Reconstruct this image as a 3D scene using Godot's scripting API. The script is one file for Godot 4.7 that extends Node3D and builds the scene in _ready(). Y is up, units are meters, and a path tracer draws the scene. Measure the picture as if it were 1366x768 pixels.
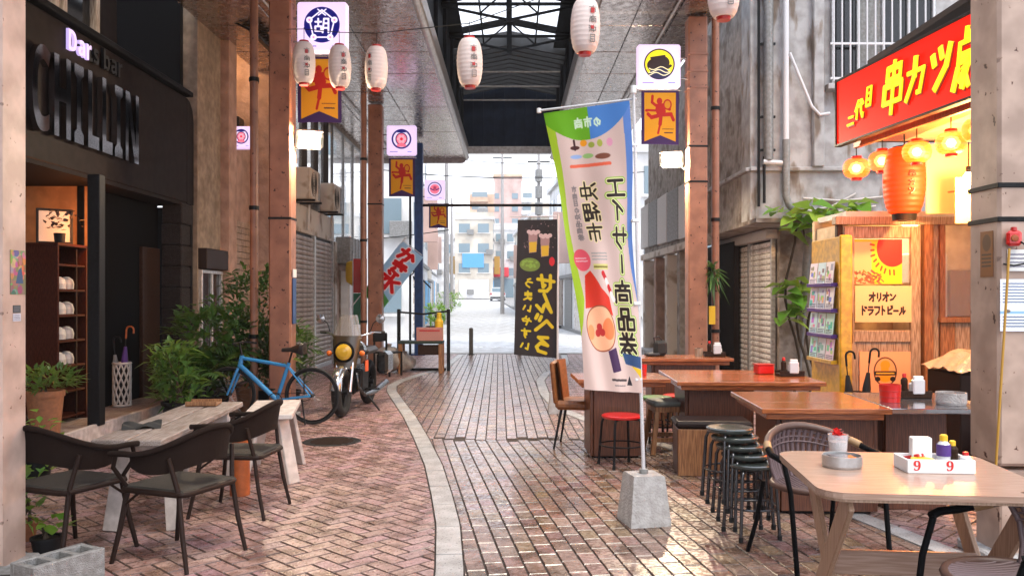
extends Node3D
# A covered shopping street with bars on both sides, seen towards its bright open end.
# Metres; y up; the street runs along -Z. V(x, h, d) is x across, h high, d ahead of the camera.

var M := {}
var T := {}
var names := {}
var rng := RandomNumberGenerator.new()
var shared := {}

# ------------------------------------------------------------------ helpers
func V(x: float, h: float, d: float) -> Vector3:
	return Vector3(x, h, -d)

func C(r: float, g: float, b: float, a := 1.0) -> Color:
	var c := Color(r, g, b).linear_to_srgb()
	c.a = a
	return c

func rf(a: float, b: float) -> float:
	return rng.randf_range(a, b)

func numbered(called: String) -> String:
	var n: int = names.get(called, 0)
	names[called] = n + 1
	return called if n == 0 else "%s_%03d" % [called, n]

func meta(o: Node3D, label := "", category := "", group := "", kind := "") -> Node3D:
	if label: o.set_meta("label", label)
	if category: o.set_meta("category", category)
	if group: o.set_meta("group", group)
	if kind: o.set_meta("kind", kind)
	return o

func thing(called: String, label: String, category: String, at := Vector3.ZERO, yaw := 0.0, group := "") -> Node3D:
	var o := Node3D.new()
	o.name = numbered(called)
	add_child(o)
	o.position = at
	o.rotation.y = deg_to_rad(yaw)
	meta(o, label, category, group)
	return o

func dup(src: Node3D, called: String, label: String, at: Vector3, yaw := 0.0, group := "") -> Node3D:
	var o: Node3D = src.duplicate()
	o.name = numbered(called)
	add_child(o)
	o.position = at
	o.rotation.y = deg_to_rad(yaw)
	o.set_meta("label", label)
	if group: o.set_meta("group", group)
	return o

func mb() -> SurfaceTool:
	var st := SurfaceTool.new()
	st.begin(Mesh.PRIMITIVE_TRIANGLES)
	return st

func inst(called: String, mesh: Mesh, m: Material, parent: Node = null) -> MeshInstance3D:
	var o := MeshInstance3D.new()
	o.mesh = mesh
	o.material_override = m
	if parent == null:
		o.name = numbered(called)
		add_child(o)
	else:
		o.name = called
		parent.add_child(o, true)
	return o

func obj(called: String, st: SurfaceTool, m: Material, parent: Node = null) -> MeshInstance3D:
	return inst(called, st.commit(), m, parent)

func struct(called: String, st: SurfaceTool, m: Material, label := "") -> MeshInstance3D:
	var o := obj(called, st, m)
	meta(o, label, "", "", "structure")
	return o

func tri(st: SurfaceTool, a: Vector3, b: Vector3, c: Vector3, na: Vector3, nb: Vector3, nc: Vector3) -> void:
	if (b - a).cross(c - a).dot(na + nb + nc) > 0.0:
		var t := b; b = c; c = t
		t = nb; nb = nc; nc = t
	st.set_normal(na); st.add_vertex(a)
	st.set_normal(nb); st.add_vertex(b)
	st.set_normal(nc); st.add_vertex(c)

func quad(st: SurfaceTool, a: Vector3, b: Vector3, c: Vector3, d: Vector3, n: Vector3) -> void:
	tri(st, a, b, c, n, n, n)
	tri(st, a, c, d, n, n, n)

func uvquad(st: SurfaceTool, a: Vector3, b: Vector3, c: Vector3, d: Vector3, n: Vector3) -> void:
	# a top left, b top right, c bottom right, d bottom left
	var p := [a, b, c, a, c, d]
	var u := [Vector2(0, 0), Vector2(1, 0), Vector2(1, 1), Vector2(0, 0), Vector2(1, 1), Vector2(0, 1)]
	for k in [0, 3]:
		var flip: bool = (p[k + 1] - p[k]).cross(p[k + 2] - p[k]).dot(n) > 0.0
		for q in ([0, 2, 1] if flip else [0, 1, 2]):
			st.set_normal(n); st.set_uv(u[k + q]); st.add_vertex(p[k + q])

# a box with chamfered edges (r) or plain ones (r = 0)
func bx(st: SurfaceTool, c: Vector3, s: Vector3, r := 0.0, b := Basis()) -> void:
	var h := s * 0.5
	r = minf(r, 0.45 * minf(s.x, minf(s.y, s.z)))
	var ax := [Vector3.RIGHT, Vector3.UP, Vector3.BACK]
	for i in 3:
		var j := (i + 1) % 3
		var k := (i + 2) % 3
		for sg in [-1.0, 1.0]:
			var n: Vector3 = b * (ax[i] * sg)
			var o: Vector3 = ax[i] * (h[i] * sg)
			var u: Vector3 = ax[j] * (h[j] - r)
			var w: Vector3 = ax[k] * (h[k] - r)
			quad(st, c + b * (o - u - w), c + b * (o + u - w), c + b * (o + u + w), c + b * (o - u + w), n)
	if r <= 0.0:
		return
	for i in 3:
		var j := (i + 1) % 3
		var k := (i + 2) % 3
		for sj in [-1.0, 1.0]:
			for sk in [-1.0, 1.0]:
				var e: Vector3 = ax[i] * (h[i] - r)
				var p1: Vector3 = ax[j] * (h[j] * sj) + ax[k] * ((h[k] - r) * sk)
				var p2: Vector3 = ax[j] * ((h[j] - r) * sj) + ax[k] * (h[k] * sk)
				quad(st, c + b * (p1 - e), c + b * (p1 + e), c + b * (p2 + e), c + b * (p2 - e), (b * (ax[j] * sj + ax[k] * sk)).normalized())
	for sx in [-1.0, 1.0]:
		for sy in [-1.0, 1.0]:
			for sz in [-1.0, 1.0]:
				var q := Vector3(h.x * sx, h.y * sy, h.z * sz)
				var n := (b * Vector3(sx, sy, sz)).normalized()
				tri(st, c + b * (q - Vector3(0, r * sy, r * sz)), c + b * (q - Vector3(r * sx, 0, r * sz)), c + b * (q - Vector3(r * sx, r * sy, 0)), n, n, n)

func bpart(parent: Node, called: String, m: Material, c: Vector3, s: Vector3, r := 0.004, b := Basis()) -> MeshInstance3D:
	var st := mb()
	bx(st, c, s, r, b)
	return obj(called, st, m, parent)

# a box between two points
func bar(st: SurfaceTool, a: Vector3, b: Vector3, w: float, t: float, r := 0.002, up := Vector3.UP) -> void:
	var y := (b - a).normalized()
	if absf(y.dot(up)) > 0.98:
		up = Vector3.BACK
	var x := up.cross(y).normalized()
	var z := x.cross(y)
	bx(st, (a + b) * 0.5, Vector3(w, (b - a).length(), t), r, Basis(x, y, z))

func tube(st: SurfaceTool, pts: Array, rad, sides := 8, caps := true) -> void:
	var n := pts.size()
	var rings := []
	var nrm := Vector3.ZERO
	for i in n:
		var t: Vector3 = (pts[mini(i + 1, n - 1)] - pts[maxi(i - 1, 0)]).normalized()
		if i == 0:
			nrm = t.cross(Vector3.UP if absf(t.y) < 0.9 else Vector3.RIGHT).normalized()
		else:
			nrm = (nrm - t * nrm.dot(t)).normalized()
		var bi := t.cross(nrm)
		var r: float = rad[i] if rad is Array else rad
		var ring := []
		for k in sides:
			var a := TAU * k / sides
			var q := nrm * cos(a) + bi * sin(a)
			ring.append([pts[i] + q * r, q])
		rings.append(ring)
	for i in n - 1:
		for k in sides:
			var a = rings[i][k]
			var b = rings[i][(k + 1) % sides]
			var c = rings[i + 1][(k + 1) % sides]
			var d = rings[i + 1][k]
			tri(st, a[0], b[0], c[0], a[1], b[1], c[1])
			tri(st, a[0], c[0], d[0], a[1], c[1], d[1])
	if caps:
		for e in [0, n - 1]:
			var t: Vector3 = (pts[0] - pts[1]).normalized() if e == 0 else (pts[n - 1] - pts[n - 2]).normalized()
			for k in range(1, sides - 1):
				tri(st, rings[e][0][0], rings[e][k][0], rings[e][k + 1][0], t, t, t)

func tpart(parent: Node, called: String, m: Material, pts: Array, rad, sides := 8) -> MeshInstance3D:
	var st := mb()
	tube(st, pts, rad, sides)
	return obj(called, st, m, parent)

# profile: Array of Vector2(radius, height), turned about the axis y of b at c
func lathe(st: SurfaceTool, prof: Array, c := Vector3.ZERO, sides := 16, b := Basis()) -> void:
	for i in prof.size() - 1:
		var p: Vector2 = prof[i]
		var q: Vector2 = prof[i + 1]
		var e := q - p
		if e.length() < 1e-6:
			continue
		var n2 := Vector2(e.y, -e.x).normalized()
		for k in sides:
			var a0 := TAU * k / sides
			var a1 := TAU * (k + 1) / sides
			var d0 := Vector3(cos(a0), 0, sin(a0))
			var d1 := Vector3(cos(a1), 0, sin(a1))
			var n0 := b * (d0 * n2.x + Vector3.UP * n2.y)
			var n1 := b * (d1 * n2.x + Vector3.UP * n2.y)
			var A := c + b * (d0 * p.x + Vector3.UP * p.y)
			var B := c + b * (d1 * p.x + Vector3.UP * p.y)
			var D := c + b * (d0 * q.x + Vector3.UP * q.y)
			var E := c + b * (d1 * q.x + Vector3.UP * q.y)
			if p.x > 1e-5:
				tri(st, A, B, E, n0, n1, n1)
			if q.x > 1e-5:
				tri(st, A, E, D, n0, n1, n0)

func lpart(parent: Node, called: String, m: Material, prof: Array, c := Vector3.ZERO, sides := 16, b := Basis()) -> MeshInstance3D:
	var st := mb()
	lathe(st, prof, c, sides, b)
	return obj(called, st, m, parent)

func ring(st: SurfaceTool, c: Vector3, R: float, r: float, b := Basis(), n := 28, sides := 8) -> void:
	# a torus about the axis z of b
	for i in n:
		for k in sides:
			var q := []
			for e in [[i, k], [i + 1, k], [i + 1, k + 1], [i, k + 1]]:
				var a: float = TAU * e[0] / n
				var f: float = TAU * e[1] / sides
				var d := Vector3(cos(a), sin(a), 0)
				var nn := d * cos(f) + Vector3.BACK * sin(f)
				q.append([c + b * (d * R + nn * r), b * nn])
			tri(st, q[0][0], q[1][0], q[2][0], q[0][1], q[1][1], q[2][1])
			tri(st, q[0][0], q[2][0], q[3][0], q[0][1], q[2][1], q[3][1])

# a flat outline (x, y) given thickness along z
func prism(st: SurfaceTool, poly: PackedVector2Array, depth: float, x := Transform3D()) -> void:
	var idx := Geometry2D.triangulate_polygon(poly)
	for s in [-1.0, 1.0]:
		var n: Vector3 = x.basis * Vector3(0, 0, s)
		for i in range(0, idx.size(), 3):
			var p := []
			for k in 3:
				p.append(x * Vector3(poly[idx[i + k]].x, poly[idx[i + k]].y, s * depth * 0.5))
			tri(st, p[0], p[1], p[2], n, n, n)
	var area := 0.0
	for i in poly.size():
		area += poly[i].cross(poly[(i + 1) % poly.size()])
	for i in poly.size():
		var a := poly[i]
		var b := poly[(i + 1) % poly.size()]
		var e := (b - a).normalized() * signf(area)
		var n: Vector3 = x.basis * Vector3(e.y, -e.x, 0)
		quad(st, x * Vector3(a.x, a.y, -depth / 2), x * Vector3(b.x, b.y, -depth / 2), x * Vector3(b.x, b.y, depth / 2), x * Vector3(a.x, a.y, depth / 2), n)

# a printed slab: w x h x t, print on its front (+z) and, mirrored, on its back
func print_slab(parent: Node, called: String, m: Material, c: Vector3, w: float, h: float, t := 0.004, b := Basis()) -> MeshInstance3D:
	var st := mb()
	var x := b * Vector3(w / 2, 0, 0)
	var y := b * Vector3(0, h / 2, 0)
	var z := b * Vector3(0, 0, t / 2)
	uvquad(st, c - x + y + z, c + x + y + z, c + x - y + z, c - x - y + z, b.z)
	uvquad(st, c - x + y - z, c + x + y - z, c + x - y - z, c - x - y - z, -b.z)
	for e in [[x, y], [-x, y]]:
		uvquad(st, c + e[0] + y - z, c + e[0] + y + z, c + e[0] - y + z, c + e[0] - y - z, e[0].normalized())
	for s in [1.0, -1.0]:
		uvquad(st, c - x + y * s - z, c + x + y * s - z, c + x + y * s + z, c - x + y * s + z, (y * s).normalized())
	return obj(called, st, m, parent)

# cloth: a grid of points f(u, v), printed on both sides
func cloth(f: Callable, nu: int, nv: int) -> SurfaceTool:
	var st := mb()
	st.set_smooth_group(0)
	var P := []
	for j in nv + 1:
		var row := []
		for i in nu + 1:
			row.append(f.call(float(i) / nu, float(j) / nv))
		P.append(row)
	var N := []
	for j in nv + 1:
		var row := []
		for i in nu + 1:
			var dx: Vector3 = P[j][mini(i + 1, nu)] - P[j][maxi(i - 1, 0)]
			var dy: Vector3 = P[mini(j + 1, nv)][i] - P[maxi(j - 1, 0)][i]
			row.append(dy.cross(dx).normalized())
		N.append(row)
	for s in [1.0, -1.0]:
		for j in nv:
			for i in nu:
				for q in [[[0, 0], [1, 0], [1, 1]], [[0, 0], [1, 1], [0, 1]]]:
					var vs := []
					for e in q:
						var n: Vector3 = N[j + e[1]][i + e[0]] * s
						vs.append([P[j + e[1]][i + e[0]] + n * 0.0008, n, Vector2(float(i + e[0]) / nu, float(j + e[1]) / nv)])
					if (vs[1][0] - vs[0][0]).cross(vs[2][0] - vs[0][0]).dot(vs[0][1]) > 0.0:
						var t = vs[1]; vs[1] = vs[2]; vs[2] = t
					for w in vs:
						st.set_normal(w[1]); st.set_uv(w[2]); st.add_vertex(w[0])
	return st

func leaf(st: SurfaceTool, at: Vector3, dir: Vector3, up: Vector3, l: float, w: float, droop := 0.25) -> void:
	dir = dir.normalized()
	var side := dir.cross(up)
	side = side.normalized() if side.length() > 0.01 else Vector3.RIGHT
	var n := side.cross(dir).normalized()
	var p0 := at
	var p1 := at + dir * l * 0.45 - Vector3.UP * droop * l * 0.15
	var p2 := at + dir * l - Vector3.UP * droop * l * 0.6
	for s in [-1.0, 1.0]:
		var e: Vector3 = at + dir * l * 0.38 + side * s * w * 0.5 + n * w * 0.12
		var g: Vector3 = at + dir * l * 0.7 + side * s * w * 0.32 + n * w * 0.06 - Vector3.UP * droop * l * 0.3
		var nn: Vector3 = (n - side * s * 0.25).normalized()
		tri(st, p0, e, p1, nn, nn, n)
		tri(st, e, g, p1, nn, nn, n)
		tri(st, p1, g, p2, n, nn, n)

# ------------------------------------------------------------------ lettering: strokes on a grid of ten by ten, y down
const GLYPH := {
	"串": "2181832321 1494971714 5059", "カ": "13837868 404419", "ツ": "1224 4153 817539",
	"劇": "3032 3151 126263 121609 2454 2565 5528 3659 4639 7276 909988", "場": "0343 2028 0738 4191944441 4292 3595 653859 558759 9598",
	"二": "2272 1787", "代": "3005 2329 3392 60769997 7081", "目": "2080892920 2383 2686",
	"胡": "0242 2025 0545480805 596090 909899 6393 6696", "エ": "1282 5258 0898", "イ": "7015 5359", "サ": "0393 2026 707649", "|": "5158",
	"商": "5052 1292 3244 7264 19149499 3676783836", "品": "3171743431 0545490905 6595996965", "券": "2032 7062 1292 0494 505307 5497 36766959 5629",
	"沖": "0122 0415 0926 3393973733 6069", "縄": "30123305 0545 2529 0709 4648 5191945451 5595985855 717999", "市": "5052 0292 28248488 5259",
	"オ": "0393 606959 6308", "リ": "2126 717649", "ン": "1233 185793", "ド": "2029 2365 6172 8192", "ラ": "2181 14947739", "フ": "11918639",
	"ト": "3039 3375", "ビ": "212888 2573 7081 9092", "ー": "1585", "ル": "323609 616895", "か": "0353645849 302509 7295", "き": "1281 1493 4075 36285979",
	"氷": "505948 2031 134308 9264 5398", "せ": "0493 716756 21274989", "ん": "501945566996", "べ": "063398 6173 8092", "ろ": "21712564867839",
	"う": "3061 1463857749", "ま": "1282 1484 505729175799", "い": "122847 7296", "や": "0562938555 5062 2259", "す": "0292 606646446759", "の": "5247281552848759",
}

func strokes(ch: String) -> Array:
	var out := []
	for s in GLYPH[ch].split(" "):
		var line := []
		for i in range(0, s.length(), 2):
			line.append(Vector2(int(s[i]), int(s[i + 1])) / 9.0)
		out.append(line)
	return out

# raised letters: at the lower left corner in x, size w x h, in the plane z = 0
func letters(st: SurfaceTool, ch: String, at: Vector3, w: float, h: float, thick: float, depth: float, slant := 0.0) -> void:
	for line in strokes(ch):
		for i in line.size() - 1:
			var a := Vector3(at.x + line[i].x * w + (0.5 - line[i].y) * slant, at.y + (1.0 - line[i].y) * h, at.z)
			var b := Vector3(at.x + line[i + 1].x * w + (0.5 - line[i + 1].y) * slant, at.y + (1.0 - line[i + 1].y) * h, at.z)
			if a.distance_to(b) < 1e-4:
				continue
			var e := (b - a).normalized()
			var o := thick * 0.35
			var t := thick * (1.0 + 0.25 * sin(3.0 * a.x * 40.0 + i))
			bx(st, (a + b) * 0.5, Vector3(t, a.distance_to(b) + 2.0 * o, depth * (1.0 + 0.04 * (i % 3))), 0.004, Basis(Vector3(e.y, -e.x, 0), e, Vector3.BACK))

func dot_line(im: Image, a: Vector2, b: Vector2, r: float, col: Color) -> void:
	var lo := Vector2i(maxi(0, int(minf(a.x, b.x) - r - 1)), maxi(0, int(minf(a.y, b.y) - r - 1)))
	var hi := Vector2i(mini(im.get_width() - 1, int(maxf(a.x, b.x) + r + 1)), mini(im.get_height() - 1, int(maxf(a.y, b.y) + r + 1)))
	var ab := b - a
	var l2 := maxf(ab.length_squared(), 1e-6)
	for y in range(lo.y, hi.y + 1):
		for x in range(lo.x, hi.x + 1):
			var p := Vector2(x, y)
			var t := clampf((p - a).dot(ab) / l2, 0.0, 1.0)
			var k := clampf(r + 0.5 - p.distance_to(a + ab * t), 0.0, 1.0)
			if k > 0.0:
				im.set_pixel(x, y, im.get_pixel(x, y).lerp(col, k * col.a))

func glyph(im: Image, ch: String, x: float, y: float, w: float, h: float, r: float, col: Color, mirror := false) -> void:
	for line in strokes(ch):
		for i in line.size() - 1:
			var a: Vector2 = line[i]
			var b: Vector2 = line[i + 1]
			if mirror:
				a.x = 1.0 - a.x
				b.x = 1.0 - b.x
			dot_line(im, Vector2(x + a.x * w, y + a.y * h), Vector2(x + b.x * w, y + b.y * h), r, col)

func disc(im: Image, c: Vector2, rx: float, ry: float, col: Color) -> void:
	for y in range(maxi(0, int(c.y - ry - 1)), mini(im.get_height(), int(c.y + ry + 2))):
		for x in range(maxi(0, int(c.x - rx - 1)), mini(im.get_width(), int(c.x + rx + 2))):
			var k := clampf((1.0 - Vector2((x - c.x) / rx, (y - c.y) / ry).length()) * minf(rx, ry) + 0.5, 0.0, 1.0)
			if k > 0.0:
				im.set_pixel(x, y, im.get_pixel(x, y).lerp(col, k * col.a))

func poly(im: Image, pts: PackedVector2Array, col: Color) -> void:
	var lo := pts[0]
	var hi := pts[0]
	for p in pts:
		lo = lo.min(p)
		hi = hi.max(p)
	for y in range(maxi(0, int(lo.y)), mini(im.get_height(), int(hi.y) + 1)):
		for x in range(maxi(0, int(lo.x)), mini(im.get_width(), int(hi.x) + 1)):
			if Geometry2D.is_point_in_polygon(Vector2(x + 0.5, y + 0.5), pts):
				im.set_pixel(x, y, im.get_pixel(x, y).lerp(col, col.a))

func blank(w: int, h: int, col: Color) -> Image:
	var im := Image.create(w, h, false, Image.FORMAT_RGBA8)
	im.fill(col)
	return im

func scribble(im: Image, x: float, y: float, w: float, h: float, lines: int, col: Color) -> void:
	# a block of print too small to read
	for i in lines:
		var yy := y + h * (i + 0.5) / lines
		var xx := x
		while xx < x + w - 2:
			var l := rf(1.5, 5.0)
			dot_line(im, Vector2(xx, yy + rf(-0.4, 0.4)), Vector2(minf(xx + l, x + w), yy + rf(-0.4, 0.4)), h / lines * 0.22, col)
			xx += l + rf(1.5, 3.0)

func printed(im: Image, rough := 0.6, glow := 0.0, through := 0.0) -> StandardMaterial3D:
	im.generate_mipmaps()
	var m := StandardMaterial3D.new()
	m.albedo_texture = ImageTexture.create_from_image(im)
	m.texture_repeat = false
	m.roughness = rough
	if through > 0.0:
		m.backlight_enabled = true
		m.backlight = C(through, through, through)
	if glow > 0.0:
		m.emission_enabled = true
		m.emission = Color.BLACK
		m.emission_texture = m.albedo_texture
		m.emission_energy_multiplier = glow
	return m

# ------------------------------------------------------------------ materials
func noise_tex(key: String, freq: float, lo: Color, hi: Color, kind := FastNoiseLite.TYPE_SIMPLEX_SMOOTH, oct := 4, a := 0.3, b := 0.7, size := 512) -> void:
	var n := FastNoiseLite.new()
	n.noise_type = kind
	n.frequency = freq
	n.fractal_octaves = oct
	n.seed = T.size() * 7 + 3
	var g := Gradient.new()
	g.offsets = PackedFloat32Array([a, b])
	g.colors = PackedColorArray([lo, hi])
	var t := NoiseTexture2D.new()
	t.width = size
	t.height = size
	t.seamless = true
	t.noise = n
	t.color_ramp = g
	T[key] = t

func mat(key: String, col: Color, rough := 0.7, o := {}) -> StandardMaterial3D:
	var m := StandardMaterial3D.new()
	m.resource_name = key
	m.albedo_color = col
	m.roughness = rough
	m.metallic = o.get("metal", 0.0)
	m.metallic_specular = o.get("spec", 0.5)
	m.vertex_color_use_as_albedo = o.get("vc", false)
	var s = o.get("scale", 1.0)
	var world: bool = o.get("world", false)
	if o.has("tex") or o.has("bump") or o.has("rtex"):
		m.uv1_triplanar = true
		m.uv1_world_triplanar = world
		m.uv1_scale = s if s is Vector3 else Vector3(s, s, s)
	if o.has("tex"):
		m.albedo_texture = T[o.tex]
	if o.has("rtex"):
		m.roughness_texture = T[o.rtex]
		m.roughness_texture_channel = BaseMaterial3D.TEXTURE_CHANNEL_RED
	if o.has("bump"):
		m.heightmap_enabled = true
		m.heightmap_texture = T[o.bump]
		m.heightmap_scale = o.get("depth", 0.1)
	if o.has("detail"):
		m.detail_enabled = true
		m.detail_albedo = T[o.detail]
		m.detail_blend_mode = BaseMaterial3D.BLEND_MODE_MUL
		m.detail_uv_layer = BaseMaterial3D.DETAIL_UV_2
		m.uv2_triplanar = true
		m.uv2_world_triplanar = world
		var s2: float = o.get("scale2", 0.35)
		m.uv2_scale = Vector3(s2, s2, s2)
	if o.has("emit"):
		m.emission_enabled = true
		m.emission = o.emit
		m.emission_energy_multiplier = o.get("power", 1.0)
	if o.has("coat"):
		m.clearcoat_enabled = true
		m.clearcoat = o.coat
		m.clearcoat_roughness = 0.15
	if o.has("back"):
		m.backlight_enabled = true
		m.backlight = o.back
	if o.has("alpha"):
		m.transparency = BaseMaterial3D.TRANSPARENCY_ALPHA
		m.albedo_color.a = o.alpha
	M[key] = m
	return m

func make_materials() -> void:
	var w := Color.WHITE
	noise_tex("mottle", 0.012, Color(0.86, 0.85, 0.84), w, FastNoiseLite.TYPE_SIMPLEX_SMOOTH, 4, 0.25, 0.75)
	noise_tex("fine", 0.08, Color(0.86, 0.855, 0.85), w, FastNoiseLite.TYPE_SIMPLEX_SMOOTH, 3, 0.25, 0.75)
	noise_tex("stain", 0.008, Color(0.74, 0.69, 0.64), w, FastNoiseLite.TYPE_SIMPLEX_SMOOTH, 6, 0.20, 0.48)
	noise_tex("streak", 0.010, Color(0.74, 0.67, 0.60), w, FastNoiseLite.TYPE_SIMPLEX_SMOOTH, 6, 0.20, 0.38)
	noise_tex("rust", 0.022, Color(0.36, 0.19, 0.11), w, FastNoiseLite.TYPE_SIMPLEX_SMOOTH, 6, 0.12, 0.155)
	noise_tex("dirt", 0.02, Color(0.70, 0.66, 0.62), w, FastNoiseLite.TYPE_PERLIN, 6, 0.22, 0.52)
	noise_tex("grain", 0.03, Color(0.72, 0.66, 0.60), w, FastNoiseLite.TYPE_SIMPLEX_SMOOTH, 5, 0.3, 0.7)
	noise_tex("grain_soft", 0.03, Color(0.88, 0.85, 0.82), w, FastNoiseLite.TYPE_SIMPLEX_SMOOTH, 5, 0.3, 0.7)
	noise_tex("gloss", 0.02, Color(0.28, 0.28, 0.28), Color(0.60, 0.60, 0.60), FastNoiseLite.TYPE_SIMPLEX_SMOOTH, 5, 0.3, 0.7)
	noise_tex("bumps", 0.05, Color.BLACK, w, FastNoiseLite.TYPE_SIMPLEX_SMOOTH, 4, 0.2, 0.8)
	noise_tex("weave", 0.16, Color(0.22, 0.19, 0.17), w, FastNoiseLite.TYPE_CELLULAR, 1, 0.15, 0.6)
	noise_tex("pits", 0.12, Color.BLACK, w, FastNoiseLite.TYPE_CELLULAR, 2, 0.1, 0.6)
	# pavement
	mat("brick_red", w, 0.8, {"vc": true, "tex": "mottle", "scale": 2.2, "rtex": "gloss", "bump": "bumps", "depth": 0.12, "world": true, "detail": "dirt", "scale2": 0.45})
	mat("brick_lane", w, 0.56, {"vc": true, "tex": "mottle", "scale": 2.0, "rtex": "gloss", "bump": "bumps", "depth": 0.012, "world": true, "detail": "dirt", "scale2": 0.4})
	mat("granite", w, 0.9, {"vc": true, "tex": "fine", "scale": 4.0, "rtex": "gloss", "world": true, "detail": "mottle", "scale2": 0.6})
	mat("mortar", C(0.05, 0.036, 0.031), 0.9, {"tex": "fine", "scale": 3.0, "world": true})
	mat("asphalt", C(0.58, 0.58, 0.58), 0.8, {"tex": "mottle", "scale": 0.3, "bump": "pits", "depth": 0.2, "world": true})
	mat("white_line", C(0.7, 0.7, 0.7), 0.7, {"tex": "dirt", "scale": 0.7, "world": true})
	mat("pave_grey", C(0.3, 0.29, 0.28), 0.8, {"tex": "mottle", "scale": 0.6, "world": true})
	# columns, walls
	mat("column_paint", C(0.34, 0.148, 0.088), 0.42, {"tex": "rust", "scale": 0.7, "detail": "mottle", "scale2": 0.5, "world": true})
	mat("column_pale", C(0.62, 0.44, 0.355), 0.42, {"tex": "rust", "scale": 0.9, "detail": "mottle", "scale2": 0.5, "world": true})
	mat("column_near", C(0.47, 0.335, 0.265), 0.42, {"tex": "rust", "scale": 0.9, "detail": "mottle", "scale2": 0.5, "world": true})
	mat("concrete_pale", C(0.42, 0.41, 0.41), 0.85, {"tex": "streak", "scale": Vector3(0.5, 0.14, 0.5), "detail": "mottle", "scale2": 0.5, "bump": "bumps", "depth": 0.12, "world": true})
	mat("concrete_brown", C(0.31, 0.27, 0.24), 0.85, {"tex": "stain", "scale": 0.4, "detail": "mottle", "scale2": 0.8, "bump": "bumps", "depth": 0.2, "world": true})
	mat("plaster_beige", C(0.31, 0.235, 0.175), 0.85, {"tex": "mottle", "scale": 0.3, "detail": "mottle", "scale2": 0.9, "world": true})
	mat("plaster_pink", C(0.40, 0.25, 0.19), 0.8, {"tex": "mottle", "scale": 0.5, "bump": "bumps", "depth": 0.3, "world": true})
	mat("plaster_cream", C(0.52, 0.45, 0.38), 0.8, {"tex": "stain", "scale": 0.4, "world": true})
	mat("plaster_white", C(0.70, 0.69, 0.67), 0.8, {"tex": "mottle", "scale": 0.4, "world": true})
	mat("far_white", C(0.78, 0.78, 0.78), 0.8, {"tex": "mottle", "scale": 0.07, "world": true})
	mat("far_pink", C(0.66, 0.46, 0.41), 0.8, {"tex": "mottle", "scale": 0.05, "world": true})
	mat("far_orange", C(0.70, 0.48, 0.33), 0.8, {"tex": "mottle", "scale": 0.05, "world": true})
	mat("far_cream", C(0.68, 0.62, 0.53), 0.8, {"tex": "mottle", "scale": 0.05, "world": true})
	mat("far_blue", C(0.10, 0.34, 0.60), 0.5)
	mat("far_glass", C(0.20, 0.27, 0.31), 0.12)
	mat("dark_brown", C(0.017, 0.012, 0.0105), 0.6, {"tex": "mottle", "scale": 0.8, "spec": 0.18})
	mat("dark_ceiling", C(0.02, 0.016, 0.015), 0.7, {"spec": 0.15})
	mat("black_glass", C(0.006, 0.006, 0.007), 0.12)
	mat("black_door", C(0.006, 0.006, 0.006), 0.7, {"spec": 0.1})
	mat("black_paint", C(0.007, 0.007, 0.008), 0.55, {"tex": "fine", "scale": 3.0, "spec": 0.18})
	mat("iron", C(0.012, 0.012, 0.013), 0.5, {"tex": "mottle", "scale": 3.0, "spec": 0.3})
	mat("stone_dark", C(0.04, 0.033, 0.031), 0.55, {"tex": "mottle", "scale": 2.0, "bump": "bumps", "depth": 1.0, "spec": 0.2})
	mat("roof_dark", C(0.010, 0.011, 0.013), 0.6, {"tex": "mottle", "scale": 0.4, "spec": 0.15})
	mat("end_panel", C(0.010, 0.017, 0.034), 0.5, {"tex": "mottle", "scale": 0.4, "spec": 0.15})
	mat("soffit", C(0.50, 0.42, 0.38), 0.5, {"metal": 0.9, "tex": "mottle", "scale": 0.7, "rtex": "gloss", "bump": "bumps", "depth": 0.08, "world": true})
	mat("gutter_steel", C(0.42, 0.37, 0.34), 0.3, {"metal": 0.6, "tex": "mottle", "scale": 1.0, "world": true})
	mat("shutter", C(0.36, 0.29, 0.245), 0.5, {"tex": "stain", "scale": 0.7, "detail": "mottle", "scale2": 2.0})
	mat("shutter_white", C(0.84, 0.80, 0.77), 0.5, {"tex": "stain", "scale": 0.7, "detail": "mottle", "scale2": 2.0})
	mat("aluminium", C(0.55, 0.55, 0.55), 0.4, {"metal": 0.7, "tex": "mottle", "scale": 2.0})
	mat("chrome", C(0.7, 0.7, 0.7), 0.12, {"metal": 1.0})
	mat("steel", C(0.45, 0.45, 0.46), 0.3, {"metal": 0.9, "rtex": "gloss", "scale": 2.0})
	mat("steel_white", C(0.72, 0.71, 0.73), 0.35, {"tex": "fine", "scale": 3.0})
	mat("blue_paint", C(0.012, 0.06, 0.20), 0.4, {"tex": "mottle", "scale": 1.0})
	mat("bike_blue", C(0.03, 0.24, 0.52), 0.25, {"coat": 0.8})
	mat("rubber", C(0.009, 0.009, 0.009), 0.75, {"tex": "fine", "scale": 8.0})
	mat("leather", C(0.02, 0.013, 0.011), 0.45, {"tex": "fine", "scale": 6.0})
	mat("pane", C(0.85, 0.9, 0.9), 0.03, {"alpha": 0.12})
	mat("roof_pane", C(0.9, 0.92, 0.92), 0.05, {"alpha": 0.12})
	mat("window_sky", C(0.35, 0.38, 0.40), 0.05, {"metal": 0.5})
	# wood
	mat("wood_pale_x", C(0.44, 0.295, 0.225), 0.38, {"tex": "grain_soft", "scale": Vector3(0.25, 6, 6), "coat": 0.35})
	mat("wood_pale_y", C(0.47, 0.31, 0.215), 0.4, {"tex": "grain_soft", "scale": Vector3(6, 0.3, 6)})
	mat("wood_red_x", C(0.46, 0.14, 0.042), 0.24, {"tex": "grain", "scale": Vector3(0.3, 8, 8), "coat": 0.5})
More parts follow.
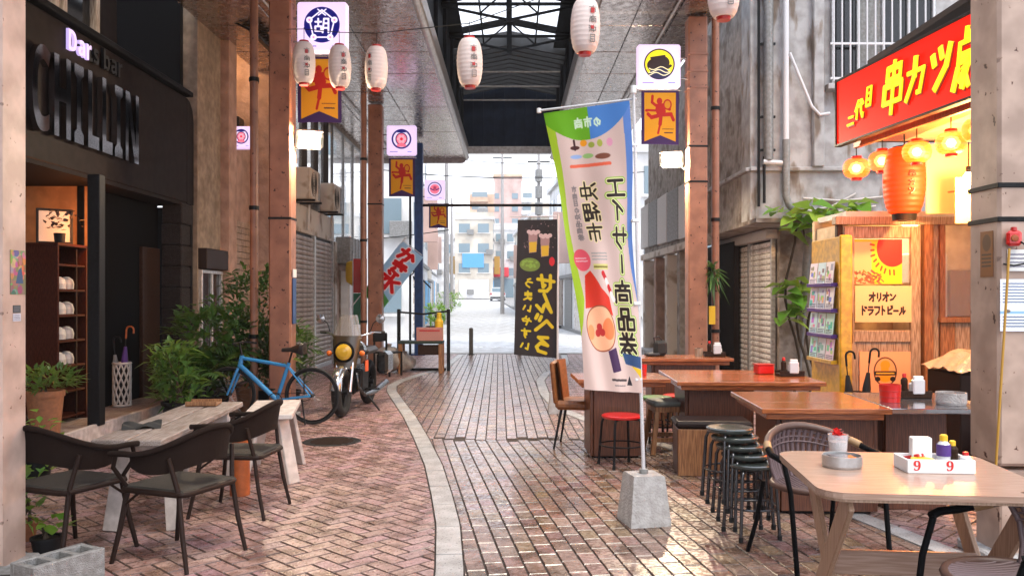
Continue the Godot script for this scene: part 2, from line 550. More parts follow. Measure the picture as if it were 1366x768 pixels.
	mat("wood_red_y", C(0.13, 0.042, 0.017), 0.42, {"tex": "grain", "scale": Vector3(7, 0.3, 7), "coat": 0.15})
	mat("wood_orange_y", C(0.36, 0.17, 0.07), 0.45, {"tex": "grain", "scale": Vector3(6, 0.3, 6)})
	mat("wood_door", C(0.44, 0.345, 0.26), 0.5, {"tex": "grain", "scale": Vector3(6, 0.3, 6)})
	mat("wood_dark", C(0.04, 0.020, 0.012), 0.5, {"tex": "grain", "scale": Vector3(8, 0.9, 8), "spec": 0.25})
	mat("wood_grey", C(0.45, 0.39, 0.365), 0.6, {"tex": "grain", "scale": Vector3(9, 9, 0.25), "detail": "mottle", "scale2": 0.8})
	mat("wood_white", C(0.60, 0.53, 0.49), 0.6, {"tex": "mottle", "scale": 1.5})
	mat("cabinet_brown", C(0.065, 0.017, 0.009), 0.5, {"tex": "grain", "scale": Vector3(9, 0.8, 9), "spec": 0.2})
	mat("cabinet_gold", C(0.74, 0.42, 0.02), 0.3, {"tex": "mottle", "scale": 1.5, "coat": 0.5})
	mat("wicker", C(0.032, 0.018, 0.0135), 0.65, {"tex": "fine", "scale": Vector3(14, 5, 14), "bump": "pits", "depth": 0.6, "spec": 0.25})
	mat("wicker_grey", C(0.11, 0.095, 0.075), 0.6, {"tex": "weave", "scale": 5.0, "bump": "pits", "depth": 0.8})
	mat("rattan", C(0.12, 0.065, 0.05), 0.45, {"tex": "fine", "scale": Vector3(20, 6, 20)})
	mat("rattan_pale", C(0.42, 0.26, 0.13), 0.45, {"tex": "fine", "scale": 10.0})
	mat("frame_brown", C(0.026, 0.0145, 0.011), 0.5, {"tex": "fine", "scale": 5.0, "spec": 0.28})
	mat("seat_brown", C(0.30, 0.105, 0.03), 0.45, {"tex": "mottle", "scale": 3.0})
	mat("cushion_dark", C(0.022, 0.015, 0.014), 0.5, {"tex": "fine", "scale": 5.0, "spec": 0.25})
	mat("cushion_grey", C(0.16, 0.17, 0.15), 0.6, {"tex": "fine", "scale": 5.0})
	mat("red_plastic", C(0.60, 0.012, 0.010), 0.3, {"coat": 0.4})
	mat("red_deep", C(0.42, 0.015, 0.012), 0.35)
	mat("green_vinyl", C(0.06, 0.20, 0.035), 0.4)
	mat("orange_vinyl", C(0.42, 0.10, 0.02), 0.5, {"tex": "mottle", "scale": 3.0})
	mat("orange_red", C(0.70, 0.10, 0.02), 0.5)
	mat("yellow", C(0.75, 0.47, 0.02), 0.45)
	mat("purple", C(0.08, 0.03, 0.20), 0.4)
	mat("white", C(0.78, 0.77, 0.76), 0.5)
	mat("off_white", C(0.62, 0.58, 0.55), 0.6, {"tex": "fine", "scale": 4.0})
	mat("grey", C(0.27, 0.27, 0.265), 0.7, {"tex": "mottle", "scale": 2.0})
	mat("base_grey", C(0.43, 0.415, 0.41), 0.85, {"tex": "mottle", "scale": 1.8, "bump": "bumps", "depth": 0.3})
	mat("block_grey", C(0.34, 0.33, 0.315), 0.92, {"tex": "mottle", "scale": 2.2, "bump": "pits", "depth": 0.5})
	mat("terracotta", C(0.30, 0.12, 0.05), 0.7, {"tex": "mottle", "scale": 3.0})
	mat("soil", C(0.02, 0.014, 0.01), 0.95)
	mat("leaf_dark", C(0.030, 0.085, 0.016), 0.45, {"back": C(0.10, 0.16, 0.03)})
	mat("leaf_mid", C(0.04, 0.11, 0.022), 0.4, {"back": C(0.16, 0.25, 0.04)})
	mat("leaf_bright", C(0.11, 0.27, 0.03), 0.35, {"back": C(0.3, 0.4, 0.06)})
	mat("leaf_lime", C(0.26, 0.38, 0.05), 0.35, {"back": C(0.3, 0.4, 0.06)})
	mat("stem", C(0.06, 0.04, 0.022), 0.8, {"tex": "fine", "scale": 5.0})
	mat("lantern_white", C(0.72, 0.62, 0.59), 0.6, {"back": C(0.3, 0.28, 0.26)})
	mat("lantern_red", C(0.62, 0.022, 0.002), 0.6, {"emit": C(1.0, 0.075, 0.0), "power": 0.30})
	mat("lantern_ball", C(0.75, 0.13, 0.01), 0.6, {"emit": C(1.0, 0.20, 0.01), "power": 0.34, "alpha": 0.62})
	mat("lantern_glow_shell", C(0.9, 0.6, 0.2), 0.6, {"emit": C(1.0, 0.62, 0.16), "power": 1.1, "alpha": 0.5})
	mat("lantern_bulb", C(1, 0.9, 0.7), 0.6, {"emit": C(1.0, 0.85, 0.5), "power": 5.0})
	mat("bulb", C(1, 0.9, 0.75), 0.5, {"emit": C(1.0, 0.72, 0.38), "power": 14.0})
	mat("flood_glow", C(1, 1, 0.95), 0.5, {"emit": C(1.0, 0.94, 0.72), "power": 16.0})
	mat("led_strip", C(1, 0.7, 0.3), 0.5, {"emit": C(1.0, 0.52, 0.16), "power": 1.6})
	mat("sign_red", C(0.70, 0.008, 0.003), 0.55, {"emit": C(0.95, 0.010, 0.002), "power": 0.30}).metallic_specular = 0.2
	mat("sign_yellow", C(0.9, 0.75, 0.02), 0.3, {"emit": C(1.0, 0.80, 0.01), "power": 0.42})
	mat("sign_violet", C(0.5, 0.4, 0.7), 0.3, {"emit": C(0.55, 0.42, 0.85), "power": 0.35})
	mat("headlamp_yellow", C(0.55, 0.33, 0.02), 0.12, {"coat": 1.0})
	mat("smoke_screen", C(0.25, 0.22, 0.2), 0.08, {"alpha": 0.30})
	mat("clear_plastic", C(0.85, 0.85, 0.88), 0.1, {"alpha": 0.25})
	mat("bag_plastic", C(0.55, 0.50, 0.46), 0.4, {"tex": "mottle", "scale": 3.0, "bump": "bumps", "depth": 1.5})
	mat("amber", C(0.7, 0.14, 0.01), 0.25, {"coat": 0.8})
	mat("warm_wall", C(0.60, 0.46, 0.30), 0.7, {"tex": "mottle", "scale": 0.6})
	mat("warm_orange", C(0.55, 0.25, 0.09), 0.7, {"tex": "mottle", "scale": 0.6})
	mat("foil", C(0.7, 0.6, 0.42), 0.25, {"bump": "bumps", "depth": 1.5, "scale": 3.0, "coat": 0.6})
	mat("tile_tan", w, 0.45, {"vc": true, "tex": "mottle", "scale": 1.5, "world": true})
	mat("cloth_dark", C(0.018, 0.018, 0.017), 0.8)
	mat("car_white", C(0.75, 0.75, 0.76), 0.2, {"coat": 0.8})

# ------------------------------------------------------------------ pavement
func smooth_line(p: Array, step := 6) -> PackedVector2Array:
	var c := Curve2D.new()
	for i in p.size():
		var a: Vector2 = p[maxi(i - 1, 0)]
		var b: Vector2 = p[mini(i + 1, p.size() - 1)]
		c.add_point(p[i], -(b - a) / 6.0, (b - a) / 6.0)
	var out := PackedVector2Array()
	var l := c.get_baked_length()
	var n := int(l / 0.12)
	for i in n + 1:
		out.append(c.sample_baked(l * i / n))
	return out

func shifted(p: PackedVector2Array, o: float) -> PackedVector2Array:
	var out := PackedVector2Array()
	for i in p.size():
		var t := (p[mini(i + 1, p.size() - 1)] - p[maxi(i - 1, 0)]).normalized()
		out.append(p[i] + Vector2(t.y, -t.x) * o)
	return out

func paver(st: SurfaceTool, pts: PackedVector2Array, ctr: Vector2, y: float, tone: Color, lip := 0.003) -> void:
	# pts in (x, z) round ctr
	var n := pts.size()
	var inner := PackedVector2Array()
	for p in pts:
		var r := p.length()
		inner.append(p * maxf(0.0, 1.0 - lip * 1.4 / maxf(r, 0.02)))
	st.set_color(tone)
	var o := Vector3(ctr.x, y, ctr.y)
	var tx := rf(-0.012, 0.012)
	var tz := rf(-0.012, 0.012)
	var up := Vector3(-tx, 1.0, -tz).normalized()
	var top := []
	for p in inner:
		top.append(o + Vector3(p.x, p.x * tx + p.y * tz, p.y))
	for i in range(1, n - 1):
		tri(st, top[0], top[i], top[i + 1], up, up, up)
	for i in n:
		var a := pts[i]
		var b := pts[(i + 1) % n]
		var m := (a + b).normalized()
		var nn := Vector3(m.x, 0.9, m.y).normalized()
		st.set_color(Color(0.15, 0.098, 0.082))
		quad(st, o + Vector3(a.x, -0.007, a.y), o + Vector3(b.x, -0.007, b.y), top[(i + 1) % n], top[i], nn)

func tone_of(kind: int) -> Color:
	var k := rf(0.82, 1.14)
	if rng.randf() < 0.10:
		k *= rf(0.74, 0.9)
	if kind == 0:
		return Color(0.44 * k, (0.270 + rf(-0.018, 0.022)) * k, (0.255 + rf(-0.018, 0.022)) * k)
	return Color(0.34 * k, (0.218 + rf(-0.02, 0.025)) * k, (0.168 + rf(-0.02, 0.025)) * k)

func lay(called: String, label: String, list: Array, region: PackedVector2Array, kind: int, m: Material) -> void:
	# list: [centre (x, d), direction, length, width]
	var root := Node3D.new()
	root.name = numbered(called)
	add_child(root)
	meta(root, label, "", "", "structure")
	list.sort_custom(func(a, b): return a[0].y < b[0].y)
	var rest := mb()
	var kept := 0
	var kinds := []
	var big := Vector2(0.0975, 0.0475)
	for k in 12:
		var st := mb()
		var h: Vector2 = Vector2(list[0][2] * 0.5 - 0.0055, list[0][3] * 0.5 - 0.0055)
		paver(st, PackedVector2Array([Vector2(-h.x, -h.y), Vector2(h.x, -h.y), Vector2(h.x, h.y), Vector2(-h.x, h.y)]), Vector2.ZERO, 0.0, tone_of(kind))
		kinds.append(st.commit())
	for e in list:
		var c: Vector2 = e[0]
		var d: Vector2 = e[1]
		var s := Vector2(-d.y, d.x)
		var hl: float = e[2] * 0.5 - 0.0055
		var hw: float = e[3] * 0.5 - 0.0055
		var q := PackedVector2Array([c - d * hl - s * hw, c + d * hl - s * hw, c + d * hl + s * hw, c - d * hl + s * hw])
		var n := 0
		for p in q:
			if Geometry2D.is_point_in_polygon(p, region):
				n += 1
		if n == 0:
			continue
		var y := rf(-0.0011, 0.0011)
		var px: float = 683.0 + c.x * 1150.0 / c.y
		if n == 4 and kept < 300 and c.y > 4.62 and px > -20 and px < 1386:
			kept += 1
			var o := inst("brick", kinds[rng.randi() % 12], m, root)
			o.position = Vector3(c.x, y, -c.y)
			o.rotation = Vector3(rf(-0.006, 0.006), atan2(d.y, d.x) + (PI if rng.randf() < 0.5 else 0.0), rf(-0.006, 0.006))
			continue
		var bits: Array = [q] if n == 4 else Geometry2D.intersect_polygons(q, region)
		for b in bits:
			var m2 := Vector2.ZERO
			for p in b:
				m2 += p
			m2 /= b.size()
			var loc := PackedVector2Array()
			for p in b:
				loc.append(Vector2(p.x - m2.x, -(p.y - m2.y)))
			paver(rest, loc, Vector2(m2.x, -m2.y), y, tone_of(kind))
	var o := obj("brick_field", rest, m, root)
	o.set_meta("kind", "stuff")

func herring(x0: float, x1: float, d0: float, d1: float) -> Array:
	var out := []
	var W := 0.106
	var r := 0.70710678
	for k in range(-400, 400):
		for l in range(-120, 120):
			for f in 2:
				var c := Vector2(k + 4 * l + 1.0, k + 0.5) if f == 0 else Vector2(2 + k + 4 * l + 0.5, k)
				c = Vector2((c.x - c.y) * r, (c.x + c.y) * r) * W
				c.y += 10.0
				if c.x > x0 and c.x < x1 and c.y > d0 and c.y < d1 and absf(c.x) < c.y * 0.68 + 0.8:
					out.append([c, Vector2(r, r) if f == 0 else Vector2(-r, r), 2.0 * W, W])
	return out

func bond(x0: float, x1: float, d0: float, d1: float, slope: float, ang: float) -> Array:
	var out := []
	var dir := Vector2(sin(ang), cos(ang))
	var s := Vector2(dir.y, -dir.x)
	var o := Vector2(0.0, 9.0)
	for i in range(-70, 70):
		for j in range(-90, 90):
			var c := o + s * (i * 0.11) + dir * (j * 0.2 + (0.1 if posmod(i, 2) == 1 else 0.0) + 0.02 * sin(i * 3.7))
			if c.x > x0 and c.x < x1 and c.y > d0 and c.y < d1 and absf(c.x) < c.y * 0.68 + 0.8:
				out.append([c, dir, 0.2, 0.11])
	return out

func kerb(called: String, label: String, line: PackedVector2Array) -> void:
	var root := Node3D.new()
	root.name = numbered(called)
	add_child(root)
	meta(root, label, "", "", "structure")
	var a := shifted(line, -0.075)
	var b := shifted(line, 0.075)
	var step := 5
	var i := 0
	while i + step < line.size():
		var pts := PackedVector2Array()
		var ctr := Vector2.ZERO
		for k in range(0, step + 1):
			pts.append(a[i + k])
		for k in range(step, -1, -1):
			pts.append(b[i + k])
		# a thin joint between stones
		var t := (line[i + 1] - line[i]).normalized() * 0.006
		pts[0] += t
		pts[pts.size() - 1] += t
		t = (line[i + step] - line[i + step - 1]).normalized() * 0.006
		pts[step] -= t
		pts[step + 1] -= t
		for p in pts:
			ctr += p
		ctr /= pts.size()
		var st := mb()
		var g := rf(0.46, 0.58)
		st.set_color(Color(g, g * 0.97, g * 0.95))
		var y := rf(0.0015, 0.0045)
		for k in step:
			var q := [pts[k], pts[k + 1], pts[pts.size() - 2 - k], pts[pts.size() - 1 - k]]
			var w := []
			for p in q:
				w.append(Vector3(p.x - ctr.x, y, -(p.y - ctr.y)))
			quad(st, w[0], w[1], w[2], w[3], Vector3.UP)
		for k in pts.size():
			var p: Vector2 = pts[k] - ctr
			var q2: Vector2 = pts[(k + 1) % pts.size()] - ctr
			var e := (q2 - p).normalized()
			var n := Vector3(e.y, 0, e.x)
			if n.dot(Vector3((p + q2).x, 0, -(p + q2).y)) < 0.0:
				n = -n
			quad(st, Vector3(p.x, y, -p.y), Vector3(q2.x, y, -q2.y), Vector3(q2.x, -0.01, -q2.y), Vector3(p.x, -0.01, -p.y), n)
		var o := obj("kerb_stone", st, M.granite, root)
		o.position = V(ctr.x, 0, ctr.y)
		i += step

func flat(st: SurfaceTool, pts: PackedVector2Array, y: float) -> void:
	var idx := Geometry2D.triangulate_polygon(pts)
	for i in range(0, idx.size(), 3):
		tri(st, V(pts[idx[i]].x, y, pts[idx[i]].y), V(pts[idx[i + 1]].x, y, pts[idx[i + 1]].y), V(pts[idx[i + 2]].x, y, pts[idx[i + 2]].y), Vector3.UP, Vector3.UP, Vector3.UP)

func build_ground() -> void:
	var st := mb()
	flat(st, PackedVector2Array([Vector2(-700, -700), Vector2(700, -700), Vector2(700, 900), Vector2(-700, 900)]), -0.03)
	struct("ground", st, M.pave_grey, "grey paved ground round the arcade")
	st = mb()
	flat(st, PackedVector2Array([Vector2(-8, 0), Vector2(8, 0), Vector2(8, 22.6), Vector2(-8, 22.6)]), -0.010)
	struct("pavement_bed", st, M.mortar, "dark mortar bed showing between the bricks")
	var L := smooth_line([Vector2(-0.28, 3.2), Vector2(-0.34, 4.7), Vector2(-0.42, 5.66), Vector2(-0.53, 6.5), Vector2(-0.70, 7.67), Vector2(-0.955, 9.08), Vector2(-1.29, 10.8), Vector2(-1.62, 12.3), Vector2(-1.90, 13.6), Vector2(-2.02, 14.5), Vector2(-1.97, 15.3), Vector2(-1.82, 16.2), Vector2(-1.55, 17.5), Vector2(-1.4, 19), Vector2(-1.3, 22.4)])
	var R := smooth_line([Vector2(2.78, 3.2), Vector2(2.64, 4.7), Vector2(2.46, 5.5), Vector2(2.1, 7), Vector2(1.6, 8.5), Vector2(1.05, 10), Vector2(0.62, 11.5), Vector2(0.5, 13.3), Vector2(0.5, 15.3), Vector2(0.66, 16.7), Vector2(0.96, 17.8), Vector2(1.2, 19.2), Vector2(1.35, 22.4)])
	var left := shifted(L, -0.085)
	left.append(Vector2(-6.2, 22.4))
	left.append(Vector2(-6.2, 3.2))
	lay("brick_walkway", "red brown herringbone brick walkway along the left shops", herring(-6.3, -0.1, 3.3, 22.5), left, 0, M.brick_red)
	var right := shifted(R, 0.085)
	right.append(Vector2(6.2, 22.4))
	right.append(Vector2(6.2, 3.2))
	lay("brick_terrace", "red brown herringbone brick terrace in front of the right shops", herring(0.4, 6.3, 3.3, 22.5), right, 0, M.brick_red)
	var mid := shifted(L, 0.085)
	var back := shifted(R, -0.085)
	back.reverse()
	mid.append_array(back)
	var near := bond(-2.2, 3.2, 3.3, 9.0, 0.0, -0.135)
	near.append_array(bond(-2.3, 3.2, 9.1, 22.5, 0.0, -0.015))
	lay("brick_lane", "winding lane of worn pale red bricks down the middle", near, mid, 1, M.brick_lane)
	kerb("kerb_strip", "pale granite kerb strip curving along the left of the lane", L)
	kerb("kerb_strip", "pale granite kerb strip curving along the right of the lane", R)
	# a manhole cover in the walkway
	var mh := thing("manhole_cover", "round rusty manhole cover in the bricks by the white bench", "manhole cover", V(-1.86, 0.0, 8.9))
	lpart(mh, "rim", M.iron, [Vector2(0.0, 0.0035), Vector2(0.24, 0.0035), Vector2(0.25, 0.006), Vector2(0.29, 0.006), Vector2(0.30, 0.0)], Vector3.ZERO, 32)
	st = mb()
	for i in 7:
		bx(st, Vector3(0, 0.0055, -0.18 + i * 0.06), Vector3(2.0 * sqrt(0.0529 - pow(-0.18 + i * 0.06, 2)) * 0.95, 0.005, 0.025), 0.001)
	obj("rib", st, M.wood_dark, mh)
	# threshold and road beyond the arcade
	st = mb()
	bx(st, V(-0.2, -0.004, 22.72), Vector3(9.0, 0.028, 0.34), 0.004)
	struct("threshold_kerb", st, M.granite_flat, "pale stone kerb where the bricks end")
	st = mb()
	var prof := [[22.9, 0.0], [40.0, 0.0], [70.0, 0.52], [110.0, 1.25], [140.0, 1.7]]
	for i in prof.size() - 1:
		var d0: float = prof[i][0]
		var d1: float = prof[i + 1][0]
		for e in [[-40.0, 40.0]] if i == 0 else [[-9.0, 9.0]]:
			quad(st, V(e[0], prof[i][1], d0), V(e[1], prof[i][1], d0), V(e[1], prof[i + 1][1], d1), V(e[0], prof[i + 1][1], d1), Vector3(0, 1, 0.015).normalized())
	struct("road", st, M.asphalt, "pale grey road running away from the arcade")
	st = mb()
	quad(st, V(-2.5, 0.004, 25.2), V(2.9, 0.004, 25.2), V(2.9, 0.004, 25.6), V(-2.5, 0.004, 25.6), Vector3.UP)
	quad(st, V(-3.2, 0.004, 40), V(-3.05, 0.004, 40), V(-2.3, 0.004, 26), V(-2.45, 0.004, 26), Vector3.UP)
	quad(st, V(1.35, 0.004, 40), V(1.5, 0.004, 40), V(2.5, 0.004, 26), V(2.35, 0.004, 26), Vector3.UP)
	struct("road_markings", st, M.white_line, "worn white lines on the road")
	for s in [-1.0, 1.0]:
		var sp := thing("pavement_edge", ("raised pavement along the left of the far road" if s < 0 else "raised pavement along the right of the far road"), "pavement")
		sp.set_meta("kind", "structure")
		sp.remove_meta("category")
		st = mb()
		for i in range(1, prof.size() - 1):
			var d0: float = prof[i][0]
			var d1: float = prof[i + 1][0]
			var m0: float = -0.055 * (d0 - 22.0)
			var m1: float = -0.055 * (d1 - 22.0)
			var x0: float = m0 + s * 2.6
			var x1: float = m1 + s * 2.6
			quad(st, V(x0, prof[i][1] + 0.13, d0), V(x0 + s * 3, prof[i][1] + 0.13, d0), V(x1 + s * 3, prof[i + 1][1] + 0.13, d1), V(x1, prof[i + 1][1] + 0.13, d1), Vector3.UP)
			quad(st, V(x0, prof[i][1] + 0.13, d0), V(x1, prof[i + 1][1] + 0.13, d1), V(x1, prof[i + 1][1], d1), V(x0, prof[i][1], d0), Vector3(-s, 0, 0))
		obj("kerb_slab", st, M.pave_grey, sp)

# ------------------------------------------------------------------ arcade
func column(x: float, d: float, w: float, h: float, label: String, m: Material, straps: Array, h0 := 0.0) -> Node3D:
	var o := thing("arcade_column", label, "column", V(x, 0, d), 0, "columns of the arcade")
	bpart(o, "shaft", m, Vector3(0, (h + h0) / 2, 0), Vector3(w, h - h0, w), 0.018)
	bpart(o, "foot", M.base_grey, Vector3(0, 0.03, 0), Vector3(w + 0.1, 0.06, w + 0.1), 0.01)
	if h0 > 0.0:
		bpart(o, "stub", m, Vector3(0, h0 / 2 - 0.02, 0), Vector3(w - 0.05, h0 - 0.01, w - 0.05), 0.01)
	for y in straps:
		bpart(o, "strap", m if y > 4.0 else M.iron, Vector3(0, y, 0), Vector3(w + 0.012, 0.028, w + 0.012), 0.003)
	return o

func downpipe(x: float, d: float, h: float, r: float, m: Material, label: String) -> void:
	var o := thing("downpipe", label, "pipe", V(x, 0, d), 0, "downpipes beside the arcade columns")
	tpart(o, "pipe", m, [Vector3(0, 0, 0), Vector3(0, h, 0)], r, 10)
	for y in [1.0, 2.6, 4.2]:
		var st := mb()
		tube(st, [Vector3(0, y - 0.025, 0), Vector3(0, y + 0.025, 0)], r + 0.012, 10)
		bx(st, Vector3(0.0, y, -r - 0.05), Vector3(0.03, 0.03, 0.1), 0.003)
		obj("clip", st, M.iron, o)

func canopy(s: float, x0: float, x1: float, start: float, label: String) -> void:
	# the low roof over one side: soffit panels, gutter lip, end plate
	var o := thing("arcade_canopy", label, "canopy")
	var H := 5.48
	var d := start
	var mid := (start + 25.0) / 2.0
	while d < 24.9:
		var l := minf(1.36, 25.0 - d)
		var n := 3
		for k in n:
			var a := lerpf(x0, x1, float(k) / n)
			var b := lerpf(x0, x1, float(k + 1) / n)
			bpart(o, "soffit_panel", M.soffit, V((a + b) / 2, H + 0.02 + rf(0, 0.006), d + l / 2), Vector3(absf(b - a) - 0.012, 0.03, l - 0.012), 0.005)
		d += 1.37
	bpart(o, "backing", M.roof_dark, V((x0 + x1) / 2, H + 0.12, mid), Vector3(absf(x1 - x0), 0.14, 25.0 - start), 0.0)
	tpart(o, "gutter", M.gutter_steel, [V(x0 - s * 0.02, H + 0.06, start), V(x0 - s * 0.02, H + 0.06, 25.06)], 0.075, 10)
	bpart(o, "fascia", M.gutter_steel, V(x0 - s * 0.045, H + 0.27, mid), Vector3(0.03, 0.30, 25.0 - start), 0.005)
	var cap := mb()
	var pl := PackedVector2Array()
	for i in 7:
		var t := PI / 2 * i / 6
		pl.append(Vector2(x0 + s * 0.14 - s * 0.14 * sin(t), H - 0.12 + 0.14 - 0.14 * cos(t)))
	pl.append(Vector2(x0, H + 0.35))
	pl.append(Vector2(x1, H + 0.35))
	pl.append(Vector2(x1, H - 0.12))
	prism(cap, pl, 0.06, Transform3D(Basis(), V(0, 0, 25.05)))
	obj("end_plate", cap, M.gutter_steel, o)
	# conduit under the soffit
	tpart(o, "conduit", M.gutter_steel, [V(lerpf(x0, x1, 0.62), H - 0.035, 8.6), V(lerpf(x0, x1, 0.62), H - 0.035, 24.8)], 0.022, 6)

func build_arcade() -> void:
	canopy(-1.0, -1.33, -4.55, -2.36, "silvery panelled canopy over the left side of the arcade")  # starts behind the camera; the part out of view shades the left side
	canopy(1.0, 1.19, 2.90, 8.6, "silvery panelled canopy over the right side of the arcade")
	# raised middle roof
	var rf0 := thing("arcade_roof", "raised middle roof of the arcade with glazed ridge and dark steel trusses", "roof")
	var EV := 7.45
	var PK := 7.72
	for s in [-1.0, 1.0]:
		var x: float = -1.40 if s < 0 else 1.28
		bpart(rf0, "side_wall", M.roof_dark, V(x + s * 0.06, 6.62, 16.8), Vector3(0.08, 1.72, 16.4), 0.0)
		for k in 8:
			bpart(rf0, "post", M.roof_dark, V(x + s * 0.0, 6.6, 9.6 + k * 2.05), Vector3(0.10, 1.7, 0.10), 0.004)
	var cx := -0.06
	for k in 11:
		var d := 8.7 + k * 1.07
		for s in [-1.0, 1.0]:
			var st := mb()
			var a := V(cx + s * 0.03, PK, d + 0.02)
			var b := V(cx + s * 1.36, EV, d + 0.02)
			var c := V(cx + s * 1.36, EV, d + 1.05)
			var e := V(cx + s * 0.03, PK, d + 1.05)
			quad(st, a, b, c, e, Vector3(s * 0.2, 0.98, 0))
			obj("glass_panel", st, M.roof_pane, rf0)
	for k in range(0, 12, 2):
		var d := 8.7 + k * 1.07
		var st := mb()
		for s in [-1.0, 1.0]:
			bar(st, V(cx, PK - 0.03, d), V(cx + s * 1.36, EV - 0.03, d), 0.12, 0.14, 0.0, Vector3.BACK)
			if k % 2 == 0:
				bar(st, V(cx, EV - 0.42, d), V(cx + s * 1.34, EV - 0.14, d), 0.045, 0.05, 0.0, Vector3.BACK)
				bar(st, V(cx + s * 0.08, PK - 0.12, d), V(cx + s * 0.62, EV - 0.32, d), 0.03, 0.03, 0.0, Vector3.BACK)
		if k % 2 == 0:
			bar(st, V(cx - 1.36, EV - 0.10, d), V(cx + 1.36, EV - 0.10, d), 0.05, 0.07, 0.0, Vector3.BACK)
			bar(st, V(cx, PK, d), V(cx, EV - 0.46, d), 0.11, 0.08, 0.0, Vector3.BACK)
		obj("truss", st, M.roof_dark, rf0)
	for s in [-1.0, 1.0]:
		bpart(rf0, "eave_sheet", M.roof_dark, V(cx + s * 1.22, EV + 0.0, 14.6), Vector3(0.34, 0.05, 12.0), 0.0)
	for x in [-0.62, 0.62]:
		var h := PK - (PK - EV) * absf(x) / 1.36 - 0.012
		bpart(rf0, "purlin", M.roof_dark, V(cx + x, h, 15.2), Vector3(0.035, 0.04, 13.0), 0.0)
	bpart(rf0, "ridge_beam", M.roof_dark, V(cx, PK + 0.0, 15.2), Vector3(0.12, 0.09, 13.0), 0.0)
	# the solid end of the roof, ribbed underneath
	for s in [-1.0, 1.0]:
		var st := mb()
		for k in 11:
			var d := 20.72 + k * 0.4
			bar(st, V(cx, PK - 0.02, d), V(cx + s * 1.4, EV - 0.02, d), 0.36, 0.05, 0.02, Vector3.BACK)
		obj("ribbed_sheet", st, M.ribbed, rf0)
	for k in 3:
		bpart(rf0, "tie_rod", M.gutter_steel, V(cx, 7.3 - 0.16 * k, 22.3 + k * 0.9), Vector3(2.7, 0.035, 0.035), 0.004)
	# dark end wall over the way out
	var ew := thing("end_gable", "dark blue sheet gable closing the roof above the way out", "gable wall")
	for k in 9:
		bpart(ew, "panel", M.end_panel, V(-1.28 + k * 0.305, 6.75, 25.0), Vector3(0.303, 1.86, 0.06), 0.006)
	bpart(ew, "backing", M.end_panel, V(-0.06, 6.76, 25.1), Vector3(2.9, 1.95, 0.08), 0.0)
	bpart(ew, "beam", M.gutter_steel, V(-0.06, 5.72, 24.95), Vector3(2.7, 0.20, 0.2), 0.01)
	# columns
	column(-2.83, 4.68, 0.25, 7.2, "pale pink steel column with a bright sticker, at the near left", M.column_pale, [])
	column(-2.83, 10.62, 0.27, 5.46, "salmon column between the potted bushes and the left shutters", M.column_paint, [5.1, 4.7, 2.45])
	column(-2.83, 17.9, 0.29, 5.46, "salmon column beside the heap of plastic bags", M.column_paint, [3.4])
	column(2.87, 4.96, 0.31, 7.2, "pale pink steel column with white notices, right of the square table", M.column_near, [2.12, 1.93], 0.55)
	column(2.63, 12.3, 0.27, 5.46, "salmon column behind the dark wooden tables on the right", M.column_paint, [4.92, 4.68, 4.45, 3.62, 3.12])
	var bc := thing("blue_column", "deep blue steel column where the arcade ends", "column", V(-2.38, 0, 22.0), 0, "columns of the arcade")
	bpart(bc, "shaft", M.blue_paint, Vector3(0, 2.7, 0), Vector3(0.21, 5.4, 0.21), 0.01)
	bpart(bc, "base_plate", M.blue_paint, Vector3(0, 0.02, 0), Vector3(0.36, 0.04, 0.36), 0.005)
	tpart(bc, "conduit", M.iron, [Vector3(-0.22, 0, 0.02), Vector3(-0.22, 4.6, 0.02)], 0.03, 8)
	downpipe(-3.22, 10.75, 5.5, 0.05, M.column_paint, "thin salmon downpipe left of the column by the bushes")
	downpipe(-2.93, 17.0, 5.5, 0.06, M.column_paint, "thin salmon downpipe left of the column by the bags")
	downpipe(2.93, 12.4, 5.5, 0.055, M.column_paint, "thin salmon downpipe right of the column behind the dark tables")
	# steel tie and wires at the way out
	var tie := thing("tie_bar", "thin brown steel bar spanning the way out", "bar")
	tpart(tie, "bar", M.frame_brown, [V(-2.3, 3.82, 22.0), V(2.9, 3.82, 22.0)], 0.035, 8)
	var wi := thing("overhead_wires", "thin black wires crossing the open street beyond the arcade", "wires")
	for e in [[-3.0, 6.4, 30.0, 4.0, 6.3, 30.0], [-4.5, 5.5, 27.0, 4.0, 5.25, 26.0], [-8.0, 3.4, 26.0, -1.9, 3.5, 26.0], [-7.0, 8.4, 40.0, 5.0, 8.6, 40.0], [-7.0, 7.6, 42.0, 5.0, 7.5, 42.0]]:
		var pts := []
		for i in 9:
			var t := i / 8.0
			pts.append(V(lerpf(e[0], e[3], t), lerpf(e[1], e[4], t) - 0.25 * sin(PI * t), lerpf(e[2], e[5], t)))
		tpart(wi, "wire", M.iron, pts, 0.014, 5)

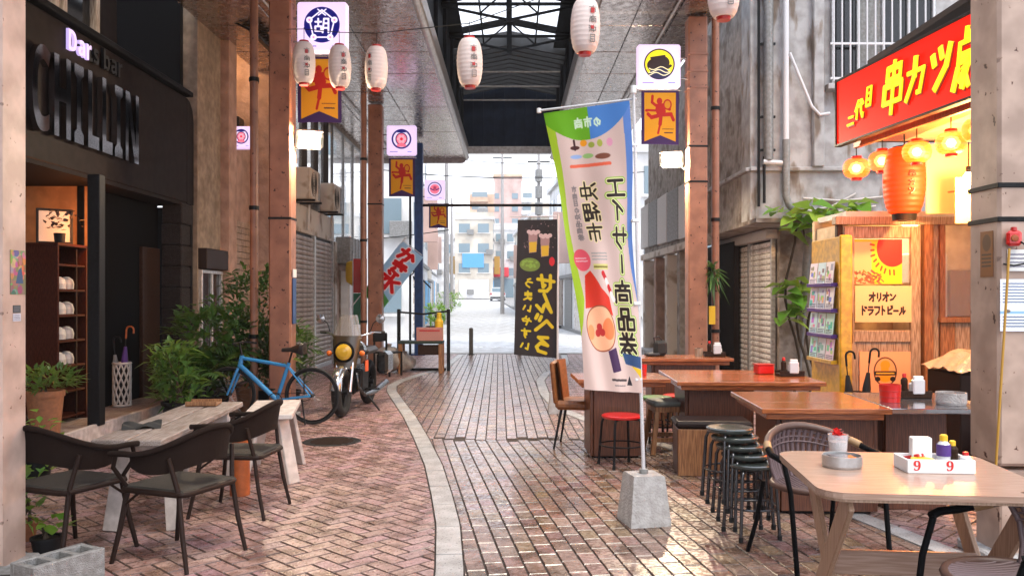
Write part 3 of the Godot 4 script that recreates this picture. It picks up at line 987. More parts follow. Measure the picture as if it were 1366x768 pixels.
# ------------------------------------------------------------------ shops on the left
func shutter(parent: Node, m: Material, x: float, d0: float, d1: float, h: float, face: float) -> void:
	# roller shutter in a plane along the street; every slat a piece; face = +1 when it looks towards +x
	var sh := Node3D.new()
	sh.name = "roller_shutter"
	parent.add_child(sh, true)
	var p := 0.092
	var slat := mb()
	var prof := PackedVector2Array([Vector2(0, 0.002), Vector2(0.010, 0.012), Vector2(0.018, 0.032), Vector2(0.020, 0.050), Vector2(0.014, 0.072), Vector2(0.004, 0.086), Vector2(-0.006, 0.086), Vector2(-0.006, 0.002)])
	var fixed := PackedVector2Array()
	for q in prof:
		fixed.append(Vector2(q.x * face, q.y))
	prism(slat, fixed, d1 - d0 - 0.06)
	var mesh := slat.commit()
	var y := 0.09
	while y + p < h:
		var o := inst("slat", mesh, m, sh)
		o.position = V(x, y, (d0 + d1) / 2) + Vector3(rf(-0.002, 0.002), 0, 0)
		y += p
	bpart(sh, "bottom_rail", M.aluminium, V(x, 0.045, (d0 + d1) / 2), Vector3(0.04, 0.085, d1 - d0 - 0.06), 0.005)
	for d in [d0, d1]:
		bpart(sh, "guide_rail", M.aluminium, V(x + face * 0.012, h / 2, d), Vector3(0.07, h, 0.055), 0.004)

func air_unit(at: Vector3, yaw: float, label: String) -> void:
	var o := thing("air_conditioner", label, "air conditioner", at, yaw, "air conditioners above the left shutters")
	bpart(o, "casing", M.plaster_cream, Vector3(0, 0.31, 0), Vector3(0.80, 0.58, 0.30), 0.02)
	var st := mb()
	for k in 5:
		ring(st, Vector3(-0.13, 0.31, 0.157), 0.05 + k * 0.043, 0.004, Basis(), 24, 4)
	obj("fan_grille", st, M.iron, o)
	bpart(o, "side_panel", M.grey, Vector3(0.30, 0.31, 0.152), Vector3(0.17, 0.52, 0.006), 0.002)
	for s in [-1.0, 1.0]:
		bpart(o, "bracket", M.iron, Vector3(s * 0.28, 0.0, 0), Vector3(0.04, 0.04, 0.42), 0.003)
	tpart(o, "hose", M.off_white, [Vector3(0.40, 0.2, 0), Vector3(0.47, 0.18, -0.02), Vector3(0.48, 0.0, -0.08), Vector3(0.47, -0.5, -0.1)], 0.025, 8)

func window_part(parent: Node, x: float, h0: float, h1: float, d0: float, d1: float, face: float, panes: int, fm: Material, gm: Material, lo := 0.06) -> void:
	# window in a wall along the street
	var w := Node3D.new()
	w.name = "window"
	parent.add_child(w, true)
	var n := panes
	for k in n + 1:
		bpart(w, "frame", fm, V(x, (h0 + h1) / 2, lerpf(d0, d1, float(k) / n)), Vector3(lo, h1 - h0, 0.05), 0.004)
	for h in [h0, h1]:
		bpart(w, "frame", fm, V(x + face * 0.003, h, (d0 + d1) / 2), Vector3(lo + 0.01, 0.05, absf(d1 - d0) + 0.05), 0.004)
	for k in n:
		var a := lerpf(d0, d1, float(k) / n)
		var b := lerpf(d0, d1, float(k + 1) / n)
		bpart(w, "pane", gm, V(x - face * (0.004 + 0.012 * (k % 2)), (h0 + h1) / 2, (a + b) / 2), Vector3(0.008, h1 - h0 - 0.04, absf(b - a) - 0.04), 0.0)

func build_left() -> void:
	# 1 the dark bar with an open front
	var b := thing("darts_bar", "dark brown bar front with big mirror letters over an open recess", "shop building")
	bpart(b, "fascia", M.dark_brown, V(-4.80, 3.56, 3.6), Vector3(0.40, 1.50, 17.2), 0.02)  # bar front runs on behind the camera, out of view, to darken the left
	var st := mb()
	prism(st, PackedVector2Array([Vector2(12.195, 2.81), Vector2(12.44, 2.81), Vector2(12.44, 4.0), Vector2(12.40, 4.16), Vector2(12.30, 4.27), Vector2(12.195, 4.30)]), 0.398, Transform3D(Basis(Vector3(0, 0, -1), Vector3.UP, Vector3(1, 0, 0)), Vector3(-4.80, 0, 0)))
	obj("fascia_end", st, M.dark_brown, b)
	bpart(b, "coping", M.black_paint, V(-4.77, 4.35, 3.6), Vector3(0.50, 0.07, 17.24), 0.01)
	bpart(b, "recess_ceiling", M.dark_ceiling, V(-5.4, 2.80, 3.6), Vector3(1.58, 0.05, 17.2), 0.0)
	bpart(b, "deck", M.wood_grey, V(-5.22, 0.075, 3.6), Vector3(1.7, 0.15, 17.4), 0.01)
	bpart(b, "deck_edge", M.wood_white, V(-4.345, 0.085, 3.6), Vector3(0.05, 0.17, 17.4), 0.008)
	bpart(b, "recess_wall", M.warm_orange, V(-5.55, 1.46, 10.0), Vector3(1.3, 2.62, 0.1), 0.0)
	bpart(b, "side_wall", M.plaster_cream, V(-6.15, 1.46, 2.5), Vector3(0.1, 2.62, 15.0), 0.0)
	bpart(b, "dark_partition", M.black_door, V(-4.99, 1.46, 11.05), Vector3(0.06, 2.62, 2.0), 0.0)
	bpart(b, "dark_reveal", M.black_paint, V(-4.98, 1.46, 10.0), Vector3(0.08, 2.62, 0.13), 0.004)
	bpart(b, "inner_wall", M.black_paint, V(-5.3, 1.46, 12.36), Vector3(1.4, 2.62, 0.08), 0.0)
	bpart(b, "brown_door", M.wood_dark, V(-4.93, 1.16, 11.72), Vector3(0.05, 2.0, 0.56), 0.006)
	for k in 9:
		bpart(b, "stone_block", M.stone_dark, V(-4.74 + rf(-0.006, 0.006), 0.15 + 0.295 * k + 0.147, 12.2), Vector3(0.28, 0.287, 0.42), 0.014)
	bpart(b, "post", M.iron, V(-4.36, 1.46, 9.03), Vector3(0.13, 2.62, 0.13), 0.006)
	# bar-front frame windows above the fascia
	bpart(b, "upper_wall", M.dark_brown, V(-5.75, 5.9, 3.6), Vector3(0.3, 3.4, 17.2), 0.0)  # also carried on out of view, keeping sky light off the left side
	bpart(b, "upper_end_wall", M.black_paint, V(-5.45, 5.6, 12.38), Vector3(1.4, 2.6, 0.1), 0.0)
	for k in 4:
		var d := 7.55 + k * 0.98
		var w := Node3D.new()
		w.name = "upper_window"
		b.add_child(w, true)
		for s in [-1.0, 1.0]:
			bpart(w, "frame", M.wood_door, V(-5.3, 4.75, d + s * 0.40), Vector3(0.14, 1.25, 0.09), 0.006)
		bpart(w, "frame", M.wood_door, V(-5.29, 5.36, d), Vector3(0.15, 0.09, 0.88), 0.006)
		bpart(w, "pane", M.black_glass, V(-5.33, 4.74, d), Vector3(0.02, 1.2, 0.72), 0.0)
	# lettering
	var box := Basis(Vector3.UP, deg_to_rad(90))
	var f := SystemFont.new()
	f.font_names = PackedStringArray(["Droid Sans"])
	f.font_weight = 700
	var sg := thing("mirror_letters", "large mirror faced capital letters on the dark fascia", "sign", V(-4.595, 0, 0), 90)
	var word := "CHILLIN"
	var dd := 8.1
	for i in word.length():
		var tm := TextMesh.new()
		tm.font = f
		tm.text = word[i]
		tm.font_size = 64
		tm.pixel_size = 0.0145
		tm.depth = 0.06
		var wd := tm.get_aabb().size.x
		var o := inst("letter", tm, M.mirror_letter, sg)
		o.position = Vector3(dd + wd * 0.31, 3.48, 0.05)
		o.scale = Vector3(0.62, 1.22, 1.0)
		dd += wd * 0.62 + 0.08
	var ds := thing("neon_letters", "small violet lit letters above the mirror letters", "sign", V(-4.59, 0, 0), 90)
	var tx := TextMesh.new()
	tx.font = f
	tx.text = "Dar"
	tx.font_size = 48
	tx.pixel_size = 0.0062
	tx.depth = 0.03
	var lo := inst("sign_letter", tx, M.sign_violet, ds)
	lo.position = Vector3(9.08, 4.14, 0.02)
	var lo2 := inst("unlit_letter", TextMesh.new(), M.iron, ds)
	lo2.mesh.font = f
	lo2.mesh.text = "ts bar"
	lo2.mesh.font_size = 48
	lo2.mesh.pixel_size = 0.0062
	lo2.mesh.depth = 0.03
	lo2.position = Vector3(9.66, 4.14, 0.02)
	# cabinet with shelves of shoes and bags
	var c := thing("shelf_cabinet", "dark red brown cabinet with open shelves inside the bar front", "cabinet", V(-4.95, 0.15, 9.30))
	bpart(c, "side_panel", M.cabinet_brown, Vector3(0, 0.94, 0.30), Vector3(0.42, 1.88, 0.03), 0.003)
	bpart(c, "side_panel", M.cabinet_brown, Vector3(0, 0.94, -0.30), Vector3(0.42, 1.88, 0.03), 0.003)
	bpart(c, "back_panel", M.cabinet_brown, Vector3(-0.195, 0.94, 0), Vector3(0.02, 1.84, 0.56), 0.0)
	bpart(c, "top", M.cabinet_brown, Vector3(0, 1.895, 0), Vector3(0.44, 0.03, 0.66), 0.004)
	for k in 7:
		bpart(c, "shelf", M.cabinet_brown, Vector3(0.01, 0.06 + k * 0.27, 0), Vector3(0.38, 0.022, 0.565), 0.003)
	bpart(c, "divider", M.wood_dark, Vector3(0.19, 0.94, -0.10), Vector3(0.02, 1.84, 0.02), 0.002)
	var things := [["shoe_pair", "pale shoes on the fourth shelf of the cabinet", 0.87], ["folded_cloth", "folded pale cloth on the fifth shelf of the cabinet", 1.14], ["folded_cloth", "crumpled beige cloth on the upper shelf of the cabinet", 1.41], ["paper_bag", "small white paper bag low in the cabinet", 0.60]]
	for e in things:
		var q := thing(e[0], e[1], "shoes" if e[0] == "shoe_pair" else ("bag" if e[0] == "paper_bag" else "cloth"), V(-4.87, 0.15 + 0.073 + e[2] - 0.06 + 0.0, 9.32))
		st = mb()
		for s in [-1.0, 1.0]:
			lathe(st, [Vector2(0.0, 0.0), Vector2(0.075, 0.005), Vector2(0.08, 0.06), Vector2(0.065, 0.11), Vector2(0.03, 0.135), Vector2(0.0, 0.14)], Vector3(0, 0, s * 0.085), 10)
		obj("body", st, M.off_white, q)
	lamp_omni(V(-4.55, 2.25, 9.4), Color(1.0, 0.62, 0.30), 0.22, 0.1)
	bpart(b, "led_light", M.led_strip, V(-4.70, 1.15, 9.66), Vector3(0.03, 1.75, 0.03), 0.003)
	# frame and dried flowers on top of the cabinet
	var pf := thing("picture_frame", "black picture frame leaning on top of the cabinet", "picture frame", V(-5.02, 2.076, 9.45), 40)
	for s in [-1.0, 1.0]:
		bpart(pf, "frame", M.iron, Vector3(s * 0.17, 0.19, 0), Vector3(0.025, 0.38, 0.02), 0.002)
		bpart(pf, "frame", M.iron, Vector3(0, 0.19 + s * 0.18, 0.001), Vector3(0.36, 0.025, 0.02), 0.002)
	bpart(pf, "print", M.off_white, Vector3(0, 0.19, -0.004), Vector3(0.32, 0.34, 0.006), 0.0)
	var fl := thing("dried_flowers", "dark dried flowers in a small pot on the cabinet", "flowers", V(-4.86, 2.076, 9.25))
	lpart(fl, "pot", M.iron, [Vector2(0, 0), Vector2(0.05, 0), Vector2(0.06, 0.10), Vector2(0, 0.10)], Vector3.ZERO, 12)
	st = mb()
	for k in 60:
		var dir := Vector3(rf(-1, 1), rf(0.3, 1.6), rf(-1, 1)).normalized()
		leaf(st, Vector3(0, 0.1, 0) + dir * rf(0.05, 0.28), Vector3(rf(-1, 1), rf(-0.3, 1), rf(-1, 1)), Vector3.UP, 0.07, 0.04)
	var ff := obj("foliage", st, M.flower_dark, fl)
	ff.set_meta("kind", "stuff")
	# 2 the beige house with the lit upper floor
	var h := thing("beige_house", "beige plastered house with a warm lit upper room and tan tile base", "building")
	bpart(h, "wall", M.plaster_beige, V(-4.75, 3.2, 12.95), Vector3(0.4, 6.4, 0.98), 0.004)
	bpart(h, "pilaster", M.plaster_pink, V(-4.56, 2.8, 13.62), Vector3(0.30, 5.6, 0.36), 0.01)
	bpart(h, "wall", M.plaster_pink, V(-4.75, 3.45, 14.62), Vector3(0.36, 1.42, 1.64), 0.0)
	bpart(h, "lintel", M.plaster_pink, V(-4.75, 6.6, 14.62), Vector3(0.36, 1.4, 1.64), 0.0)
	bpart(h, "room_wall", M.warm_wall, V(-6.4, 5.0, 14.6), Vector3(0.1, 2.0, 3.0), 0.0)
	bpart(h, "room_wall", M.warm_wall, V(-5.6, 5.0, 15.5), Vector3(1.7, 2.0, 0.08), 0.0)
	bpart(h, "room_ceiling", M.warm_wall, V(-5.55, 5.95, 14.6), Vector3(1.7, 0.08, 1.7), 0.0)
	bpart(h, "room_floor", M.wood_dark, V(-5.55, 4.12, 14.6), Vector3(1.7, 0.08, 1.7), 0.0)
	bpart(h, "furniture", M.off_white, V(-5.0, 4.45, 14.9), Vector3(0.36, 0.6, 0.34), 0.03)
	bpart(h, "screen", M.black_glass, V(-4.78, 4.42, 15.15), Vector3(0.05, 0.42, 0.34), 0.01)
	lpart(h, "ceiling_lamp", M.bulb_soft, [Vector2(0, 0), Vector2(0.09, 0.01), Vector2(0.11, 0.05), Vector2(0, 0.06)], V(-5.1, 5.84, 14.5), 16)
	lamp_omni(V(-5.1, 5.7, 14.5), Color(1.0, 0.80, 0.55), 0.40, 0.08)
	st = mb()
	bx(st, V(-4.75, 1.4, 14.62), Vector3(0.34, 2.72, 1.64))
	obj("tile_backing", st, M.mortar, h)
	for r in 26:
		for k in 7:
			var t := mb()
			var g := rf(0.85, 1.1)
			t.set_color(Color(0.36 * g, 0.245 * g, 0.175 * g))
			bx(t, Vector3.ZERO, Vector3(0.02, 0.096, 0.226), 0.003)
			var key := "tan%d" % (rng.randi() % 8)
			if not shared.has(key):
				shared[key] = t.commit()
			var o := inst("wall_tile", shared[key], M.tile_tan, h)
			o.position = V(-4.572 + rf(-0.002, 0.002), 0.07 + r * 0.1035 + 0.05, 13.95 + k * 0.233)
	bpart(h, "window_box", M.frame_brown, V(-4.50, 2.05, 12.95), Vector3(0.16, 0.30, 0.94), 0.01)
	window_part(h, -4.53, 0.55, 1.86, 12.52, 13.38, 1.0, 2, M.aluminium, M.black_glass)
	# small slanting awning over the lit room
	var aw := thing("metal_awning", "small slanting metal awning above the lit upper room", "awning")
	st = mb()
	bar(st, V(-4.55, 5.75, 12.6), V(-3.75, 5.35, 12.6), 0.03, 0.03)
	bar(st, V(-4.55, 5.75, 14.3), V(-3.75, 5.35, 14.3), 0.03, 0.03)
	bar(st, V(-3.75, 5.35, 12.6), V(-3.75, 5.35, 14.3), 0.03, 0.03)
	obj("frame", st, M.iron, aw)
	st = mb()
	quad(st, V(-4.55, 5.78, 12.6), V(-3.75, 5.38, 12.6), V(-3.75, 5.38, 14.3), V(-4.55, 5.78, 14.3), Vector3(0.4, 0.9, 0))
	obj("sheet", st, M.frame_brown, aw)
	# 3 the house with two grey brown shutters
	var s3 := thing("shutter_house", "house with a pair of grey brown roller shutters and wide upper windows", "building")
	bpart(s3, "wall", M.plaster_cream, V(-4.15, 2.98, 17.35), Vector3(0.28, 0.52, 4.1), 0.008)
	bpart(s3, "shutter_backing", M.iron, V(-4.12, 1.36, 17.35), Vector3(0.1, 2.72, 3.9), 0.0)
	shutter(s3, M.shutter, -4.03, 15.46, 17.42, 2.72, 1.0)
	shutter(s3, M.shutter, -4.03, 17.48, 19.20, 2.72, 1.0)
	bpart(s3, "pier", M.plaster_cream, V(-4.06, 1.36, 19.36), Vector3(0.22, 2.72, 0.22), 0.01)
	bpart(s3, "upper_wall", M.plaster_cream, V(-4.3, 6.6, 17.4), Vector3(0.2, 1.6, 4.2), 0.0)
	bpart(s3, "upper_wall", M.plaster_beige, V(-4.3, 3.5, 17.4), Vector3(0.2, 0.55, 4.2), 0.0)
	window_part(s3, -4.22, 3.78, 5.8, 15.4, 19.4, 1.0, 4, M.frame_brown, M.pane, 0.16)
	bpart(s3, "side_wall", M.plaster_pink, V(-4.5, 3.0, 15.32), Vector3(0.9, 6.0, 0.1), 0.0)
	air_unit(V(-3.86, 3.28, 16.25), 90, "air conditioner on the ledge above the nearer shutter")
	air_unit(V(-3.86, 3.26, 18.35), 90, "air conditioner on the ledge above the farther shutter, its hose drooping")
	# 4 the last house on the left
	var h4 := thing("window_house", "last house on the left with tall pale windows and a brown door", "building")
	bpart(h4, "wall", M.plaster_pink, V(-4.2, 1.3, 20.25), Vector3(0.3, 2.6, 1.6), 0.0)
	bpart(h4, "wall", M.plaster_cream, V(-4.2, 1.3, 22.6), Vector3(0.3, 2.6, 2.5), 0.0)
	bpart(h4, "brown_door", M.wood_door, V(-4.03, 1.05, 20.6), Vector3(0.05, 2.1, 0.9), 0.006)
	bpart(h4, "notice", M.off_white, V(-4.02, 1.5, 21.6), Vector3(0.03, 1.1, 0.7), 0.003)
	window_part(h4, -4.1, 2.65, 5.4, 19.6, 23.4, 1.0, 3, M.grey, M.pane)
	bpart(h4, "fascia", M.plaster_beige, V(-4.2, 6.4, 21.5), Vector3(0.3, 2.0, 4.0), 0.0)
	var a4 := thing("grey_awning", "grey ribbed awning box beneath the tall pale windows", "awning")
	for k in 9:
		bpart(a4, "rib_panel", M.grey, V(-3.86 + 0.008 * (k % 2), 2.55, 19.75 + k * 0.21), Vector3(0.34, 0.62, 0.20), 0.02)
	# yellow lanterns hung under the awning
	for e in [[-3.63, 1.78, 19.55, "nearest yellow paper lantern under the grey awning"], [-3.70, 1.74, 20.3, "middle yellow paper lantern under the grey awning"], [-3.70, 1.76, 21.0, "farthest yellow paper lantern under the grey awning"]]:
		var l := thing("yellow_lantern", e[3], "lantern", V(e[0], e[1], e[2]), 0, "yellow lanterns on the left")
		lpart(l, "shade", M.yellow, [Vector2(0.05, 0), Vector2(0.13, 0.04), Vector2(0.15, 0.14), Vector2(0.15, 0.38), Vector2(0.13, 0.48), Vector2(0.05, 0.52)], Vector3.ZERO, 14)
		tpart(l, "cord", M.iron, [Vector3(0, 0.5, 0), Vector3(0, 0.75, 0)], 0.008, 5)
	var rb := thing("red_banner", "narrow red and green banner beside the downpipe by the bags", "banner", V(-3.35, 0, 19.0))
	tpart(rb, "pole", M.steel_white, [Vector3(-0.16, 0, 0), Vector3(-0.16, 2.45, 0)], 0.012, 6)
	bpart(rb, "base", M.base_grey, Vector3(-0.16, 0.06, 0), Vector3(0.3, 0.12, 0.3), 0.02)
	bpart(rb, "cloth", M.red_deep, Vector3(0, 1.95, 0), Vector3(0.3, 0.75, 0.004), 0.0)
	bpart(rb, "cloth", M.green_cloth, Vector3(0, 1.22, 0), Vector3(0.3, 0.69, 0.004), 0.0)

func lamp_omni(at: Vector3, col: Color, e: float, size: float) -> void:
	var l := OmniLight3D.new()
	l.name = numbered("lamp_bulb")
	l.light_color = col
	l.light_energy = e
	l.light_size = size
	l.shadow_enabled = true
	l.omni_range = 25.0
	l.omni_attenuation = 2.0
	l.position = at
	add_child(l)

# ------------------------------------------------------------------ shops on the right
func spot(at: Vector3, to: Vector3, col: Color, e: float, ang: float, size: float) -> void:
	var l := SpotLight3D.new()
	l.name = numbered("lamp_beam")
	l.light_color = col
	l.light_energy = e
	l.light_size = size
	l.spot_angle = ang
	l.spot_range = 30.0
	l.spot_attenuation = 2.0
	l.shadow_enabled = true
	add_child(l)
	l.look_at_from_position(at, to, Vector3.UP)

func flood_lamp(at: Vector3, to: Vector3, wall: Vector3, e: float, label: String) -> void:
	var o := thing("flood_lamp", label, "lamp", at, 0, "flood lamps on the columns")
	var z := (to - at).normalized()
	var x := Vector3.UP.cross(z).normalized()
	var b := Basis(x, z.cross(x), z)
	bpart(o, "housing", M.grey, b * Vector3(0, 0, -0.05), Vector3(0.31, 0.23, 0.06), 0.02, b)
	bpart(o, "hood", M.grey, b * Vector3(0, 0.122, 0.015), Vector3(0.31, 0.012, 0.12), 0.003, b)
	for s in [-1.0, 1.0]:
		bpart(o, "bracket", M.iron, b * Vector3(s * 0.165, 0, -0.04), Vector3(0.014, 0.16, 0.03), 0.002, b)
	lpart(o, "lamp_glass", M.flood_glow, [Vector2(0.0, 0.055), Vector2(0.06, 0.048), Vector2(0.10, 0.03), Vector2(0.125, 0.0), Vector2(0.12, -0.03)], Vector3.ZERO, 20, Basis(b.x * 1.05, b.z, -b.y * 0.74))
	tpart(o, "arm", M.iron, [b * Vector3(0, 0, -0.08), wall - at], 0.016, 6)
	lamp_omni(at + z * 0.09, Color(1.0, 0.90, 0.76), e * 0.85, 0.06)

func build_right() -> void:
	# far shops
	var f := thing("white_shops", "row of pale shop fronts with white panels and dark doorways, far right", "shop building")
	bpart(f, "upper_wall", M.concrete_brown, V(3.55, 3.2, 18.9), Vector3(0.3, 1.5, 6.4), 0.0)
	bpart(f, "upper_wall", M.concrete_brown, V(3.6, 5.1, 18.9), Vector3(0.2, 2.3, 6.4), 0.0)
	bpart(f, "lintel", M.plaster_cream, V(3.42, 2.48, 18.9), Vector3(0.22, 0.14, 6.5), 0.006)
	for k in 5:
		bpart(f, "sign_board", M.off_white if k % 2 == 0 else M.grey, V(3.36, 3.15 + 0.02 * k, 16.55 + k * 1.25), Vector3(0.10, 1.05, 1.18), 0.01)
	bpart(f, "back_wall", M.dark_brown, V(4.1, 1.25, 18.9), Vector3(0.1, 2.5, 6.4), 0.0)
	for e in [[16.0, "pier", "plaster_cream"], [17.35, "pier", "concrete_brown"], [18.75, "pier", "plaster_cream"], [20.2, "pier", "plaster_pink"], [21.9, "pier", "plaster_cream"]]:
		bpart(f, e[1], M[e[2]], V(3.48, 1.2, e[0]), Vector3(0.26, 2.4, 0.26), 0.008)
	for e in [[16.68, 1.08], [18.05, 1.1], [21.05, 1.4]]:
		var w := Node3D.new()
		w.name = "louvred_panel"
		f.add_child(w, true)
		for k in 22:
			bpart(w, "slat", M.shutter_white, V(3.60 + 0.004 * (k % 2), 0.06 + k * 0.105, e[0]), Vector3(0.03, 0.097, e[1]), 0.006)
	bpart(f, "dark_door", M.black_glass, V(3.66, 1.15, 19.5), Vector3(0.05, 2.3, 1.2), 0.004)
	bpart(f, "plinth", M.concrete_pale, V(3.42, 0.10, 18.9), Vector3(0.4, 0.2, 6.4), 0.01)
	# corner house, upper floor jutting out over the shutter
	var c := thing("stained_house", "stained grey white corner house whose upper floor juts over a shutter", "building")
	bpart(c, "upper_wall", M.concrete_pale, V(5.9, 5.8, 13.31), Vector3(4.58, 6.44, 0.5), 0.012)
	bpart(c, "upper_side_wall", M.concrete_brown, V(3.74, 5.8, 14.9), Vector3(0.26, 6.42, 2.66), 0.0)
	bpart(c, "overhang_soffit", M.concrete_brown, V(4.6, 2.62, 15.0), Vector3(2.0, 0.06, 4.6), 0.0)
	bpart(c, "lower_wall", M.concrete_brown, V(5.8, 1.28, 13.86), Vector3(3.1, 2.56, 0.3), 0.01)
	bpart(c, "shutter_backing", M.iron, V(4.32, 1.28, 15.6), Vector3(0.1, 2.56, 3.6), 0.0)
	shutter(c, M.shutter_white, 4.20, 13.82, 15.12, 2.42, -1.0)
	shutter(c, M.shutter_white, 4.20, 15.18, 17.3, 2.42, -1.0)
	bpart(c, "shutter_box", M.off_white, V(4.16, 2.5, 15.55), Vector3(0.2, 0.16, 3.55), 0.01)
	bpart(c, "ledge", M.concrete_pale, V(5.9, 3.42, 13.03), Vector3(4.6, 0.06, 0.08), 0.01)
	bpart(c, "ledge", M.concrete_pale, V(3.58, 3.42, 14.6), Vector3(0.08, 0.06, 3.1), 0.01)
	bpart(c, "pilaster", M.concrete_pale, V(4.62, 6.2, 13.0), Vector3(0.16, 5.5, 0.12), 0.012)
	# barred window
	var w := Node3D.new()
	w.name = "barred_window"
	c.add_child(w, true)
	for k in 5:
		bpart(w, "frame", M.aluminium, V(4.85 + k * 0.38, 5.75, 13.02), Vector3(0.05, 2.1, 0.06), 0.004)
	for k in 4:
		bpart(w, "pane", M.black_glass if k != 1 else M.grey, V(5.04 + k * 0.38, 5.75, 13.04), Vector3(0.33, 2.1, 0.02), 0.0)
	for k in 13:
		tpart(w, "bar", M.steel_white, [V(4.82 + k * 0.125, 4.72, 12.9), V(4.82 + k * 0.125, 6.9, 12.9)], 0.014, 6)
	for h in [4.76, 5.28, 6.3]:
		bpart(w, "cross_bar", M.steel_white, V(5.57, h, 12.905), Vector3(1.6, 0.035, 0.025), 0.003)
	bpart(w, "sill", M.concrete_pale, V(5.6, 4.64, 12.98), Vector3(1.75, 0.09, 0.22), 0.012)
	# pipes on the corner house
	var p := thing("drain_pipes", "grey and white drain pipes and conduits on the stained corner house", "pipes")
	tpart(p, "white_pipe", M.steel_white, [V(4.12, 8.8, 12.95), V(4.12, 3.72, 12.95)], 0.045, 10)
	tpart(p, "dark_pipe", M.grey, [V(4.12, 3.85, 12.94), V(4.12, 3.0, 12.94), V(4.16, 2.88, 12.94), V(4.42, 2.60, 12.94), V(4.46, 2.45, 12.94), V(4.46, 0.1, 13.5)], 0.055, 10)
	tpart(p, "cross_pipe", M.steel_white, [V(3.78, 3.52, 12.96), V(4.10, 3.50, 12.96)], 0.04, 8)
	tpart(p, "square_conduit", M.grey, [V(3.86, 8.8, 12.96), V(3.86, 3.55, 12.96)], 0.075, 4)
	tpart(p, "thin_conduit", M.iron, [V(3.72, 8.8, 12.98), V(3.72, 2.85, 12.98)], 0.022, 6)
	tpart(p, "thin_conduit", M.iron, [V(3.80, 3.6, 12.97), V(3.80, 2.9, 12.97)], 0.022, 6)
	tpart(p, "slanting_pipe", M.steel_white, [V(4.17, 5.15, 12.93), V(4.50, 4.35, 12.93), V(4.62, 4.22, 12.93), V(4.78, 4.25, 12.96)], 0.025, 8)
	for y in [8.0, 6.6, 5.3, 4.2, 3.7]:
		bpart(p, "clip", M.iron, V(3.86, y, 12.99), Vector3(0.22, 0.035, 0.05), 0.003)
	for e in [[4.4, 2.98, 5.6, 3.0], [4.3, 2.80, 5.5, 2.86], [4.5, 2.78, 5.2, 3.05]]:
		tpart(p, "cable", M.off_white, [V(e[0], e[1], 13.02), V((e[0] + e[2]) / 2, (e[1] + e[3]) / 2 - 0.05, 13.02), V(e[2], e[3], 13.02)], 0.018, 6)
	# kushikatsu bar: frontal wall with door, sign over the open side
	var b := thing("skewer_bar", "small warm lit bar front with wooden door beneath the red sign", "shop building")
	var D := 9.5
	var door := Node3D.new()
	door.name = "door"
	b.add_child(door, true)
	var dx := 4.08
	for s in [-1.0, 1.0]:
		bpart(door, "stile", M.wood_door, V(dx + s * 0.365, 1.14, D), Vector3(0.11, 2.26, 0.05), 0.006)
	for h in [2.205, 1.06, 0.10]:
		bpart(door, "rail", M.wood_door, V(dx, h, D + 0.002), Vector3(0.62, 0.13, 0.044), 0.006)
	bpart(door, "glass", M.pane, V(dx, 1.9, D + 0.01), Vector3(0.62, 0.5, 0.008), 0.0)
	bpart(door, "lower_panel", M.wood_door, V(dx, 0.58, D + 0.012), Vector3(0.62, 0.84, 0.02), 0.002)
	bpart(door, "handle", M.wood_red_y, V(dx - 0.36, 1.15, D - 0.04), Vector3(0.045, 0.34, 0.03), 0.006)
	bpart(door, "hinge", M.iron, V(dx - 0.375, 1.74, D - 0.03), Vector3(0.02, 0.18, 0.012), 0.002)
	# sun poster behind the glass
	var im := blank(192, 150, Color(0.86, 0.62, 0.42))
	im.fill_rect(Rect2i(70, 0, 122, 150), Color(0.98, 0.72, 0.06))
	im.fill_rect(Rect2i(0, 0, 192, 8), Color(0.95, 0.62, 0.05))
	for k in 70:
		var a := Vector2(rf(0, 110), rf(112, 150))
		dot_line(im, a, a + Vector2(rf(-14, 14), rf(-9, 9)), rf(1, 4), Color(rf(0.3, 0.8), rf(0.15, 0.4), rf(0.08, 0.2)))
	disc(im, Vector2(152, 30), 62, 62, Color(0.93, 0.10, 0.02))
	for k in 9:
		var a := deg_to_rad(85 + k * 13)
		var dv := Vector2(cos(a), sin(a))
		dot_line(im, Vector2(152, 30) + dv * 74, Vector2(152, 30) + dv * 88 + Vector2(3 * (k % 2), 0), 3.4, Color(0.88, 0.22, 0.02))
	print_slab(door, "sun_poster", printed(im, 0.5, 0.12), V(dx - 0.045, 1.88, D - 0.008), 0.53, 0.49, 0.006)  # poster print is given a faint glow of its own
	# the lettered board
	im = blank(300, 150, Color(0.92, 0.74, 0.56))
	for i in 4:
		glyph(im, ["オ", "リ", "オ", "ン"][i], 76 + i * 36, 28, 30, 34, 4.2, Color(0.06, 0.02, 0.02))
	for i in 7:
		glyph(im, ["ド", "ラ", "フ", "ト", "ビ", "ー", "ル"][i], 32 + i * 34, 84, 29, 34, 4.2, Color(0.06, 0.02, 0.02))
	print_slab(door, "lettered_board", printed(im, 0.5), V(dx, 1.415, D - 0.034), 0.62, 0.40, 0.012)
	im = blank(200, 160, Color(0.93, 0.68, 0.50))
	disc(im, Vector2(100, 76), 46, 56, Color(0.34, 0.20, 0.12))
	disc(im, Vector2(100, 76), 41, 51, Color(0.90, 0.66, 0.42))
	disc(im, Vector2(100, 50), 19, 17, Color(0.93, 0.62, 0.08))
	im.fill_rect(Rect2i(84, 52, 30, 22), Color(0.93, 0.62, 0.08))
	disc(im, Vector2(100, 100), 24, 16, Color(0.92, 0.62, 0.05))
	dot_line(im, Vector2(64, 82), Vector2(136, 82), 8, Color(0.14, 0.07, 0.08))
	scribble(im, 66, 76, 68, 12, 1, Color(0.95, 0.75, 0.2))
	disc(im, Vector2(70, 104), 11, 9, Color(0.10, 0.05, 0.05))
	disc(im, Vector2(130, 104), 11, 9, Color(0.10, 0.05, 0.05))
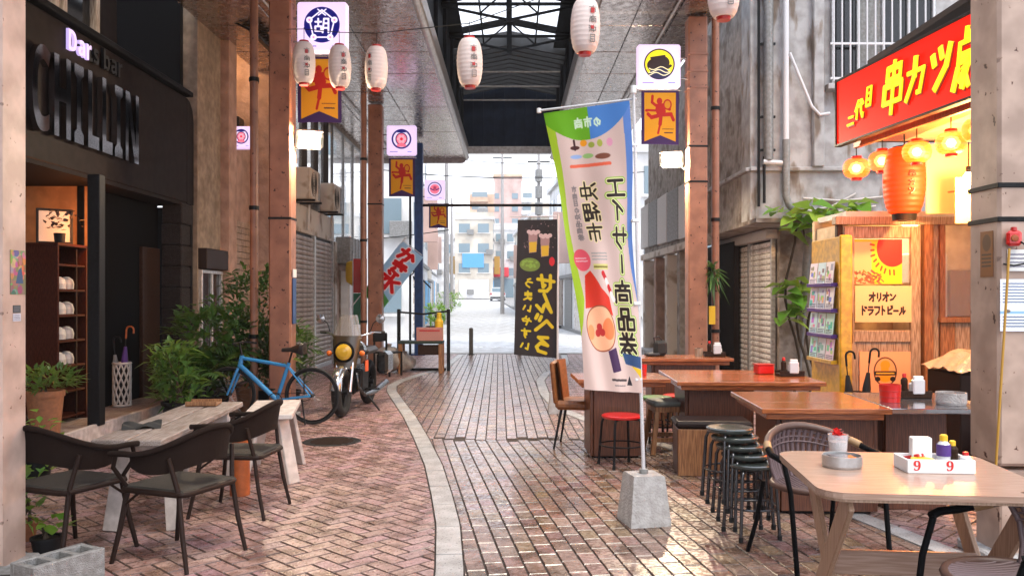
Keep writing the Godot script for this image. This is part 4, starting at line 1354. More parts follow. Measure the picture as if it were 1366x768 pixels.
	print_slab(door, "emblem_board", printed(im, 0.5), V(dx + 0.03, 0.66, D - 0.01), 0.56, 0.46, 0.012)
	bpart(b, "post", M.wood_orange_y, V(4.58, 1.15, D), Vector3(0.10, 2.3, 0.10), 0.006)
	bpart(b, "post", M.wood_door, V(4.68, 1.15, D + 0.03), Vector3(0.06, 2.3, 0.06), 0.006)
	bpart(b, "post", M.wood_dark, V(3.61, 1.15, D + 0.01), Vector3(0.06, 2.3, 0.08), 0.006)
	bpart(b, "head_beam", M.wood_door, V(5.0, 2.33, D), Vector3(2.9, 0.09, 0.11), 0.006)
	var wn := Node3D.new()
	wn.name = "window"
	b.add_child(wn, true)
	for x in [4.74, 5.40, 6.06]:
		bpart(wn, "frame", M.wood_orange_y, V(x, 1.78, D), Vector3(0.06, 1.02, 0.06), 0.004)
	bpart(wn, "sill", M.wood_orange_y, V(5.4, 1.24, D - 0.01), Vector3(1.4, 0.06, 0.1), 0.004)
	for x in [5.07, 5.73]:
		bpart(wn, "pane", M.pane, V(x, 1.78, D + 0.01), Vector3(0.6, 1.0, 0.006), 0.0)
	for k in 9:
		bpart(b, "wall_board", M.wood_door if k % 3 else M.wood_orange_y, V(4.80 + k * 0.165, 0.61, D + 0.004 * (k % 2)), Vector3(0.158, 1.2, 0.04), 0.004)
	# what stands behind the glass
	bpart(b, "back_wall", M.warm_wall, V(5.1, 1.2, 10.42), Vector3(2.9, 2.4, 0.08), 0.0)
	bpart(b, "side_wall", M.warm_wall, V(6.55, 1.5, 8.4), Vector3(0.08, 3.1, 6.5), 0.0)
	bpart(b, "inner_side_wall", M.warm_wall, V(3.70, 1.15, 9.97), Vector3(0.06, 2.3, 0.8), 0.0)
	bpart(b, "inner_roof", M.plaster_white, V(5.1, 2.41, 9.98), Vector3(2.8, 0.06, 0.88), 0.0)
	bpart(b, "cupboard", M.wood_red_y, V(5.25, 0.9, 10.08), Vector3(0.5, 1.8, 0.5), 0.01)
	bpart(b, "fridge", M.plaster_white, V(4.78, 1.0, 10.1), Vector3(0.42, 2.0, 0.5), 0.02)
	bpart(b, "stool_seat", M.wood_red_y, V(5.05, 0.86, 9.66), Vector3(0.34, 0.05, 0.34), 0.01)
	lamp_omni(V(4.6, 2.2, 9.95), Color(1.0, 0.74, 0.48), 0.25, 0.1)  # unseen lamp, placed to warm the room behind the door glass
	lpart(b, "ceiling_lamp", M.bulb_soft, [Vector2(0, 0), Vector2(0.07, 0.02), Vector2(0.09, 0.06), Vector2(0, 0.08)], V(4.6, 2.27, 9.95), 14)  # fixture of that lamp, out of view behind the door head
	# cream board above the window, with its small notice and the bare bulb before it
	im = blank(256, 160, Color(0.93, 0.83, 0.62))
	glyph(im, "の", 74, 8, 44, 46, 4.0, Color(0.14, 0.08, 0.04))
	dot_line(im, Vector2(34, 110), Vector2(130, 92), 2, Color(0.55, 0.45, 0.32))
	print_slab(b, "cream_board", printed(im, 0.6), V(5.3, 2.75, 9.2), 1.75, 0.74, 0.03)
	im = blank(120, 110, Color(0.95, 0.84, 0.58))
	scribble(im, 78, 36, 16, 40, 6, Color(0.15, 0.1, 0.06))
	print_slab(b, "notice_board", printed(im, 0.6), V(4.66, 2.46, 8.6), 0.44, 0.46, 0.012, Basis(Vector3.UP, deg_to_rad(-8)))
	# soffit and canopy edge behind the sign
	var cv := thing("bar_canopy", "warm lit board canopy behind the red sign", "canopy")
	for k in 7:
		bpart(cv, "board", M.wood_orange_y if k == 0 else M.warm_wall, V(3.86 + k * 0.40 + 0.2, 3.21 + 0.003 * (k % 2), 7.2), Vector3(0.394, 0.04, 4.4), 0.004)
	bpart(cv, "edge_beam", M.wood_orange_y, V(3.95, 3.14, 7.2), Vector3(0.05, 0.08, 4.3), 0.006, Basis(Vector3.UP, deg_to_rad(6.0)))
	bpart(cv, "edge_beam", M.frame_brown, V(5.3, 3.25, 9.44), Vector3(2.9, 0.12, 0.08), 0.006)
	bpart(cv, "top_cover", M.frame_brown, V(5.2, 4.05, 7.2), Vector3(2.6, 0.06, 4.5), 0.0)
	# bare bulb
	var bl := thing("bare_bulb", "bare glaring bulb hanging before the cream board", "light bulb", V(4.40, 2.62, 8.3))
	lpart(bl, "glass_bulb", M.bulb, [Vector2(0, -0.06), Vector2(0.04, -0.045), Vector2(0.058, 0.0), Vector2(0.045, 0.04), Vector2(0.02, 0.075), Vector2(0, 0.08)], Vector3.ZERO, 14)
	lpart(bl, "socket", M.iron, [Vector2(0.022, 0.07), Vector2(0.024, 0.13), Vector2(0, 0.135)], Vector3.ZERO, 10)
	tpart(bl, "cord", M.iron, [Vector3(0, 0.13, 0), Vector3(0, 0.54, 0)], 0.006, 5)
	lamp_omni(V(4.40, 2.62, 8.3), Color(1.0, 0.72, 0.42), 2.0, 0.05)
	# the red sign, tilted a little off the street
	var sg := thing("red_sign", "long lit red shop sign with yellow brush lettering over the bar", "sign", V(3.57, 3.14, 9.4), -90 + 6.05)
	bpart(sg, "face_panel", M.sign_red, Vector3(2.1, 0.35, 0.0), Vector3(4.2, 0.70, 0.05), 0.004)
	for h in [0.0, 0.70]:
		bpart(sg, "frame", M.iron, Vector3(2.1, h, 0.0), Vector3(4.26, 0.025, 0.075), 0.003)
	for x in [-0.01, 4.21]:
		bpart(sg, "frame", M.iron, Vector3(x, 0.35, 0.001), Vector3(0.025, 0.7, 0.075), 0.003)
	bpart(sg, "back_box", M.grey, Vector3(2.1, 0.35, -0.12), Vector3(4.1, 0.62, 0.19), 0.01)
	for e in [["二", 0.25, 0.14, 0.15, 0.13], ["代", 0.43, 0.20, 0.15, 0.18], ["目", 0.63, 0.29, 0.12, 0.18], ["串", 0.96, 0.12, 0.33, 0.48], ["カ", 1.36, 0.18, 0.32, 0.36], ["ツ", 1.74, 0.18, 0.32, 0.38], ["劇", 2.12, 0.11, 0.36, 0.47], ["場", 2.56, 0.12, 0.36, 0.46]]:
		var st := mb()
		var k: float = e[4]
		letters(st, e[0], Vector3(e[1], e[2], 0.034), e[3], k, 0.052 if k > 0.3 else 0.024, 0.022, k * 0.16)
		obj("sign_letter", st, M.sign_yellow, sg)
		st = mb()
		letters(st, e[0], Vector3(e[1] + 0.008, e[2] - 0.01, 0.027), e[3], k, 0.066 if k > 0.3 else 0.038, 0.012, k * 0.16)
		obj("letter_shadow", st, M.red_deep, sg)
	# paper lanterns under the sign
	var big := thing("big_paper_lantern", "big long orange red paper lantern hanging under the red sign", "lantern", V(4.10, 2.36, 9.0))
	var prof := [Vector2(0.13, 0.0)]
	for i in 25:
		var t := i / 24.0
		prof.append(Vector2(0.125 + 0.085 * pow(sin(PI * clampf(t, 0.02, 0.98)), 0.35) - 0.004 * (i % 2), 0.02 + 0.66 * t))
	lpart(big, "shade", M.lantern_red, prof, Vector3.ZERO, 24)
	lpart(big, "lower_ring", M.iron, [Vector2(0.0, -0.07), Vector2(0.115, -0.07), Vector2(0.125, 0.0), Vector2(0.0, 0.0)], Vector3.ZERO, 20)
	lpart(big, "upper_ring", M.iron, [Vector2(0.0, 0.70), Vector2(0.115, 0.70), Vector2(0.125, 0.67), Vector2(0.0, 0.67)], Vector3.ZERO, 20)
	tpart(big, "hook", M.iron, [Vector3(0, 0.7, 0), Vector3(0, 0.86, 0)], 0.008, 6)
	var st2 := mb()
	for i in 3:
		letters(st2, ["串", "カ", "ツ"][i], Vector3(-0.05, 0.14 - i * 0.0 + (0.22 - i * 0.085), 0.206), 0.07, 0.07, 0.010, 0.014)
	obj("lettering", st2, M.red_deep, big)
	lamp_omni(V(4.06, 2.20, 8.75), Color(1.0, 0.45, 0.18), 0.12, 0.12)
	var ball: Node3D
	var spots := [[3.72, 2.88, 9.30, "farthest round glowing lantern, left of the big long lantern"], [3.92, 2.93, 9.12, "round glowing lantern half hidden behind the big long lantern"], [4.02, 2.93, 8.55, "round glowing lantern just right of the big long lantern"], [4.13, 2.94, 8.10, "second round glowing lantern right of the big long lantern"], [4.13, 2.97, 7.62, "round glowing lantern nearest the pale pink column"]]
	for i in spots.size():
		var e = spots[i]
		if i == 0:
			ball = thing("round_lantern", e[3], "lantern", V(e[0], e[1], e[2]), 0, "round lanterns under the red sign")
			prof = []
			for k in 15:
				var t := -1.0 + 2.0 * k / 14.0
				prof.append(Vector2(0.055 + 0.085 * sqrt(maxf(0.0, 1.0 - t * t)) - 0.0025 * (k % 2), 0.105 * t))
			lpart(ball, "shade", M.lantern_ball, prof, Vector3.ZERO, 20)
			lpart(ball, "inner_glow", M.lantern_glow_shell, [Vector2(0, -0.07), Vector2(0.055, -0.05), Vector2(0.082, 0), Vector2(0.055, 0.05), Vector2(0, 0.07)], Vector3.ZERO, 14)  # added glowing shell, grades the bulb light out towards the paper
			lpart(ball, "bulb", M.lantern_bulb, [Vector2(0, -0.045), Vector2(0.03, -0.035), Vector2(0.047, 0), Vector2(0.03, 0.035), Vector2(0, 0.045)], Vector3.ZERO, 12)
			lpart(ball, "lower_ring", M.red_deep, [Vector2(0, -0.13), Vector2(0.055, -0.13), Vector2(0.058, -0.104), Vector2(0, -0.104)], Vector3.ZERO, 16)
			lpart(ball, "upper_ring", M.red_deep, [Vector2(0, 0.13), Vector2(0.055, 0.13), Vector2(0.058, 0.104), Vector2(0, 0.104)], Vector3.ZERO, 16)
			tpart(ball, "cord", M.iron, [Vector3(0, 0.13, 0), Vector3(0, 0.26, 0)], 0.006, 5)
		else:
			dup(ball, "round_lantern", e[3], V(e[0], e[1], e[2]))
		lamp_omni(V(e[0], e[1], e[2]), Color(1.0, 0.60, 0.28), 0.16, 0.09)
	# brochure stand
	var cb := thing("brochure_stand", "tall golden yellow brochure stand full of leaflets left of the bar door", "stand", V(3.38, 0, 9.32), -90)
	bpart(cb, "body", M.cabinet_gold, Vector3(0, 1.06, -0.06), Vector3(0.86, 2.12, 0.10), 0.012)
	bpart(cb, "side_post", M.cabinet_gold, Vector3(0.45, 1.06, -0.055), Vector3(0.05, 2.14, 0.13), 0.014)
	for r in 4:
		bpart(cb, "pocket", M.purple if r < 3 else M.cabinet_gold, Vector3(0.0, 1.62 - r * 0.27, 0.03), Vector3(0.74, 0.04, 0.07), 0.004)
		for k in 3:
			im = blank(48, 64, Color(rf(0.75, 0.95), rf(0.8, 0.93), rf(0.85, 0.97)))
			for q in 6:
				im.fill_rect(Rect2i(int(rf(2, 30)), int(rf(2, 40)), int(rf(8, 18)), int(rf(8, 22))), Color(rf(0.3, 0.9), rf(0.4, 0.85), rf(0.4, 0.9)))
			scribble(im, 5, 46, 38, 14, 3, Color(0.2, 0.2, 0.35))
			print_slab(cb, "leaflet", printed(im, 0.4), Vector3(-0.245 + k * 0.245, 1.745 - r * 0.27, 0.03), 0.225, 0.235, 0.004, Basis(Vector3.RIGHT, deg_to_rad(-6)))
	# shop counter with wrapped grill
	var g := thing("wrapped_grill", "dark grill counter under a crumpled golden plastic cover, right of the door", "grill", V(4.42, 0, 8.05))
	bpart(g, "cabinet", M.frame_brown, Vector3(0.1, 0.40, 0), Vector3(0.98, 0.8, 0.62), 0.012)
	bpart(g, "shelf", M.iron, Vector3(0.1, 0.50, 0.335), Vector3(0.9, 0.03, 0.04), 0.004)
	var cl := cloth(func(u, v):
		var x: float = lerpf(-0.44, 0.66, u)
		var z: float = lerpf(-0.36, 0.36, v)
		var e: float = minf(minf(u, 1.0 - u), minf(v, 1.0 - v))
		return Vector3(x * (1.0 + 0.0 * v), 0.83 + 0.14 * smoothstep(0.0, 0.22, e) + 0.022 * sin(u * 23.0 + v * 7.0) * sin(v * 17.0 - u * 5.0) + 0.05 * u, z), 26, 18)
	obj("cover", cl, M.foil, g)
	var rc := thing("red_crate", "low red plastic crate on the floor beside the grill counter", "crate", V(4.35, 0, 7.35), 8)
	for s in [-1.0, 1.0]:
		bpart(rc, "side", M.orange_red, Vector3(s * 0.26, 0.15, 0), Vector3(0.03, 0.30, 0.36), 0.005)
		bpart(rc, "side", M.orange_red, Vector3(0, 0.15, s * 0.185), Vector3(0.55, 0.30, 0.03), 0.005)
	bpart(rc, "base", M.orange_red, Vector3(0, 0.02, 0), Vector3(0.50, 0.03, 0.34), 0.003)
	bpart(rc, "contents", M.yellow, Vector3(0, 0.22, 0), Vector3(0.46, 0.10, 0.30), 0.02)
	# umbrella stand by the door
	var us := thing("umbrella_holder", "wire umbrella holder with black umbrellas in front of the bar door", "umbrella stand", V(3.52, 0, 8.75))
	st2 = mb()
	for h in [0.05, 0.30, 0.52]:
		ring(st2, Vector3(0, h, 0), 0.13, 0.008, Basis(Vector3.RIGHT, PI / 2), 20, 6)
	for k in 10:
		var a := TAU * k / 10
		tube(st2, [Vector3(cos(a) * 0.13, 0.05, sin(a) * 0.13), Vector3(cos(a) * 0.13, 0.52, sin(a) * 0.13)], 0.005, 5)
	obj("basket", st2, M.frame_brown, us)
	lpart(us, "base", M.iron, [Vector2(0, 0), Vector2(0.14, 0), Vector2(0.14, 0.03), Vector2(0, 0.03)], Vector3.ZERO, 18)
	for e in [[0.03, 0.02, 0.10, 0.97, "black furled umbrella with a hooked handle, upright in the wire holder"], [-0.05, 0.0, -0.09, 0.93, "black furled umbrella leaning left in the wire holder"]]:
		umbrella("umbrella", e[4], V(3.52 + e[0], 0.03, 8.75), e[2], e[3], M.cloth_dark, M.iron)

func umbrella(called: String, label: String, at: Vector3, lean: float, l: float, cm: Material, hm: Material) -> void:
	var u := thing(called, label, "umbrella", at)
	u.rotation.z = -lean
	tpart(u, "canopy", cm, [Vector3(0, 0.06, 0), Vector3(0, 0.2, 0), Vector3(0, l * 0.55, 0), Vector3(0, l * 0.72, 0)], [0.012, 0.025, 0.042, 0.018], 9)
	tpart(u, "shaft", M.iron, [Vector3(0, 0.0, 0), Vector3(0, l * 0.86, 0)], 0.006, 6)
	var pts := [Vector3(0, l * 0.82, 0)]
	for i in 8:
		var a := PI * i / 7.0
		pts.append(Vector3(0.045 - 0.045 * cos(a), l * 0.93 + 0.045 * sin(a), 0))
	pts.append(Vector3(0.09, l * 0.89, 0))
	tpart(u, "handle", hm, pts, 0.011, 7)

# ------------------------------------------------------------------ hanging signs
func emblem(kind: int) -> StandardMaterial3D:
	var im := blank(160, 160, Color(0.90, 0.80, 0.97))
	for i in 10:
		var k := 1.0 - i * 0.1
		disc(im, Vector2(80, 76), 110 * k, 110 * k, Color(0.94, 0.87, 0.99, 0.18))  # soft backlight glow painted into the face, paler towards the middle
	var c := Vector2(80, 74)
	var navy := Color(0.05, 0.05, 0.42)
	if kind == 0:
		disc(im, c, 60, 60, navy)
		var w := Color(0.95, 0.92, 1.0)
		var pts := [Vector2(80, 24), Vector2(38, 58), Vector2(52, 116), Vector2(108, 116), Vector2(122, 58)]
		for i in 5:
			dot_line(im, pts[i], pts[(i + 1) % 5], 2.6, w)
		dot_line(im, Vector2(66, 22), Vector2(92, 42), 2.4, w)
		dot_line(im, Vector2(94, 22), Vector2(68, 42), 2.4, w)
		for p in [pts[1], pts[2], pts[3], pts[4]]:
			disc(im, p, 11, 11, w)
			disc(im, p, 4, 4, Color(0.9, 0.6, 0.75))
		glyph(im, "胡", 58, 54, 44, 46, 3.4, w)
	elif kind == 1:
		disc(im, c, 56, 56, navy)
		disc(im, c, 47, 47, Color(0.92, 0.86, 0.98))
		disc(im, c, 34, 36, Color(0.10, 0.06, 0.30))
		disc(im, c, 29, 31, Color(0.95, 0.42, 0.55))
		for i in 6:
			var a := TAU * i / 6
			disc(im, c + Vector2(cos(a), sin(a)) * 17, 9, 9, Color(0.98, 0.66, 0.74))
		disc(im, c, 8, 8, Color(0.85, 0.15, 0.25))
		dot_line(im, Vector2(60, 30), Vector2(100, 30), 7, navy)
		dot_line(im, Vector2(62, 110), Vector2(98, 110), 8, Color(0.95, 0.45, 0.55))
	elif kind == 2:
		disc(im, c, 58, 58, navy)
		disc(im, c, 50, 50, Color(0.92, 0.84, 0.97))
		disc(im, c, 40, 40, Color(0.96, 0.46, 0.56))
		dot_line(im, Vector2(44, 70), Vector2(68, 84), 4, navy)
		dot_line(im, Vector2(116, 70), Vector2(92, 84), 4, navy)
		glyph(im, "市", 66, 50, 28, 40, 3.0, Color(0.55, 0.1, 0.3))
	else:
		disc(im, c, 60, 60, Color(0.08, 0.07, 0.14))
		disc(im, c, 55, 55, Color(0.97, 0.92, 0.12))
		var dk := Color(0.16, 0.09, 0.08)
		disc(im, Vector2(74, 78), 42, 30, dk)
		disc(im, Vector2(92, 68), 28, 26, dk)
		disc(im, Vector2(80, 110), 40, 20, Color(0.12, 0.10, 0.26))
		dot_line(im, Vector2(48, 50), Vector2(100, 42), 4, dk)
		dot_line(im, Vector2(108, 92), Vector2(124, 80), 5, dk)
		for r in 3:
			for q in 9:
				var x := 40.0 + q * 9.0
				dot_line(im, Vector2(x, 90 + r * 11 + 6 * sin(q * 0.9 + r)), Vector2(x + 9, 90 + r * 11 + 6 * sin((q + 1) * 0.9 + r)), 1.8, Color(0.97, 0.93, 0.75))
	scribble(im, 16, 142, 44, 8, 1, Color(0.45, 0.40, 0.75))
	scribble(im, 116, 142, 24, 8, 1, Color(0.35, 0.40, 0.80))
	return printed(im, 0.3, 0.30)

func light_box(at: Vector3, s: float, side: float, m: Material, label: String, rods := true) -> void:
	# a lit box sign on two rods; side = where its column stands
	var o := thing("light_box_sign", label, "lit sign", at, 0, "square lit box signs on the columns")
	bpart(o, "case", M.lamp_case, Vector3.ZERO, Vector3(s, s, 0.14), 0.03)
	print_slab(o, "sign_face", m, Vector3(0, 0, 0.074), s * 0.94, s * 0.94, 0.006)
	print_slab(o, "sign_face", m, Vector3(0, 0, -0.074), s * 0.94, s * 0.94, 0.006)
	if rods:
		for y in [-0.17, 0.12]:
			tpart(o, "rod", M.steel, [Vector3(side * s * 0.5, y, 0), Vector3(side * (s * 0.5 + 0.13), y, 0)], 0.016, 6)

func pennant(at: Vector3, w: float, h: float, label: String, m: Material) -> void:
	var o := thing("dancer_pennant", label, "banner", at, 0, "yellow pennants under the lit box signs")
	tpart(o, "rod", M.steel, [Vector3(-w * 0.56, 0, 0), Vector3(w * 0.56, 0, 0)], 0.012, 6)
	var ph := at.x * 3.0
	var st := cloth(func(u, v): return Vector3((u - 0.5) * w, -v * h, 0.018 * sin(u * 5.0 + ph) * v), 8, 8)
	obj("cloth", st, m, o)

func pennant_print() -> StandardMaterial3D:
	var im := blank(150, 192, Color(0.24, 0.10, 0.36))
	poly(im, PackedVector2Array([Vector2(12, 8), Vector2(138, 8), Vector2(138, 182), Vector2(75, 160), Vector2(12, 182)]), Color(0.93, 0.66, 0.05))
	var r := Color(0.78, 0.10, 0.03)
	disc(im, Vector2(72, 38), 11, 12, r)
	poly(im, PackedVector2Array([Vector2(58, 48), Vector2(90, 46), Vector2(98, 74), Vector2(92, 92), Vector2(64, 92), Vector2(56, 70)]), r)
	for e in [[58, 54, 42, 42, 5], [42, 42, 44, 20, 5], [88, 52, 112, 66, 6], [112, 66, 104, 44, 5], [66, 90, 40, 96, 7], [40, 96, 26, 84, 6], [78, 88, 74, 120, 7], [74, 120, 66, 152, 4], [88, 86, 118, 84, 7], [118, 84, 128, 104, 6], [60, 72, 26, 70, 4]]:
		dot_line(im, Vector2(e[0], e[1]), Vector2(e[2], e[3]), e[4], r)
	disc(im, Vector2(104, 50), 17, 19, r)
	disc(im, Vector2(104, 50), 12, 14, Color(0.90, 0.60, 0.05))
	disc(im, Vector2(22, 71), 8, 5, r)
	scribble(im, 84, 134, 46, 6, 1, Color(0.55, 0.3, 0.1))
	scribble(im, 92, 146, 34, 8, 1, Color(0.25, 0.12, 0.2))
	return printed(im, 0.7, 0.0, 0.10)

func build_hanging() -> void:
	var e1 := emblem(1)
	var e2 := emblem(2)
	light_box(V(-2.33, 4.80, 10.62), 0.62, -1.0, emblem(0), "largest lit box sign, navy disc with a white character, above the left lanterns")
	light_box(V(-2.29, 4.73, 17.9), 0.62, -1.0, e1, "lit box sign with pink flower crest beside the column by the bags")
	light_box(V(-1.97, 4.21, 22.0), 0.52, -1.0, e2, "lit box sign with pink disc in navy ring beside the blue column")
	light_box(V(-4.35, 4.05, 13.9), 0.36, -1.0, e1, "small lit crest sign on the wall below the lit upper room", false)
	light_box(V(2.09, 4.77, 12.3), 0.62, 1.0, emblem(3), "lit box sign with dark wave beast on yellow disc, right of the tall banner")
	var pp := pennant_print()
	pennant(V(-2.33, 4.40, 10.42), 0.53, 0.80, "yellow purple pennant with red dancer behind the white lanterns", pp)
	pennant(V(-2.29, 4.37, 17.9), 0.54, 0.80, "yellow purple pennant with red dancer under the pink flower crest sign", pp)
	pennant(V(-1.88, 3.86, 22.0), 0.48, 0.62, "yellow purple pennant with red dancer near the blue column", pp)
	pennant(V(2.09, 4.40, 12.15), 0.53, 0.76, "yellow purple pennant with red dancer right of the tall banner", pp)
	flood_lamp(V(-2.50, 3.42, 10.64), V(-0.4, 1.6, 5.0), V(-2.70, 3.30, 10.64), 3.0, "glaring flood lamp on the salmon column left, below the pennant")
	flood_lamp(V(2.29, 3.45, 12.37), V(0.6, 1.6, 6.0), V(2.50, 3.30, 12.36), 6.0, "glaring flood lamp on the salmon column right, below the pennant")
	# string of white paper lanterns across the street
	var wire := thing("lantern_wire", "thin wire carrying the white paper lanterns across the street", "wire")
	var at := [V(-2.44, 4.23, 10.1), V(-2.0, 4.16, 10.0), V(-1.56, 4.12, 9.9), V(-0.43, 3.87, 8.75), V(0.655, 3.91, 7.7), V(1.72, 4.0, 7.0)]
	var pts := [V(-2.72, 4.72, 10.4)]
	for p in at:
		pts.append(p + Vector3(0, 0.40, 0))
	pts.append(V(2.72, 4.55, 5.1))
	tpart(wire, "wire", M.iron, pts, 0.005, 5)
	var labels := ["white paper lantern hanging just before the largest lit box sign, leftmost of six", "second white paper lantern from the left, before the pennant", "third white paper lantern from the left, alone before the silvery canopy", "white paper lantern hanging in the middle below the glazed roof", "large white paper lantern hanging above the tall banner", "nearest white paper lantern, cut by the top edge at the right"]
	var first: Node3D
	for i in 6:
		if i == 0:
			first = thing("paper_lantern", labels[0], "lantern", at[0], 0, "white paper lanterns on one wire")
			var prof := []
			for k in 23:
				var t := k / 22.0
				prof.append(Vector2(0.055 + 0.078 * pow(sin(PI * clampf(t, 0.01, 0.99)), 0.32) - 0.0018 * (k % 2), -0.235 + 0.47 * t))
			lpart(first, "shade", M.lantern_white, prof, Vector3.ZERO, 22)
			lpart(first, "lower_ring", M.red_deep, [Vector2(0, -0.262), Vector2(0.055, -0.262), Vector2(0.06, -0.234), Vector2(0, -0.234)], Vector3.ZERO, 16)
			lpart(first, "upper_ring", M.red_deep, [Vector2(0, 0.262), Vector2(0.055, 0.262), Vector2(0.06, 0.234), Vector2(0, 0.234)], Vector3.ZERO, 16)
			tpart(first, "cord", M.iron, [Vector3(0, 0.25, 0), Vector3(0, 0.42, 0)], 0.004, 5)
			var st := mb()
			for q in 4:
				letters(st, ["市", "商", "沖", "目"][q], Vector3(-0.01, 0.085 - q * 0.085, 0.135), 0.062, 0.062, 0.008, 0.006)
			obj("lettering", st, M.grey, first)
			bpart(first, "red_mark", M.red_deep, Vector3(0.02, 0.105, 0.136), Vector3(0.035, 0.045, 0.006), 0.002)
			bpart(first, "red_mark", M.red_deep, Vector3(0.02, -0.045, 0.136), Vector3(0.03, 0.03, 0.006), 0.002)
		else:
			var o := dup(first, "paper_lantern", labels[i], at[i])
			o.rotation.y = [0.0, 0.35, -0.6, 0.2, 0.25, 0.0][i]
			o.rotation.z = [0.0, 0.02, -0.015, 0.01, -0.02, 0.0][i]
	first.rotation.y = 0.30

# ------------------------------------------------------------------ banners on poles
func banner_base(o: Node3D, s: float) -> void:
	var st := mb()
	var h := 0.325 * s
	var b := 0.138 * s
	var t := 0.10 * s
	var prof := [[b, 0.0], [b, 0.02], [t + 0.008, h - 0.012], [t, h]]
	for i in prof.size() - 1:
		for k in 4:
			var q := []
			for e in [[i, k], [i, k + 1], [i + 1, k + 1], [i + 1, k]]:
				var r: float = prof[e[0]][0]
				var sx: float = [-1, 1, 1, -1][e[1] % 4]
				var sz: float = [-1, -1, 1, 1][e[1] % 4]
				q.append(Vector3(sx * r, prof[e[0]][1], sz * r))
			var m: Vector3 = q[0] + q[1] + q[2] + q[3]
			quad(st, q[0], q[1], q[2], q[3], Vector3(m.x, 0.15, m.z).normalized())
	quad(st, Vector3(-t, h, -t), Vector3(t, h, -t), Vector3(t, h, t), Vector3(-t, h, t), Vector3.UP)
	obj("weight_block", st, M.base_grey, o)
	lpart(o, "socket", M.grey, [Vector2(0.03, h), Vector2(0.03, h + 0.03), Vector2(0.0, h + 0.03)], Vector3.ZERO, 12)

